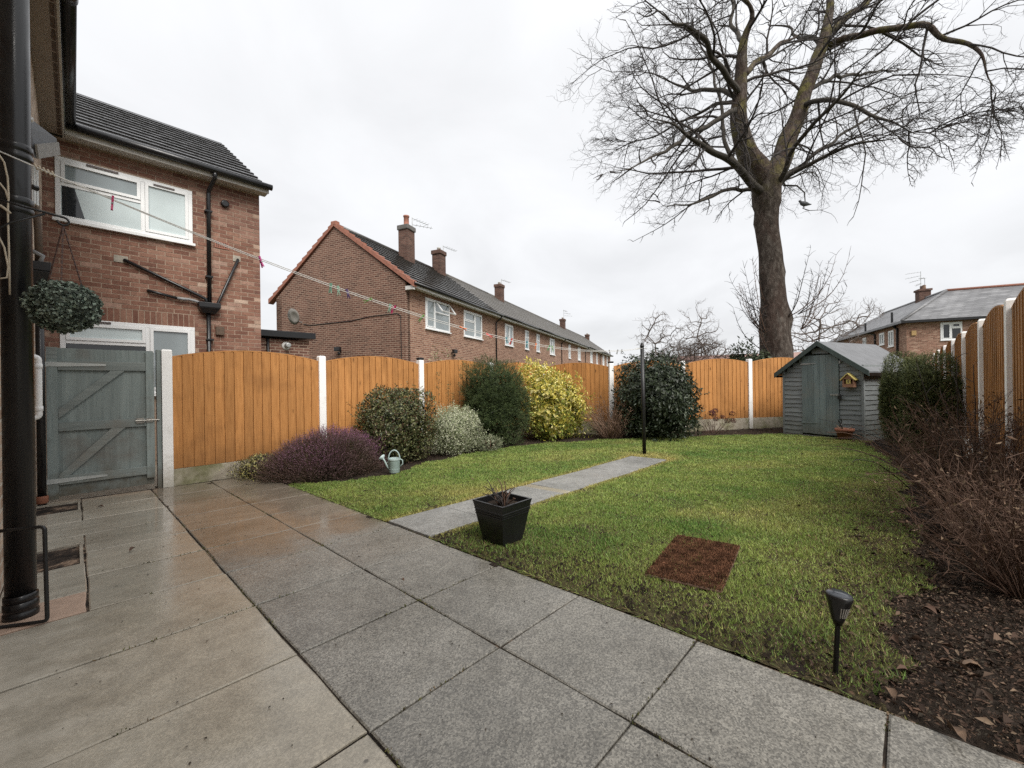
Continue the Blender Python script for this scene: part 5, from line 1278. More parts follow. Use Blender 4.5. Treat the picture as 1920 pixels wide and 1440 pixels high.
# door mat on the lawn
mt = empty('door_mat', (2.68, 0.945, gz(2.68, 0.945) + 0.012), math.radians(7), 'brown coir door mat lying on the lawn', 'door mat')
mt.rotation_euler = (slope_rot(2.68, .945)[0], slope_rot(2.68, .945)[1], math.radians(8))
MB().box(-0.385, 0.385, -0.205, 0.205, -0.008, 0.006).build('backing', M['stem_brown'], mt, bevel=0.006)
n = 26000
P = np.c_[RNG.uniform(-0.382, 0.382, n), RNG.uniform(-0.202, 0.202, n), np.full(n, 0.004)]
D = unit(np.c_[RNG.normal(size=(n, 2)) * 0.55, np.ones(n)])
V, F = leaves_arrays(P, D, RNG.normal(size=(n, 3)), 0.012 + 0.006 * RNG.random(n), 0.0035)
cc = np.array([0.195, 0.098, 0.058]) * (0.25 + 1.2 * RNG.random((n, 1)))
blot = sum(np.sin(P[:, :1] * w0 + P[:, 1:2] * w1 + w2) for w0, w1, w2 in ((19, 27, 1), (-41, 33, 2), (67, -12, 4), (11, 71, 0), (93, 58, 3)))
cc *= 0.85 + 0.12 * blot
tag(tri_mesh('pile', V, F, M['fibre'], mt, np.repeat(cc, 4, 0)), kind='stuff')

# solar stake light
sl = empty('solar_light', (1.95, 0.185, gz(1.95, 0.185)), 0, 'black solar stake light at the lawn edge in the foreground', 'garden light')
lean = Vector((-0.035, 0.03, 1)).normalized()
q = Matrix.Rotation(0.06, 4, tuple(FWD)); sl.rotation_euler = (q.to_euler())
MB().lathe([(0.006, -0.03), (0.0085, 0.0), (0.0085, 0.19), (0.012, 0.195)], 12).build('stake', M['black_plastic'], sl, True)
MB().lathe([(0.012, 0.19), (0.022, 0.215), (0.034, 0.262), (0.040, 0.285), (0.042, 0.29), (0.042, 0.304), (0.038, 0.306)], 24).build('lamp_head', M['black_plastic'], sl, True)
MB().lathe([(0.037, 0.3065), (0.034, 0.309), (0.001, 0.310)], 24, cap=False).build('solar_panel', M['solar_lid'], sl, True)
for k in range(5):
    a = math.atan2(-FWD.y, -FWD.x) + (k - 2) * 0.22; c2, s2 = math.cos(a), math.sin(a)
    MB().bar((0.0255 * c2, 0.0255 * s2, 0.226), (0.0352 * c2, 0.0352 * s2, 0.264), 0.0025, 0.002, (c2, s2, 0)).build('slot', M['dish_grey'], sl)

# ================================================================== PLANTS
def shell(n, a, b, c, seed, p=2.0, lump=0.1, f=3.0, depth=0.25, zmin=-0.95):
    d = sphere_dirs(int(n * 1.6)); d = d[d[:, 2] > zmin][:n]
    q = np.abs(d) / np.array([a, b, c]); pe = np.where(d[:, 2] < 0, max(p, 4.2), p); r = (q ** pe[:, None]).sum(1) ** (-1 / pe)
    hol = lumps(d, seed + 400, f * 2.4, 1.0) - 1
    r = r * lumps(d, seed, f, lump) * lumps(d, seed + 900, f * 3.2, lump * 0.45) * (1 - depth * RNG.random(len(d)) ** 1.7) * (1 - 0.20 * np.clip((hol - 0.35) * 4, 0, 1))
    return d * r[:, None], d
def shrub(name, loc, size, n, leaf, palette, mat, label, cat='shrub', seed=1, p=2.0, lump=0.1, f=3.0, depth=0.25, up=0.3, hang=0.0, stems=8, extra=None, fold=0.25, nrm=0.5, group='shrubs along the fences', stem_mat='stem_brown', low=None):
    """leafy shrub: ellipsoid of separate leaves over branching stems; size = (rx, ry, height)"""
    x, y = loc; g = gz(x, y)
    t = empty(name, (x, y, g), 0, label, cat, group)
    rx, ry, h = size
    P, d = shell(n, rx, ry, h / 2, seed, p, lump, f, depth)
    P = P + np.array([0, 0, h / 2])
    shear = np.random.default_rng(seed + 77).uniform(-0.13, 0.13, 2); P[:, :2] += shear * (P[:, 2:3] - h * 0.5)
    if extra is not None:
        for (ex, ey, ez, er, en) in extra:
            P2, d2 = shell(en, er, er, er * 0.9, seed + 5, 2, lump, f, 0.4); P = np.r_[P, P2 + np.array([ex, ey, ez])]; d = np.r_[d, d2]
    ok = P[:, 2] > 0.01; P, d = P[ok], d[ok]; m = len(P)
    N = unit(d + RNG.normal(size=(m, 3)) * nrm); D = unit(np.cross(N, RNG.normal(size=(m, 3))) + d * 0.45 + np.array([0, 0, up]) - np.array([0, 0, hang]))
    V, F = leaves_arrays(P, D, N, leaf[0] * (0.5 + 0.9 * RNG.random(m)), leaf[1] * (0.6 + 0.8 * RNG.random(m)), fold)
    pal = np.array(palette); cc = pal[RNG.integers(0, len(pal), m)] * (0.75 + 0.5 * RNG.random((m, 1)))
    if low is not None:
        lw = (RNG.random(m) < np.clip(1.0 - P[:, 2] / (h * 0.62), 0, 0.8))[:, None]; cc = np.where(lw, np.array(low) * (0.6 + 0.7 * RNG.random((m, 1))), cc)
    # stray shoots poking out of the outline
    ns_ = max(10, n // 160); sel = RNG.integers(0, m, ns_); sd_ = unit(d[sel] + np.array([0, 0, 0.9]) + RNG.normal(size=(ns_, 3)) * 0.35); ln = RNG.uniform(0.05, 0.17, ns_) * (h ** 0.5)
    Ps = np.concatenate([P[sel] + sd_ * (ln * q)[:, None] for q in (0.2, 0.4, 0.6, 0.8, 1.0) for _ in range(2)]); Ds = unit(np.tile(sd_, (10, 1)) * 0.7 + RNG.normal(size=Ps.shape) * 0.6)
    Vs, Fs = leaves_arrays(Ps, Ds, RNG.normal(size=Ps.shape), leaf[0] * 0.85, leaf[1] * 0.85, fold); F = np.r_[F, Fs + len(V)]; V = np.r_[V, Vs]; cc = np.r_[cc, pal[RNG.integers(0, len(pal), len(Ps))] * (0.8 + 0.5 * RNG.random((len(Ps), 1)))]
    # larger, darker leaves further in
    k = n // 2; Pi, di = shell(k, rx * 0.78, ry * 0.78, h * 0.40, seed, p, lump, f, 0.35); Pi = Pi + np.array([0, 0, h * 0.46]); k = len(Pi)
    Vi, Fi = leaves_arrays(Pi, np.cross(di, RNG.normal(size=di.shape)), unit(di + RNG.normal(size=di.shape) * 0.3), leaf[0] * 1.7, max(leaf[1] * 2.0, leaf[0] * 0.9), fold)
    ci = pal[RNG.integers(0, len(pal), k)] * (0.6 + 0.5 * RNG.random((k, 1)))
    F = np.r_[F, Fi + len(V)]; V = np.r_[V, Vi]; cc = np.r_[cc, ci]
    tag(tri_mesh('foliage', V, F, M[mat], t, np.repeat(cc, 4, 0)), kind='stuff')
    r = random.Random(seed)
    for k in range(stems):
        a = r.uniform(0, 6.28); e = Vector((rx * 0.75 * math.cos(a) * r.random() ** .5, ry * 0.75 * math.sin(a) * r.random() ** .5, h * r.uniform(0.6, 0.9)))
        MB().tube([(e.x * 0.12, e.y * 0.12, -0.03), (e.x * 0.5 + r.uniform(-.04, .04), e.y * 0.5 + r.uniform(-.04, .04), e.z * 0.5), e], [0.014, 0.009, 0.004], 5).build('stem', M[stem_mat], t, True)
    return t

# heather: mound of upright flowering sprigs
def heather():
    x, y = 2.50, 6.02; t = empty('heather', (x, y, gz(x, y)), 0, 'wide mound of purple flowering heather by the patio corner', 'heather', 'shrubs along the fences')
    n = 7000; d = sphere_dirs(n * 2); d = d[d[:, 2] > -0.02][:n]
    ax = np.array([0.80, 0.64, 0.56]); lo = lumps(d, 11, 3.2, 0.16) * lumps(d, 12, 11, 0.09)
    base = d * ax * (0.72 + 0.2 * RNG.random((n, 1))) * lo[:, None]
    ang = 0.815; 
    base[:, 2] *= (1 - 0.32 * np.clip(-(base[:, 0] - 0.1) / 0.8, 0, 1))            # lower towards the patio side
    D0 = unit(d + np.array([0, 0, 0.55]) + RNG.normal(size=d.shape) * 0.3)
    PP, DD, NN, CC, LL = [], [], [], [], []
    for k in range(7):
        f = k / 6; PP.append(base + D0 * (0.16 * f)); s = unit(RNG.normal(size=d.shape)); DD.append(unit(s * 0.8 + D0 * 0.9)); NN.append(unit(RNG.normal(size=d.shape)))
        grn = np.array([0.075, 0.075, 0.04]); pur = np.array([0.27, 0.115, 0.22]); dead = np.array([0.125, 0.078, 0.07])
        flower = np.clip(0.25 + 0.75 * np.sin(base[:, :1] * 5 + base[:, 1:2] * 7) * 0.5 + 0.45 * d[:, 2:3], 0, 1)
        flower = flower * np.clip(0.15 + 1.3 * d[:, 2:3] + 0.5 * base[:, :1], 0, 1); w = (f > 0.35) * flower * (RNG.random((n, 1)) < 0.8)
        CC.append((grn * (1 - f) + dead * f) * (1 - w) + pur * w * (0.7 + 0.7 * RNG.random((n, 1)))); LL.append(np.full(n, 0.018))
    P, D, N, C, L = map(np.concatenate, (PP, DD, NN, CC, LL))
    ok = P[:, 2] > 0.0
    V, F = leaves_arrays(P[ok], D[ok], N[ok], L[ok], 0.008)
    tag(tri_mesh('foliage', V, F, M['leaf_matt'], t, np.repeat(C[ok], 4, 0)), kind='stuff')
    S, E = base, base + D0 * 0.17
    A0 = base * 0.25
    V1, F1 = seg_arrays(np.r_[A0[::4], base[::3]], np.r_[base[::4], E[::3]], np.full(len(A0[::4]) + len(base[::3]), 0.003), np.full(len(A0[::4]) + len(base[::3]), 0.0012), 3)
    tag(tri_mesh('stem', V1, F1, M['stem_brown'], t), kind='stuff')
heather()
shrub('low_shrub', (1.80, 6.52), (0.38, 0.28, 0.30), 4200, (0.022, 0.011), [(0.06, 0.065, 0.035), (0.09, 0.1, 0.04), (0.05, 0.04, 0.03), (0.62, 0.58, 0.3), (0.6, 0.55, 0.2), (0.09, 0.06, 0.05)], 'leaf_matt', 'low creeping plant with pale yellow flowers left of the heather', seed=21, lump=0.2, stems=4)
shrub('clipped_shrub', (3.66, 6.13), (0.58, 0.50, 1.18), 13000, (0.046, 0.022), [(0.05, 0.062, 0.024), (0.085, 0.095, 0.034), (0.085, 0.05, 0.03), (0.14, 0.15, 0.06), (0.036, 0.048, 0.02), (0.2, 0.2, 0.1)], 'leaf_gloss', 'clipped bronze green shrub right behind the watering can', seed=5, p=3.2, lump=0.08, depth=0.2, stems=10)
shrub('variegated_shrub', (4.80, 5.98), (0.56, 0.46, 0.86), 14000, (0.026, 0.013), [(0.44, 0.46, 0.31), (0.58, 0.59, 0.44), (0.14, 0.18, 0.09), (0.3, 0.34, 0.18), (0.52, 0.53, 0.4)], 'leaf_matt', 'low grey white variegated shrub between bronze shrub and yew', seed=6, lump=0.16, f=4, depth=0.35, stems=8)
# tall thin shoots behind the variegated shrub
ts = empty('climbing_shoots', (4.95, 6.45, gz(4.95, 6.45)), 0, 'thin upright green shoots against the fence left of the yew', 'plant', 'shrubs along the fences')
r = random.Random(9); LP, LD = [], []
for k, (sx, lean, hh) in enumerate([(-0.28, -0.35, 1.15), (-0.05, -0.05, 1.35), (0.12, 0.02, 1.2), (0.38, -0.02, 1.62), (0.48, 0.05, 1.55), (0.02, 0.12, 1.0)]):
    p = Vector((sx, r.uniform(-.1, .12), 0.3)); pts = []
    for j in range(9):
        pts.append(p.copy()); p = p + Vector((lean * hh / 9 + r.uniform(-.012, .012), r.uniform(-.01, .01), (hh - 0.3) / 8))
        if j > 2:
            for _ in range(16): LP.append(tuple(p + Vector((r.uniform(-.035, .035), r.uniform(-.035, .035), r.uniform(-.09, .02))))); LD.append((r.uniform(-1, 1), r.uniform(-1, 1), r.uniform(0, 1)))
    MB().tube([(0, 0, 0)] + pts, [0.006] + [0.005 - 0.0004 * j for j in range(9)], 5).build('stem', M['stem_brown'], ts, True)
LP, LD = np.array(LP), np.array(LD); V, F = leaves_arrays(LP, LD, RNG.normal(size=LP.shape), 0.032, 0.013)
tag(tri_mesh('foliage', V, F, M['leaf_matt'], ts, np.repeat(np.array([[0.06, 0.085, 0.035]]) * (0.6 + 0.9 * RNG.random((len(LP), 1))), 4, 0)), kind='stuff')

# yew: narrow needles on drooping sprays
def needle_shrub(name, loc, rx, ry, h, n, palette, label, seed, p=2.4, size=0.034, wid=0.006, up=0.5, lump=0.17, group='shrubs along the fences', cat='shrub'):
    x, y = loc; t = empty(name, (x, y, gz(x, y)), 0, label, cat, group)
    P, d = shell(n, rx, ry, h / 2, seed, p, lump, 4.5, 0.22); P = P + np.array([0, 0, h / 2])
    ax = unit(d * 0.8 + np.array([0, 0, up]) + RNG.normal(size=d.shape) * 0.35)
    PP, DD, CC = [], [], []; pal = np.array(palette); c0 = pal[RNG.integers(0, len(pal), len(P))]
    for k in range(7):
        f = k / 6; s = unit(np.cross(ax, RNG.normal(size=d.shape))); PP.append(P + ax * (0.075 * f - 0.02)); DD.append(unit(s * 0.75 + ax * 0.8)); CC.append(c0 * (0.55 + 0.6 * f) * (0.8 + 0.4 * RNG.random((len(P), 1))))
    P2, D2, C2 = map(np.concatenate, (PP, DD, CC)); ok = P2[:, 2] > 0.0; C2 = C2[ok]
    V, F = leaves_arrays(P2[ok], D2[ok], RNG.normal(size=P2[ok].shape), size, wid, 0.1)
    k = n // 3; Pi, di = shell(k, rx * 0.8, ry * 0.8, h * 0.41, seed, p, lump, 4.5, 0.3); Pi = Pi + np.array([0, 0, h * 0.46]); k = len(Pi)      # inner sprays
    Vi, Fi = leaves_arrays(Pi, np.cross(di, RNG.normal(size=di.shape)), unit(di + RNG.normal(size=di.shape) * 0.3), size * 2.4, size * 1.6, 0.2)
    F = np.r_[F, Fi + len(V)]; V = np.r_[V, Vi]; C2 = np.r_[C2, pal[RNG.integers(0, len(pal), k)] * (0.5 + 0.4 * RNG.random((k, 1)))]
    tag(tri_mesh('foliage', V, F, M['leaf_matt'], t, np.repeat(C2, 4, 0)), kind='stuff')
    r = random.Random(seed)
    for k in range(7):
        a = r.uniform(0, 6.28); e = (rx * .6 * math.cos(a), ry * .6 * math.sin(a), h * r.uniform(.65, .92))
        MB().tube([(e[0] * .1, e[1] * .1, -.03), (e[0] * .5, e[1] * .5, e[2] * .5), e], [0.022, 0.014, 0.005], 5).build('stem', M['stem_brown'], t, True)
    core = MB(); core.lathe([(rx * 0.3, 0.08), (rx * 0.55, h * 0.3), (rx * 0.58, h * 0.6), (rx * 0.4, h * 0.82), (0.02, h * 0.9)], 10); 
    return t
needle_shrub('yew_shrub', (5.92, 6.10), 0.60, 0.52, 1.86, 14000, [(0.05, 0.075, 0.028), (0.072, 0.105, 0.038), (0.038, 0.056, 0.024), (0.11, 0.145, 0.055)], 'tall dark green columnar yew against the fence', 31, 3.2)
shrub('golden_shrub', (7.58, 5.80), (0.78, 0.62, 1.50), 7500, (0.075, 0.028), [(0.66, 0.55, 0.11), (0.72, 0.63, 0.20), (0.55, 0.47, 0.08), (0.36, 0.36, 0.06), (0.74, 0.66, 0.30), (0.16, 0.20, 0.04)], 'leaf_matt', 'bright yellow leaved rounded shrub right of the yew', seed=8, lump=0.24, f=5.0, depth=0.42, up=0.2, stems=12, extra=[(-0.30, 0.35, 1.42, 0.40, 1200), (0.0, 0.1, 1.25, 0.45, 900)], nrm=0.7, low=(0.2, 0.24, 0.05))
needle_shrub('low_conifer', (5.35, 5.62), 0.22, 0.2, 0.25, 420, [(0.3, 0.33, 0.2), (0.42, 0.43, 0.3), (0.12, 0.15, 0.08)], 'low grey leaved plant at the foot of the yew', 33, size=0.02, wid=0.008)
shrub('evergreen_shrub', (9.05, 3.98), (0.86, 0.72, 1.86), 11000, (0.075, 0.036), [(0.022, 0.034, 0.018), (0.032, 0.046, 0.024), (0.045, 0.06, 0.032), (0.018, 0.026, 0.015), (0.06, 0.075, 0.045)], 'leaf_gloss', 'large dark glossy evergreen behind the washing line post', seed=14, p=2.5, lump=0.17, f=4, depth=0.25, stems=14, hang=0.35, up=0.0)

def twig_shrub(name, loc, n, h, spread, label, seed, mat='stem_tan', side=3, leaves=0, leafc=((0.16, 0.09, 0.06), (0.24, 0.15, 0.1)), r0=0.006, curve=0.5, bias=(0, 0), group='bare shrubs', leafsize=0.03, w=1.0):
    x, y = loc; t = empty(name, (x, y, gz(x, y)), 0, label, 'shrub', group); rg = np.random.default_rng(seed)
    A, B, RA, RB, LP = [], [], [], [], []
    for k in range(n):
        a = rg.uniform(0, 6.283); s = spread * math.sqrt(rg.random()); hh = h * rg.uniform(0.55, 1.0)
        p = np.array([math.cos(a) * s * 0.22, math.sin(a) * s * 0.22, -0.02]); d = np.array([math.cos(a) * s * 0.8 + bias[0], math.sin(a) * s * 0.8 + bias[1], hh]); d /= np.linalg.norm(d)
        m = 8; st = hh * 1.05 / m; rad = r0 * rg.uniform(0.4, 1.0) * (1.7 if rg.random() < 0.15 else 1.0)
        for j in range(m):
            d = d + rg.normal(size=3) * 0.09 + np.array([math.cos(a), math.sin(a), 0]) * curve * 0.07 * s + np.array([bias[0], bias[1], 0]) * 0.06; d /= np.linalg.norm(d)
            q = p + d * st; f = j / m; A.append(p); B.append(q); RA.append(rad * (1 - 0.8 * f)); RB.append(rad * (1 - 0.8 * (j + 1) / m))
            if j >= 2 and rg.random() < 0.75:
                for _ in range(rg.integers(1, side + 1)):
                    e = d * 0.8 + rg.normal(size=3) * 0.55; e /= np.linalg.norm(e); L = rg.uniform(0.06, 0.2) * w; mid = q + e * L * 0.5; e2 = e + rg.normal(size=3) * 0.3; e2 /= np.linalg.norm(e2); en = mid + e2 * L * 0.5
                    A += [q, mid]; B += [mid, en]; RA += [rad * 0.4, rad * 0.3]; RB += [rad * 0.3, rad * 0.15]
                    if leaves: LP.append(en); LP.append(mid)
            p = q
    V, F = seg_arrays(A, B, RA, RB, 3); V[:, 2] = np.maximum(V[:, 2], -0.03)
    tag(tri_mesh('stem', V, F, M[mat], t), kind='stuff')
    if leaves and LP:
        LP = np.array(LP); LP = LP[rg.random(len(LP)) < leaves]; k = len(LP)
        V, F = leaves_arrays(LP, rg.normal(size=(k, 3)) - [0, 0, 0.3], rg.normal(size=(k, 3)), leafsize * (0.5 + rg.random(k)), leafsize * 0.45, 0.4)
        lc = np.array(leafc); cc = lc[rg.integers(0, len(lc), k)] * (0.6 + 0.8 * rg.random((k, 1)))
        tag(tri_mesh('dry_leaves', V, F, M['litter'], t, np.repeat(cc, 4, 0)), kind='stuff')
    return t
twig_shrub('bare_shrub', (8.36, 4.78), 120, 0.98, 0.8, 'tan bare twiggy shrub left of the dark evergreen', 41, 'stem_tan', 2, r0=0.013, w=0.8, curve=0.2)
# faded hydrangea
hy = twig_shrub('hydrangea', (10.55, 3.28), 30, 0.5, 0.6, 'faded hydrangea with dark red brown flower heads before the fence', 42, 'stem_brown', 1, leaves=0.5, leafc=((0.12, 0.06, 0.05), (0.08, 0.09, 0.04)))
for k in range(9):
    a = random.uniform(0, 6.28); rr_ = random.uniform(0.1, 0.38); c = Vector((rr_ * math.cos(a) + 0.1, rr_ * math.sin(a) - 0.1, random.uniform(0.3, 0.6))); n = 120
    P, d = shell(n, 0.07, 0.07, 0.05, k, lump=0.1); V, F = leaves_arrays(P + np.array(c), np.cross(d, RNG.normal(size=d.shape)), d, 0.022, 0.018)
    cc = np.array([0.085, 0.03, 0.028]) * (0.6 + 0.9 * RNG.random((len(P), 1))); tri_mesh('flower_head', V, F, M['litter'], hy, np.repeat(cc, 4, 0))
# conifers beside the shed
HG = [(0.075, 0.092, 0.034), (0.105, 0.122, 0.042), (0.052, 0.066, 0.028), (0.15, 0.165, 0.062)]
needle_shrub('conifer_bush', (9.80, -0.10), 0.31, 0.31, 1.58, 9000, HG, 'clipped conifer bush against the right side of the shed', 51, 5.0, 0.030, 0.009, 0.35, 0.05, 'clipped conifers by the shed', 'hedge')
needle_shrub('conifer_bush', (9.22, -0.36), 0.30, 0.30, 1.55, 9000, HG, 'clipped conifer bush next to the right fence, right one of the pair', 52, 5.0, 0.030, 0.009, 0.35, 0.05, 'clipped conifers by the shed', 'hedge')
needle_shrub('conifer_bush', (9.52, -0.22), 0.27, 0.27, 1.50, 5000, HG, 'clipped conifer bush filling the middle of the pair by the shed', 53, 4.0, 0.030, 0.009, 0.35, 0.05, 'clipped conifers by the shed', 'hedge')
# brown twiggy shrubs in the right bed
DRY = ((0.085, 0.052, 0.035), (0.13, 0.082, 0.055), (0.06, 0.04, 0.028), (0.19, 0.135, 0.09))
twig_shrub('brown_shrub', (3.35, -0.48), 170, 0.72, 0.5, 'dense dead brown shrub at the right edge, nearest the camera', 61, 'stem_brown', 3, 0.22, DRY, 0.0052, bias=(0, 0.05), group='brown shrubs of the right bed')
twig_shrub('brown_shrub', (4.25, -0.46), 200, 0.95, 0.52, 'dense brown twiggy shrub before the tall white right post', 62, 'stem_brown', 3, 0.2, DRY, 0.0052, bias=(0, 0.02), group='brown shrubs of the right bed')
twig_shrub('brown_shrub', (5.25, -0.48), 190, 1.02, 0.46, 'tall brown twiggy shrub before the second right fence post', 63, 'stem_brown', 3, 0.2, DRY, 0.0052, bias=(0, 0.05), group='brown shrubs of the right bed')
twig_shrub('brown_shrub', (6.35, -0.52), 70, 0.7, 0.3, 'brown twiggy shrub between the conifers and the other brown shrubs', 64, 'stem_tan', 3, 0.3, DRY, 0.0045, bias=(0, 0.03), group='brown shrubs of the right bed')
# long arching bare stems reaching over the lawn
ar = empty('rose_bush', (5.0, -0.25, gz(5, -.25)), 0, 'sparse rose bush with long dark arching stems over the lawn', 'shrub', 'brown shrubs of the right bed')
r = random.Random(17)
for k in range(20):
    a = r.uniform(1.2, 3.6) if k < 13 else r.uniform(-0.6, 1.2); L = r.uniform(0.7, 1.45); lift = r.uniform(0.5, 1.3); p = Vector((r.uniform(-.5, .6), r.uniform(-.15, .1), 0.0)); pts = [p.copy()]; el = math.atan(lift * 1.6)
    for j in range(9):
        p = p + Vector((math.cos(a) * math.cos(el), math.sin(a) * math.cos(el), math.sin(el))) * L / 9; el -= r.uniform(0.05, 0.2); a += r.uniform(-.12, .12); pts.append(p.copy())
    pts = [q for q in pts if q.z > -0.01]
    if len(pts) > 3: MB().tube(pts, [0.0055 * (1 - 0.75 * i / len(pts)) for i in range(len(pts))], 5).build('cane', M['twig' if k % 3 else 'stem_brown'], ar, True)
tall = empty('rose_bush', (6.0, -0.45, gz(6, -.45)), 0, 'tall thin bare rose stems standing before the right fence posts', 'shrub', 'brown shrubs of the right bed')
for k in range(7):
    p = Vector((r.uniform(-1.4, .4), r.uniform(-.05, .1), 0)); pts = [p.copy()]; a = r.uniform(0, 6.28); H = r.uniform(0.8, 1.35)
    for j in range(9):
        p = p + Vector((math.cos(a) * 0.035, abs(math.sin(a)) * 0.03, H / 9)); a += r.uniform(-.5, .5); pts.append(p.copy())
    cn_ = MB().tube(pts, [0.007 - 0.0005 * i for i in range(10)], 5).build('cane', M['twig'], tall, True)
    for j in range(3, 10):
        if r.random() < 0.75:
            q = pts[j] + Vector((r.uniform(-.14, .14), r.uniform(-.06, .12), r.uniform(.02, .12))); MB().tube([pts[j], (pts[j] + q) / 2 + Vector((0, 0, .01)), q], [0.003, 0.0022, 0.001], 4).build('twig', M['twig'], cn_)
# shrub behind the fence in front of the terrace
shrub('tall_shrub', (7.0, 9.4), (0.36, 0.36, 2.68), 1500, (0.07, 0.035), [(0.30, 0.30, 0.16), (0.40, 0.38, 0.22), (0.16, 0.18, 0.08)], 'leaf_matt', 'pale leafy shrub top showing above the fence before the terrace', seed=71, lump=0.25, depth=0.7, stems=6)

# ================================================================== TREES
def colonize(nodes, parent, attract, step, infl, kill, iters, jit, seed, inertia=0.0):
    """grow thin branches from given nodes towards attractor points"""
    rg = np.random.default_rng(seed)
    nodes = [np.array(p, float) for p in nodes]; parent = list(parent); At = np.array(attract); near = np.full(len(At), 1e9); idx = np.zeros(len(At), int); new = list(range(len(nodes)))
    for it in range(iters):
        kd = kdtree.KDTree(len(new))
        for k, i in enumerate(new): kd.insert(nodes[i], k)
        kd.balance()
        for a in range(len(At)):
            co, k, dist = kd.find(At[a])
            if dist < near[a]: near[a] = dist; idx[a] = new[k]
        keep = near > kill; At, near, idx = At[keep], near[keep], idx[keep]
        if len(At) == 0: break
        ok = near < infl
        if not ok.any(): break
        acc = {}
        P = np.array(nodes); dv = unit(At[ok] - P[idx[ok]])
        for i, v in zip(idx[ok], dv): acc[i] = acc.get(i, 0) + v
        new = []
        for i, v in acc.items():
            v = v / (np.linalg.norm(v) + 1e-9) + rg.normal(size=3) * jit
            if inertia and parent[i] >= 0: pv = nodes[i] - nodes[parent[i]]; v = v + pv / (np.linalg.norm(pv) + 1e-9) * inertia
            v = v / np.linalg.norm(v)
            nodes.append(nodes[i] + v * step); parent.append(i); new.append(len(nodes) - 1)
    return np.array(nodes), np.array(parent)

def twigs(A, dirs, rg, rad, length, n_each, levels=2):
    """short crooked end twigs from points A"""
    SA_, SB_, R0, R1 = [], [], [], []
    P = np.repeat(A, n_each, 0); D = unit(np.repeat(dirs, n_each, 0) + rg.normal(size=(len(A) * n_each, 3)) * 0.75); L = length; r0 = rad
    for lv in range(levels):
        for s in range(2):
            Q = P + D * (L * rg.uniform(0.3, 0.7, (len(P), 1))); SA_.append(P); SB_.append(Q); R0.append(np.full(len(P), r0)); R1.append(np.full(len(P), r0 * 0.75)); P = Q; D = unit(D + rg.normal(size=D.shape) * 0.4 + np.array([0, 0, 0.1])); r0 *= 0.75
        if lv < levels - 1:
            P = np.repeat(P, 2, 0); D = unit(np.repeat(D, 2, 0) + rg.normal(size=(len(P), 3)) * 0.5); L *= 0.7
    return map(np.concatenate, (SA_, SB_, R0, R1))

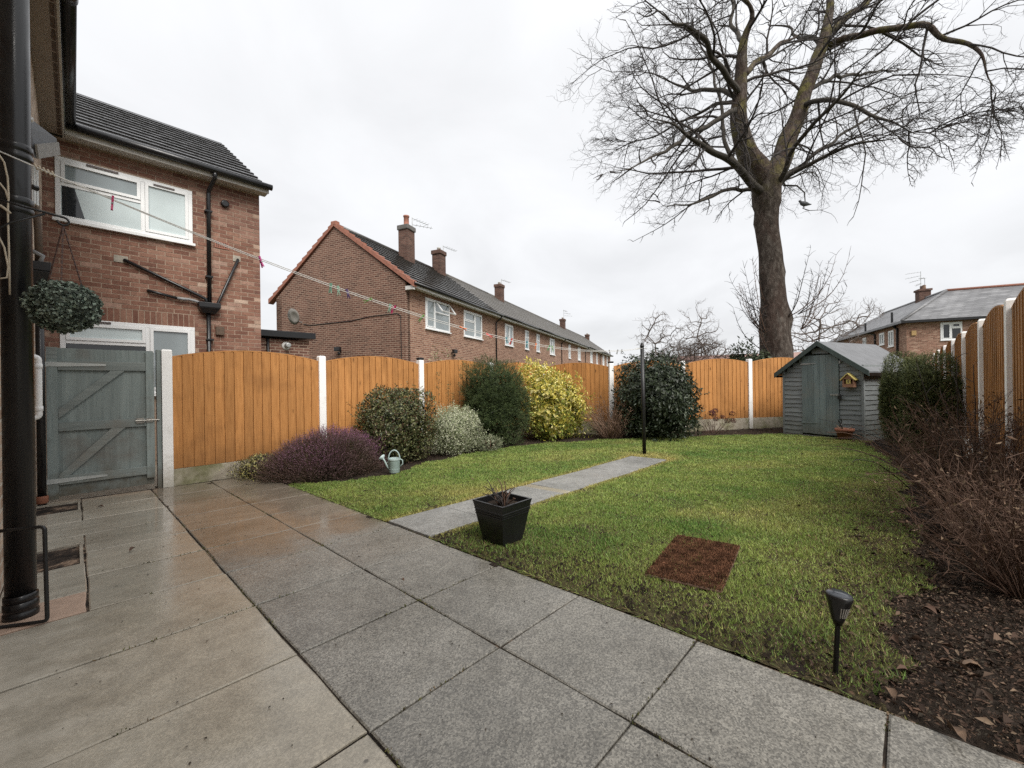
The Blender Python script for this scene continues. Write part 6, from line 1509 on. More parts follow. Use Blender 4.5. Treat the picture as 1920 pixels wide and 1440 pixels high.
TREE_LIMBS = [
    [(0.01, -0.01, 0.96, 0.699), (0.0, 0.0, 1.49, 0.647), (-0.02, 0.02, 2.36, 0.56), (-0.04, 0.04, 3.6, 0.481), (-0.08, 0.09, 4.46, 0.455), (-0.11, 0.12, 5.34, 0.437), (-0.15, 0.16, 6.28, 0.437), (-0.15, 0.16, 7.09, 0.472), (-0.14, 0.14, 7.61, 0.49)],
    [(-0.15, 0.16, 7.44, 0.385), (-0.43, 0.31, 7.91, 0.367), (-0.82, 0.58, 8.28, 0.315), (-1.08, 0.71, 8.81, 0.271), (-1.24, 0.74, 9.47, 0.245), (-1.19, 0.68, 10.23, 0.21), (-1.21, 0.56, 10.97, 0.175), (-1.32, 0.52, 11.78, 0.14), (-1.32, 0.38, 12.09, 0.122), (-1.26, 0.18, 12.33, 0.114), (-1.63, 0.28, 12.54, 0.096), (-2.15, 0.54, 12.65, 0.079), (-2.65, 0.78, 13.22, 0.052)],
    [(-1.17, 0.51, 10.75, 0.122), (-0.21, 0.37, 11.61, 0.105), (0.53, 0.16, 12.24, 0.096), (1.52, -0.16, 13.12, 0.079), (2.65, -0.48, 13.8, 0.052), (3.48, -0.78, 13.97, 0.035)],
    [(-0.11, 0.12, 7.52, 0.367), (0.25, -0.12, 8.15, 0.332), (0.56, -0.3, 9.05, 0.297), (0.85, -0.47, 9.62, 0.262), (1.01, -0.63, 10.15, 0.245), (1.44, -0.81, 11.39, 0.21), (2.04, -1.15, 12.65, 0.192), (2.31, -1.29, 13.62, 0.166), (2.46, -1.3, 14.53, 0.149), (2.52, -1.22, 15.77, 0.105), (2.92, -1.5, 17.0, 0.061)],
    [(2.06, -1.32, 12.55, 0.14), (1.98, -1.67, 12.51, 0.131), (1.9, -2.02, 12.36, 0.122), (2.04, -2.75, 12.2, 0.114), (2.14, -3.44, 11.93, 0.105), (2.18, -3.93, 11.41, 0.087), (2.32, -4.51, 10.88, 0.079), (2.29, -4.77, 10.38, 0.07), (2.07, -4.83, 9.49, 0.052), (2.16, -5.22, 9.01, 0.035)],
    [(2.31, -1.29, 13.16, 0.14), (2.81, -1.53, 13.58, 0.131), (3.34, -1.8, 14.09, 0.122), (3.91, -2.11, 14.55, 0.114), (4.54, -2.49, 15.18, 0.105), (5.57, -3.15, 16.44, 0.07), (6.41, -3.61, 17.75, 0.044)],
    [(1.04, -0.67, 10.24, 0.122), (0.56, -1.03, 10.08, 0.096), (0.33, -1.52, 9.7, 0.087), (0.18, -2.08, 9.14, 0.07), (-0.02, -2.6, 8.5, 0.056), (-0.04, -3.17, 7.96, 0.038), (-0.03, -3.76, 7.39, 0.028)],
    [(0.33, -0.05, 7.56, 0.105), (1.43, -0.21, 8.3, 0.087), (2.65, -0.62, 9.13, 0.079), (4.13, -1.18, 10.23, 0.07), (5.88, -2.02, 11.34, 0.058), (6.84, -2.46, 12.09, 0.052), (8.38, -3.37, 13.0, 0.042), (10.13, -4.35, 14.07, 0.031)],
    [(-0.14, -0.14, 7.42, 0.105), (-0.53, -0.45, 7.63, 0.087), (-0.88, -0.81, 8.05, 0.079), (-1.27, -1.13, 8.22, 0.07), (-1.7, -1.55, 8.36, 0.063), (-2.12, -1.98, 8.52, 0.056), (-2.56, -2.39, 8.63, 0.045), (-2.96, -2.83, 8.72, 0.035)],
    [(0.09, -0.1, 7.4, 0.105), (0.28, -0.3, 7.74, 0.087), (-0.12, -1.33, 7.93, 0.07), (-0.18, -1.85, 7.91, 0.058), (-0.39, -2.36, 7.69, 0.049), (-0.49, -2.83, 7.58, 0.038), (-0.71, -3.33, 7.47, 0.028)],
    [(-0.36, 0.24, 7.18, 0.175), (-0.91, 0.39, 7.32, 0.157), (-1.77, 0.56, 7.59, 0.131), (-3.05, 0.9, 7.72, 0.105), (-4.08, 1.12, 7.77, 0.079), (-5.21, 1.31, 7.72, 0.052), (-6.25, 1.54, 7.58, 0.035)],
    [(-0.15, 0.31, 7.38, 0.14), (0.01, 0.72, 8.01, 0.114), (0.31, 1.13, 8.71, 0.096), (0.57, 1.44, 9.46, 0.087), (0.98, 1.74, 10.55, 0.08), (1.32, 1.95, 11.68, 0.07), (1.9, 2.36, 13.56, 0.059), (2.02, 2.96, 15.07, 0.049), (2.14, 3.42, 16.21, 0.042), (2.33, 3.81, 17.47, 0.031)],
    [(-0.27, 0.29, 7.23, 0.105), (-0.53, 0.57, 7.41, 0.079), (-1.49, 0.85, 7.1, 0.07), (-2.42, 1.11, 6.78, 0.061), (-3.15, 1.3, 6.4, 0.052), (-3.87, 1.48, 6.09, 0.044), (-5.13, 1.81, 5.8, 0.028)],
    [(-1.22, 0.72, 10.11, 0.122), (-1.16, 1.09, 10.48, 0.096), (-0.95, 1.45, 10.8, 0.087), (-0.85, 1.92, 11.18, 0.079), (-0.75, 2.26, 11.19, 0.066), (-0.62, 2.71, 11.8, 0.056), (-0.62, 3.43, 12.37, 0.038), (-0.62, 4.16, 13.16, 0.028)],
    [(-1.32, 0.68, 10.21, 0.122), (-1.87, 0.67, 10.16, 0.114), (-2.47, 0.73, 10.16, 0.105), (-3.24, 0.82, 10.19, 0.094), (-3.75, 0.78, 10.33, 0.087), (-4.76, 0.97, 10.28, 0.07), (-5.59, 1.12, 10.02, 0.052), (-6.43, 1.29, 9.83, 0.035)],
    [(-1.25, 0.75, 9.72, 0.122), (-1.7, 0.79, 9.41, 0.105), (-2.26, 0.95, 9.06, 0.096), (-2.82, 1.1, 8.71, 0.087), (-3.66, 1.27, 8.24, 0.079), (-4.59, 1.38, 7.47, 0.066), (-5.36, 1.47, 6.97, 0.056), (-6.11, 1.54, 6.57, 0.047), (-7.03, 1.64, 6.03, 0.037), (-7.8, 1.73, 5.57, 0.026)],
    [(-1.13, 0.76, 10.04, 0.087), (-0.23, 1.7, 10.82, 0.07), (0.08, 2.54, 11.0, 0.059), (0.2, 2.85, 11.11, 0.052), (0.2, 4.02, 10.88, 0.038), (0.04, 5.21, 11.03, 0.028)],
    [(-1.32, 0.53, 11.68, 0.087), (-0.86, 0.91, 12.52, 0.079), (-0.5, 1.11, 13.31, 0.07), (-0.0, 1.17, 14.13, 0.061), (0.26, 1.62, 15.26, 0.045), (0.34, 2.55, 16.85, 0.031)],
    [(2.05, -1.16, 12.61, 0.105), (2.82, -0.67, 13.64, 0.087), (3.5, -0.22, 14.32, 0.07), (4.05, 0.07, 15.25, 0.052), (4.11, 0.89, 15.89, 0.035), (5.28, 0.51, 17.2, 0.028)],
    [(1.23, -0.73, 10.85, 0.105), (3.05, -1.05, 12.0, 0.087), (5.47, -1.73, 13.14, 0.07), (8.13, -2.8, 14.24, 0.052), (10.64, -4.02, 15.09, 0.035)],
]

TB = Vector((15.769, 2.935, 0.0))
big = empty('bare_tree', TB, 0, 'huge bare tree with forked trunk behind the back fence', 'tree')
seedn, seedp = [], []
limb_paths = []
for li, L in enumerate(TREE_LIMBS):
    P = np.array([q[:3] for q in L]); R = np.array([q[3] for q in L])
    # resample smoothly
    s = np.r_[0, np.cumsum(np.linalg.norm(np.diff(P, axis=0), axis=1))]; m = max(6, int(s[-1] / 0.18)); u = np.linspace(0, s[-1], m)
    Q = np.stack([np.interp(u, s, P[:, k]) for k in range(3)], 1); RR = np.interp(u, s, R)
    for _ in range(2): Q[1:-1] = 0.25 * Q[:-2] + 0.5 * Q[1:-1] + 0.25 * Q[2:]
    if li:
        fr_ = u / s[-1]; RR = RR * np.clip((1.02 - fr_) / 0.45, 0.12, 1.0) ** 0.8
    if li:                                                 # crooked, not beaded
        wv = RNG.normal(size=Q.shape) * (0.05 if li in (1, 3) else 0.10); wv[0] = 0
        for _ in range(5): wv[1:-1] = 0.25 * wv[:-2] + 0.5 * wv[1:-1] + 0.25 * wv[2:]
        Q += wv * np.clip(u / 0.8, 0, 1)[:, None]
        if li not in (1, 3): RR = RR * 0.8
    limb_paths.append((Q, RR))
TQ, TRr = limb_paths[0]; TRr = TRr * np.where(TQ[:, 2] > 6.8, 0.88, 0.77)
mb = MB(); mb.tube([tuple(q) for q in np.r_[[[0.0, 0.0, -0.5]], TQ]], list(np.r_[[0.78], TRr]), 22, cap=False)
rg = np.random.default_rng(5)
vv = np.array(mb.v); cen = np.array([np.interp(vv[:, 2], TQ[:, 2], TQ[:, k]) for k in range(2)]).T
ang = np.arctan2(vv[:, 1] - cen[:, 1], vv[:, 0] - cen[:, 0]); zz = vv[:, 2]
bulge = 1 + 0.05 * np.sin(ang * 3 + zz * 1.3) + 0.035 * np.sin(ang * 5 - zz * 2.1) + 0.03 * np.sin(zz * 4.2 + ang)
for (bz, ba, bs, bh) in ((3.1, -1.1, 0.35, 0.42), (4.6, -0.9, 0.2, 0.28), (6.3, 2.2, 0.18, 0.22), (3.3, 2.4, 0.35, 0.14), (5.2, -2.5, 0.25, 0.12), (2.2, -1.6, 0.5, 0.12)):
    da = np.angle(np.exp(1j * (ang - ba))); bulge += bh * np.exp(-((zz - bz) / bs) ** 2 - (da / 0.5) ** 2)
vv[:, :2] = cen + (vv[:, :2] - cen) * bulge[:, None]; mb.v = [tuple(v) for v in vv]
tk = mb.build('trunk', M['bark'], big, True)
for li, (Q, RR) in enumerate(limb_paths[1:], 1): MB().tube([tuple(q) for q in Q], list(RR), 10 if RR[0] > 0.1 else 7).build('limb', M['bark' if li in (1, 2, 3, 4, 5) else 'bark_dark'], big, True)
rg = np.random.default_rng(3)
CR = np.array([0.35 * RIGHT.x, 0.35 * RIGHT.y, 10.9]); AX = np.array([7.7, 6.0, 5.4]); Rv, Fv, Uv = np.array(RIGHT), np.array(FWD), np.array([0, 0, 1.0])
def env(p):
    """below 1 inside the crown"""
    q = p - CR; l = np.array([q @ Rv, q @ Fv, q[2]]); d_ = l / (np.linalg.norm(l) + 1e-9)
    lump_ = 1 + 0.10 * math.sin(5 * d_[0] + 3 * d_[2] + 1) + 0.07 * math.sin(9 * d_[1] - 4 * d_[0]) + 0.05 * math.sin(13 * d_[2] + 7 * d_[0])
    e = np.linalg.norm(l / AX) / lump_
    fl = 6.2 + (0.33 * max(l[0] - 1.0, 0) if l[0] > 0 else 0.03 * max(-l[0] - 1, 0)) + 0.3 * math.sin(l[0] * 2.1)
    return max(e, 1.0 + (fl - p[2]) * 0.5)
TA_, TB_, TR0, TR1, TLV = [], [], [], [], []
def cross3(a, b): return np.array([a[1] * b[2] - a[2] * b[1], a[2] * b[0] - a[0] * b[2], a[0] * b[1] - a[1] * b[0]])
def fan(d, an, side):
    s1 = cross3(d, Uv if abs(d[2]) < 0.9 else Rv); s1 = s1 / math.sqrt(s1 @ s1); s2 = cross3(d, s1)
    return d * math.cos(an) + (s1 * math.cos(side) + s2 * math.sin(side)) * math.sin(an)
def grow(p, d, L, r, level):
    d = d / math.sqrt(d @ d)
    for _ in range(5):                                     # stay inside the crown and taper out at its edge
        if env(p + d * L) < 1.02: break
        L *= 0.72
    if L < 0.10: return
    nseg = (8, 6, 5, 3)[level]; st = L / nseg; side = rg.random() * 6.28; bend_ = rg.normal(size=3) * (0.10, 0.12, 0.12, 0.1)[level]
    for j in range(nseg):
        out = p - CR; out = out / (math.sqrt(out @ out) + 1e-9)
        if j == nseg // 2: bend_ = -bend_ + rg.normal(size=3) * 0.06
        d = d + bend_ + rg.normal(size=3) * (0.10, 0.13, 0.16, 0.2)[level] + out * 0.07 + Uv * (0.0, -0.02, 0.03, 0.08)[level]; d = d / math.sqrt(d @ d)
        q = p + d * st; f0, f1 = 1 - 0.72 * j / nseg, 1 - 0.72 * (j + 1) / nseg
        TA_.append(p); TB_.append(q); TR0.append(r * f0); TR1.append(r * f1); TLV.append(level); p = q
        if level == 3: continue
        e = env(p) if level > 0 else 0.7
        pr = (0.97, 0.42 + 0.55 * e, 0.25 + 0.85 * e)[level]
        if level == 0 and j < 1: continue
        if rg.random() < pr:
            side += 2.4 + rg.normal() * 0.5
            grow(p, fan(d, rg.uniform(0.55, 1.05), side), L * rg.uniform(0.34, 0.6) * (1 - 0.2 * j / nseg), max(r * f1 * (0.6, 0.62, 0.7)[level], (0.011, 0.0065, 0.0042)[level]), level + 1)
for li, (Q, RR) in enumerate(limb_paths[1:], 1):
    sl_ = np.r_[0, np.cumsum(np.linalg.norm(np.diff(Q, axis=0), axis=1))]; nxt = 1.6 if RR[0] > 0.2 else 0.7; side = rg.random() * 6.28
    for i in range(1, len(Q)):
        if sl_[i] < nxt: continue
        nxt = sl_[i] + rg.uniform(0.38, 0.68); d0 = Q[i] - Q[i - 1]; d0 = d0 / np.linalg.norm(d0); side += 2.4 + rg.normal() * 0.4
        grow(Q[i], fan(d0, rg.uniform(0.6, 1.1), side), rg.uniform(1.8, 3.6), min(max(RR[i] * 0.5, 0.022), 0.05), 0)
    d0 = Q[-1] - Q[-2]; d0 = d0 / np.linalg.norm(d0)
    for _ in range(3): grow(Q[-1], d0 + rg.normal(size=3) * 0.25, rg.uniform(1.2, 2.4), max(RR[-1] * 0.85, 0.014), 0)
TA_, TB_, TR0, TR1, TLV = map(np.array, (TA_, TB_, TR0, TR1, TLV)); lo_ = TLV < 2
V1, F1 = seg_arrays(TA_[lo_], TB_[lo_], TR0[lo_], TR1[lo_], 5); V2, F2 = seg_arrays(TA_[~lo_], TB_[~lo_], TR0[~lo_], TR1[~lo_], 3)
tag(tri_mesh('crown', np.r_[V1, V2], np.r_[F1, F2 + len(V1)], M['twig'], big), kind='stuff')
NCROWN = len(TA_)
# epicormic shoots on the trunk
r = random.Random(3)
for (sx, sz, nsh, side) in ((-0.50, 2.6, 9, -1), (0.62, 2.7, 6, 1), (-0.35, 1.9, 4, -1), (0.55, 3.2, 3, 1), (-0.1, 3.0, 3, -1), (0.2, 3.1, 3, 1)):
    base = Vector(RIGHT) * sx - Vector(FWD) * 0.3 + Vector((0, 0, sz))
    for k in range(nsh):
        el = r.uniform(0.4, 1.05); az = r.uniform(-0.6, 0.6); L = r.uniform(1.1, 2.5); p = base.copy(); pts = [p.copy()]
        for j in range(8):
            dirn = (Vector(RIGHT) * side * math.cos(el) * math.cos(az) + Vector(FWD) * math.sin(az) * math.cos(el) + Vector((0, 0, math.sin(el)))); p = p + dirn * L / 8; el = min(1.35, el + r.uniform(0.05, 0.22)); pts.append(p.copy())
        s_ = MB().tube(pts, [0.018 * (1 - 0.8 * i / 8) * (0.5 + L / 5) for i in range(9)], 5)
        for j in range(2, 9):
            for _ in range(2):
                q = pts[j] + Vector((r.uniform(-.3, .3), r.uniform(-.3, .3), r.uniform(.05, .35))) * 0.8; s_.tube([pts[j], (pts[j] + q) / 2 + Vector((r.uniform(-.03, .03), 0, .02)), q], [0.006, 0.005, 0.003], 3)
        s_.build('shoot', M['stem_brown' if k % 2 else 'twig'], big, True)
# ivy round its foot
for (ox, oz, n, s) in ((-0.75, 1.5, 900, 0.45), (0.35, 1.35, 500, 0.3)):
    P, d = shell(n, s, s, s * 1.3, n, lump=0.2, depth=0.5); P = P + np.array(RIGHT) * ox - np.array(FWD) * 0.35 + np.array([0, 0, oz]); V, F = leaves_arrays(P, np.cross(d, RNG.normal(size=d.shape)), d, 0.09, 0.07)
    cc = np.array([0.045, 0.06, 0.028]) * (0.5 + RNG.random((len(P), 1))); tag(tri_mesh('ivy', V, F, M['leaf_gloss'], big, np.repeat(cc, 4, 0)), kind='stuff')

# wood pigeon on a low branch
bd = empty('pigeon', TB + Vector(RIGHT) * 0.57 + Vector(FWD) * -0.6 + Vector((0, 0, 6.58)), math.atan2(RIGHT.y, RIGHT.x) + math.pi, 'grey pigeon perched low in the big bare tree', 'bird')
pr = [(-0.22, 0.0, 0.012), (-0.15, 0.0, 0.03), (-0.08, 0.01, 0.058), (0.0, 0.02, 0.075), (0.07, 0.04, 0.066), (0.11, 0.075, 0.04), (0.135, 0.105, 0.036), (0.16, 0.11, 0.026), (0.185, 0.103, 0.006)]
MB().tube([(x, 0, z) for x, z, _ in pr], [q[2] for q in pr], 12).build('body', M['bird_feather'], bd, True)
for q_ in (-0.018, 0.018): MB().tube([(0.0, q_, -0.05), (0.0, q_, -0.115)], 0.006, 5).build('leg', M['chain_rust'], bd)
pb = [Vector(RIGHT) * a_ - Vector(FWD) * b_ + Vector((0, 0, c_)) for a_, b_, c_ in ((0.15, 0.25, 7.35), (0.42, 0.5, 7.22), (0.58, 0.6, 6.95), (0.60, 0.6, 6.62), (0.52, 0.6, 6.46), (0.72, 0.62, 6.38), (1.0, 0.7, 6.36), (1.25, 0.8, 6.2))]
pbr = MB().tube(pb, [0.03, 0.024, 0.02, 0.016, 0.013, 0.011, 0.008, 0.005], 6)
for j, (dx_, dz_) in enumerate(((0.25, -0.2), (-0.3, -0.1), (0.3, 0.12), (0.2, -0.3))): pbr.tube([pb[4 + j], pb[4 + j] + Vector(RIGHT) * dx_ * 0.6 + Vector((0, 0, dz_ * 0.4)), pb[4 + j] + Vector(RIGHT) * dx_ + Vector((0, 0, dz_))], [0.006, 0.005, 0.003], 4)
pbr.build('limb', M['bark_dark'], big, True)

def far_tree(name, loc, h, w, seed, label, mat='twig_far', n=700, trunk=0.12, dens=2, step=0.3, base=0.25, group='bare trees in the distance', tw=0.011, droop=0.0, ground=-0.6):
    t = empty(name, (loc[0], loc[1], ground), 0, label, 'tree', group); rg = np.random.default_rng(seed); H = h - ground
    tp = [np.array([rg.normal() * 0.04 * k, rg.normal() * 0.04 * k, H * 0.75 * k / 9]) for k in range(10)]
    MB().tube([tuple(p) for p in tp], [trunk * (1 - 0.085 * k) for k in range(10)], 7).build('trunk', M[mat], t, True)
    d = unit(rg.normal(size=(n, 3))); At = np.array([0, 0, H * (base + 1) / 2 * 1.0]) + d * np.array([w, w, H * (1 - base) / 2]) * (rg.random((n, 1)) ** 0.45) * lumps(d, seed, 4, 0.25)[:, None]
    At = At[At[:, 2] > 0.3]
    nodes, par = colonize(tp[2:], [-1] * 8, At, step, 4.0, step * 1.4, 40, 0.25, seed); ns = 8; cnt = np.ones(len(nodes))
    for i in range(len(nodes) - 1, ns - 1, -1): cnt[par[i]] += cnt[i]
    i0 = np.arange(ns, len(nodes)); rr = np.clip(tw * cnt ** 0.42, tw, trunk * 0.6)
    V1, F1 = seg_arrays(nodes[par[i0]], nodes[i0], np.minimum(rr[par[i0]], rr[i0] * 1.5), rr[i0], 4)
    tips = i0[cnt[i0] <= 4]; a2, b2, r0, r1 = twigs(nodes[tips], unit(nodes[tips] - nodes[par[tips]] + np.array([0, 0, -droop])), rg, tw * 0.85, step * 1.3, dens, 2); V2, F2 = seg_arrays(a2, b2, r0, r1, 4)
    tag(tri_mesh('crown', np.r_[V1, V2], np.r_[F1, F2 + len(V1)], M[mat], t), kind='stuff')
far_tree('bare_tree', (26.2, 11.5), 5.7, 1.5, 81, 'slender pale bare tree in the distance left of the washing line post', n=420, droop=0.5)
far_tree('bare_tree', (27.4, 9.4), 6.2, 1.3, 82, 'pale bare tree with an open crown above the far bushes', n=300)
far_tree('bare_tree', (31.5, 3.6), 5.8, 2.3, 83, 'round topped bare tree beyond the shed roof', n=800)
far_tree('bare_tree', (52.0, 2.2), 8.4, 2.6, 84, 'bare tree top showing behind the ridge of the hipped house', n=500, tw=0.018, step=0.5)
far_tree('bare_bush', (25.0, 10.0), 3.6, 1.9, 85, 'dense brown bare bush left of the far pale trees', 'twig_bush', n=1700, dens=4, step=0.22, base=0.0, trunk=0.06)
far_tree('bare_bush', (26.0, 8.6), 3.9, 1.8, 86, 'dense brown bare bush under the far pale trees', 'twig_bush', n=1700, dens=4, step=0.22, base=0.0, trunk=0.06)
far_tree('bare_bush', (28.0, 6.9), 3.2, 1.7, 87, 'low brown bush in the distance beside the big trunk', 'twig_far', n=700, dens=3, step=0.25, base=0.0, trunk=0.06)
shrub('dark_conifer', (21.5, 5.4), (0.6, 0.6, 3.5), 2600, (0.16, 0.06), [(0.03, 0.045, 0.022), (0.045, 0.06, 0.03)], 'leaf_matt', 'dark evergreen beyond the fence left of the big trunk', 'tree', seed=91, lump=0.2, stems=3, group='evergreens beyond the fence')

# ================================================================== GRASS AND LITTER
def scatter_poly(n, box, inside):
    x = RNG.uniform(box[0], box[1], n); y = RNG.uniform(box[2], box[3], n); ok = inside(x, y); return x[ok], y[ok]
def fbm(x, y, seed, f):
    r = np.random.default_rng(seed); o = np.zeros_like(x); a = 1.0; tot = 0
    for k in range(5):
        for _ in range(3):
            w = r.normal(size=2) * f; o += a * np.sin(x * w[0] + y * w[1] + r.uniform(0, 6.28)) / 3
        tot += a; a *= 0.6; f *= 1.9
    return o / tot * 1.6
def grass():
    xs, ys = scatter_poly(1500000, (1.836, 11.2, -0.2, 5.8), LAWN)
    # small fringe over the edges
    dist = np.hypot(xs, ys); keep = RNG.random(len(xs)) < np.clip((3.4 / dist) ** 1.5, 0.10, 1.0)
    xs, ys = xs[keep], ys[keep]; dist = dist[keep]; n = len(xs)
    bare = fbm(xs, ys, 3, 2.6); edge = np.clip(1 - (xs - 1.85) / 0.5, 0, 1) * (ys < 2.6); bedge = np.clip(1 - (ys - 0.1) / 0.45, 0, 1)
    thin = np.clip(0.08 + 0.7 * np.clip(bare - 0.2, 0, 1) * np.clip(1.7 - xs * 0.22, 0.1, 1) + 0.55 * np.clip(fbm(xs, ys, 23, 7) - 0.25, 0, 1) * np.clip(2 - xs * 0.25, 0.15, 1) + 0.5 * np.maximum(edge, bedge * 0.7), 0, 0.9)
    keep = RNG.random(n) > thin; xs, ys, dist = xs[keep], ys[keep], dist[keep]; n = len(xs)
    h = (0.010 + 0.021 * RNG.random(n) ** 1.5) * np.clip(0.9 + 0.45 * fbm(xs, ys, 8, 6) + 0.35 * fbm(xs, ys, 18, 20), 0.35, 2.0); w = 0.0022 * np.clip(dist / 2.2, 1.0, 3.2)
    a = RNG.uniform(0, 6.283, n); lean = 0.25 + 0.75 * RNG.random(n); b = RNG.uniform(0, 6.283, n)
    z = gzv(xs, ys) + 0.002
    brim = (xs < 1.875) & ((ys < 2.6) | (ys > 3.26)); b = np.where(brim, math.pi + RNG.normal(size=n) * 0.7, b); lean = np.where(brim, 0.9 + 0.5 * RNG.random(n), lean); h = np.where(brim, h * 1.25, h)
    V = np.zeros((n, 3, 3)); V[:, 0] = np.c_[xs - np.cos(a) * w, ys - np.sin(a) * w, z]; V[:, 1] = np.c_[xs + np.cos(a) * w, ys + np.sin(a) * w, z]
    V[:, 2] = np.c_[xs + np.cos(b) * lean * h, ys + np.sin(b) * lean * h, z + h * np.sqrt(np.clip(1 - (lean * 0.7) ** 2, 0.12, 1))]
    g1, g2, yl, br = np.array([0.155, 0.275, 0.06]), np.array([0.35, 0.43, 0.115]), np.array([0.54, 0.48, 0.17]), np.array([0.22, 0.165, 0.085])
    f1 = np.clip(0.58 + 0.55 * fbm(xs, ys, 5, 2.6) + 0.35 * fbm(xs, ys, 15, 9), 0, 1)[:, None]; c = g1 * (1 - f1) + g2 * f1
    fy = np.clip(fbm(xs, ys, 6, 1.9) - 0.12, 0, 1)[:, None] * 0.6 + (RNG.random((n, 1)) < 0.07) * 0.5
    near_path = (np.clip(1 - np.abs(np.abs(ys - 2.93) - 0.31) / 0.12, 0, 1) * (xs < 6.5) + np.clip(1.3 - np.hypot(xs - 6.45, ys - 3.0) / 0.5, 0, 1))[:, None]
    fy = np.clip(fy + near_path * 0.9, 0, 1); c = c * (1 - fy) + yl * fy
    fb = ((RNG.random(n) < 0.07 + 0.3 * np.maximum(np.clip(1 - (xs - 1.85) / 0.9, 0, 1) * (ys < 2.6), np.clip(1 - (ys - 0.1) / 0.8, 0, 1) * (xs < 6))))[:, None]; c = np.where(fb, br * (0.5 + RNG.random((n, 1))), c)
    c = c * (0.5 + 0.8 * RNG.random((n, 1)))
    F = np.arange(n * 3).reshape(-1, 3)
    t = tri_mesh('grass', V.reshape(-1, 3), F, M['grass_blade'], None, np.repeat(c, 3, 0))
    tag(t, 'short damp grass of the lawn', 'grass', kind='stuff')
    return n
NG = grass()
# leaf litter, bark and clods in the beds
def litter():
    x, y = scatter_poly(60000, (1.84, 12.0, -0.72, 6.8), lambda a, b: GARDEN(a, b)); x2, y2 = scatter_poly(26000, (1.85, 4.6, -0.72, 0.3), GARDEN); x = np.r_[x, x2]; y = np.r_[y, y2]
    nearlawn = LAWN(x, y); keep = ~nearlawn | (RNG.random(len(x)) < 0.03 + 0.25 * ((x < 2.3) | (y < 0.5))) ; x, y = x[keep], y[keep]
    onpath = (y > 2.6) & (y < 3.26) & (x < 6.3); x, y = x[~onpath], y[~onpath]; n = len(x)
    dist = np.hypot(x, y)
    P = np.c_[x, y, gzv(x, y) + 0.004 + 0.012 * RNG.random(n)]; D = unit(np.c_[RNG.normal(size=(n, 2)), RNG.normal(size=n) * 0.25]); N = unit(np.c_[RNG.normal(size=(n, 2)) * 0.5, np.ones(n)])
    L = np.where(RNG.random(n) < 0.04, 0.04, 0.0135) * (0.6 + 0.8 * RNG.random(n)); V, F = leaves_arrays(P, D, N, L, L * RNG.uniform(0.2, 0.6, n), 0.5)
    pal = np.array([(0.055, 0.035, 0.025), (0.09, 0.055, 0.038), (0.035, 0.024, 0.018), (0.12, 0.08, 0.056), (0.05, 0.04, 0.028), (0.20, 0.145, 0.10)]); cc = pal[RNG.choice(6, n, p=[.22, .24, .20, .16, .11, .07])] * (0.6 + 0.7 * RNG.random((n, 1)))
    tag(tri_mesh('leaf_litter', V, F, M['litter'], None, np.repeat(cc, 4, 0)), 'dead leaves and bark bits strewn over the beds', 'leaf litter', kind='stuff')
litter()
def clods():
    n = 2600; x, y = scatter_poly(n * 3, (1.84, 9.0, -0.72, 0.3), lambda a, b: GARDEN(a, b) & ~LAWN(a, b)); x, y = x[:n], y[:n]; VV, FF = [], []
    x2, y2 = scatter_poly(9000, (1.86, 3.4, 0.0, 2.6), LAWN); k2 = RNG.random(len(x2)) < np.clip(0.55 - (x2 - 1.86) * 0.45, 0.04, 1) * (fbm(x2, y2, 44, 6) > -0.1); x3, y3 = scatter_poly(700, (1.9, 9, 0.1, 5.4), LAWN); x = np.r_[x, x2[k2], x3]; y = np.r_[y, y2[k2], y3]
    for i, (a, b) in enumerate(zip(x, y)):
        s = random.uniform(0.006, 0.022) if i < n else random.uniform(0.006, 0.015); c = np.array([a, b, gz(a, b) + (0.0 if i < n else random.uniform(0.002, 0.012))]); d = np.array([(1, 0, 0), (-.5, .8, 0), (-.5, -.8, 0), (0.1, 0, .8)]) * s * np.random.default_rng(i).uniform(0.6, 1.3, (4, 1)); VV.append(c + d); k = 4 * i; FF += [(k, k + 1, k + 3), (k + 1, k + 2, k + 3), (k + 2, k, k + 3)]
    tag(tri_mesh('soil_clods', np.concatenate(VV), np.array(FF), M['soil'], None), 'crumbs of dark soil in the right hand bed and worn lawn edge', 'soil', kind='stuff')
clods()
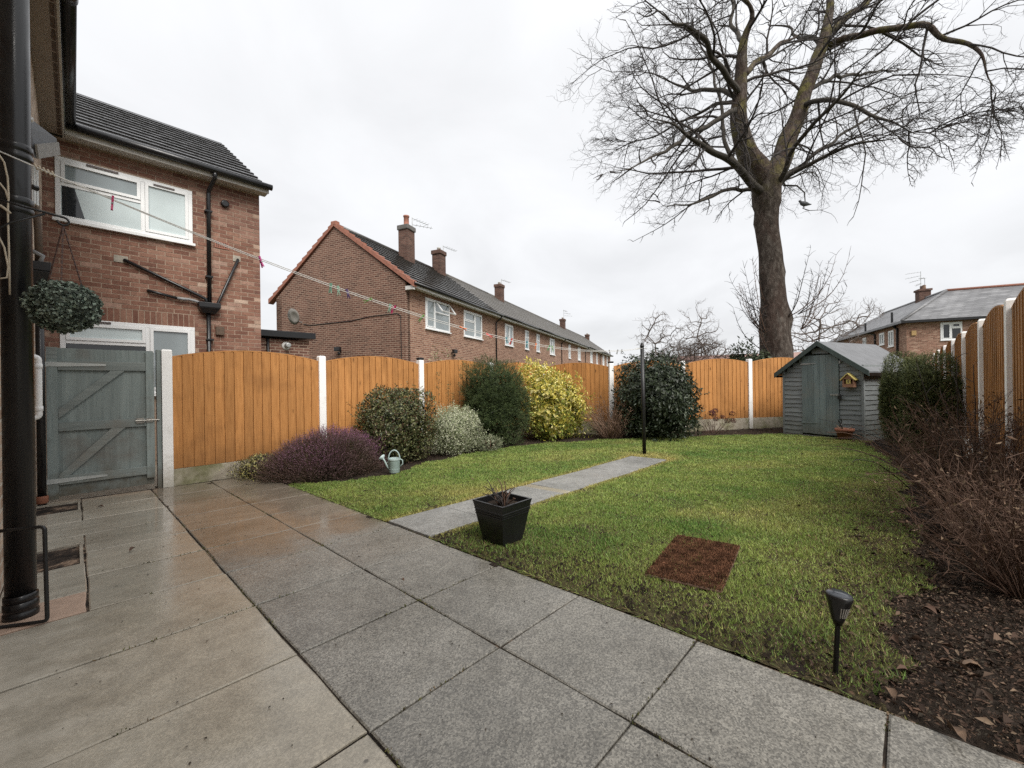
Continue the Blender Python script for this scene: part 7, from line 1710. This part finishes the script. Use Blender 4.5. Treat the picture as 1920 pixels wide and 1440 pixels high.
# moss and bits in the paving joints, specks of dirt on the slabs
def joint_growth():
    n = 5200; along = RNG.random(n) < 0.6
    x = np.where(along, np.array([0.642, 1.242, 1.838])[RNG.integers(0, 3, n)] + RNG.normal(size=n) * 0.004, RNG.uniform(0.05, 1.83, n)); y = np.where(along, RNG.uniform(-0.6, 6.7, n), row_y(RNG.integers(-1, 11, n)) + RNG.normal(size=n) * 0.004)
    keep = fbm(x, y, 61, 5) > 0.15; x, y = x[keep], y[keep]; n = len(x); P = np.c_[x, y, gzv(x, y) - 0.006]; D = unit(np.c_[RNG.normal(size=(n, 2)) * 0.7, np.ones(n)])
    V, F = leaves_arrays(P, D, RNG.normal(size=(n, 3)), 0.008 + 0.010 * RNG.random(n), 0.005, 0.2); pal = np.array([(0.09, 0.10, 0.03), (0.14, 0.14, 0.05), (0.06, 0.05, 0.03), (0.2, 0.15, 0.09)]); cc = pal[RNG.integers(0, 4, n)]
    m_ = 420; x = RNG.uniform(-0.1, 1.82, m_); y = RNG.uniform(-0.3, 6.7, m_); P2 = np.c_[x, y, gzv(x, y) + 0.003]; L = RNG.uniform(0.004, 0.016, m_); V2, F2 = leaves_arrays(P2, np.c_[RNG.normal(size=(m_, 2)), np.zeros(m_)], np.tile([0.1, 0.1, 1.0], (m_, 1)), L, L * 0.55, 0.3)
    c2 = np.array([0.05, 0.04, 0.03]) * (0.5 + RNG.random((m_, 1)))
    tag(tri_mesh('paving_moss', np.r_[V, V2], np.r_[F, F2 + len(V)], M['litter'], None, np.repeat(np.r_[cc, c2], 4, 0)), 'moss in the paving joints and dirt specks on the slabs', 'moss', kind='stuff')
joint_growth()
# single larger fallen leaves that can be picked out
def fallen(x, y, size, rz, col, label):
    mb = MB(); n = 8; up = gz(x, y) + 0.012
    prof = [(0, 0), (0.25, 0.20), (0.55, 0.24), (0.8, 0.14), (1.0, 0.0)]
    L = [(a * size, b * size, 0.35 * size * math.sin(a * 3)) for a, b in prof]; Rr = [(a * size, -b * size, 0.45 * size * math.sin(a * 3 + .4)) for a, b in prof[1:-1]]; mid = [(a * size, 0, -0.02 * size + 0.10 * size * math.sin(a * 3)) for a, b in prof[1:-1]]
    mb.v = L + Rr + mid; mb.f = [(0, 8, 1), (1, 8, 9, 2), (2, 9, 10, 3), (3, 10, 4), (0, 5, 8), (5, 6, 9, 8), (6, 7, 10, 9), (7, 4, 10)]
    o = mb.build('fallen_leaf', M[col], None, True); o.location = (x, y, up); o.rotation_euler = (random.uniform(-.2, .2), random.uniform(-.25, .1), rz); tag(o, label, 'leaf', 'large fallen leaves')
fallen(1.90, 0.02, 0.055, 0.6, 'leaf_brown', 'curled brown leaf beside the foot of the solar light')
fallen(2.12, -0.02, 0.05, 2.2, 'stem_brown', 'brown leaf on the soil just right of the solar light')
fallen(1.86, -0.10, 0.075, 3.6, 'leaf_brown', 'large torn brown leaf lying at the slab edge')
fallen(2.30, -0.16, 0.07, 5.2, 'leaf_brown', 'pale dry leaf on the dark soil behind the torn leaf')
fallen(2.75, -0.12, 0.06, 1.2, 'stem_brown', 'dry leaf on the soil below the brown shrub')
fallen(0.26, 4.02, 0.055, 0.9, 'stem_brown', 'small dark leaf lying on the smooth patio slabs')
fallen(0.20, 6.0, 0.05, 2.9, 'stem_brown', 'small dark leaf on the patio before the gate')
fallen(1.30, 2.10, 0.03, 1.9, 'stem_brown', 'tiny dark leaf on the speckled slab in the foreground')
fallen(0.62, 5.4, 0.035, 0.4, 'stem_brown', 'tiny leaf on the wet slab joint')
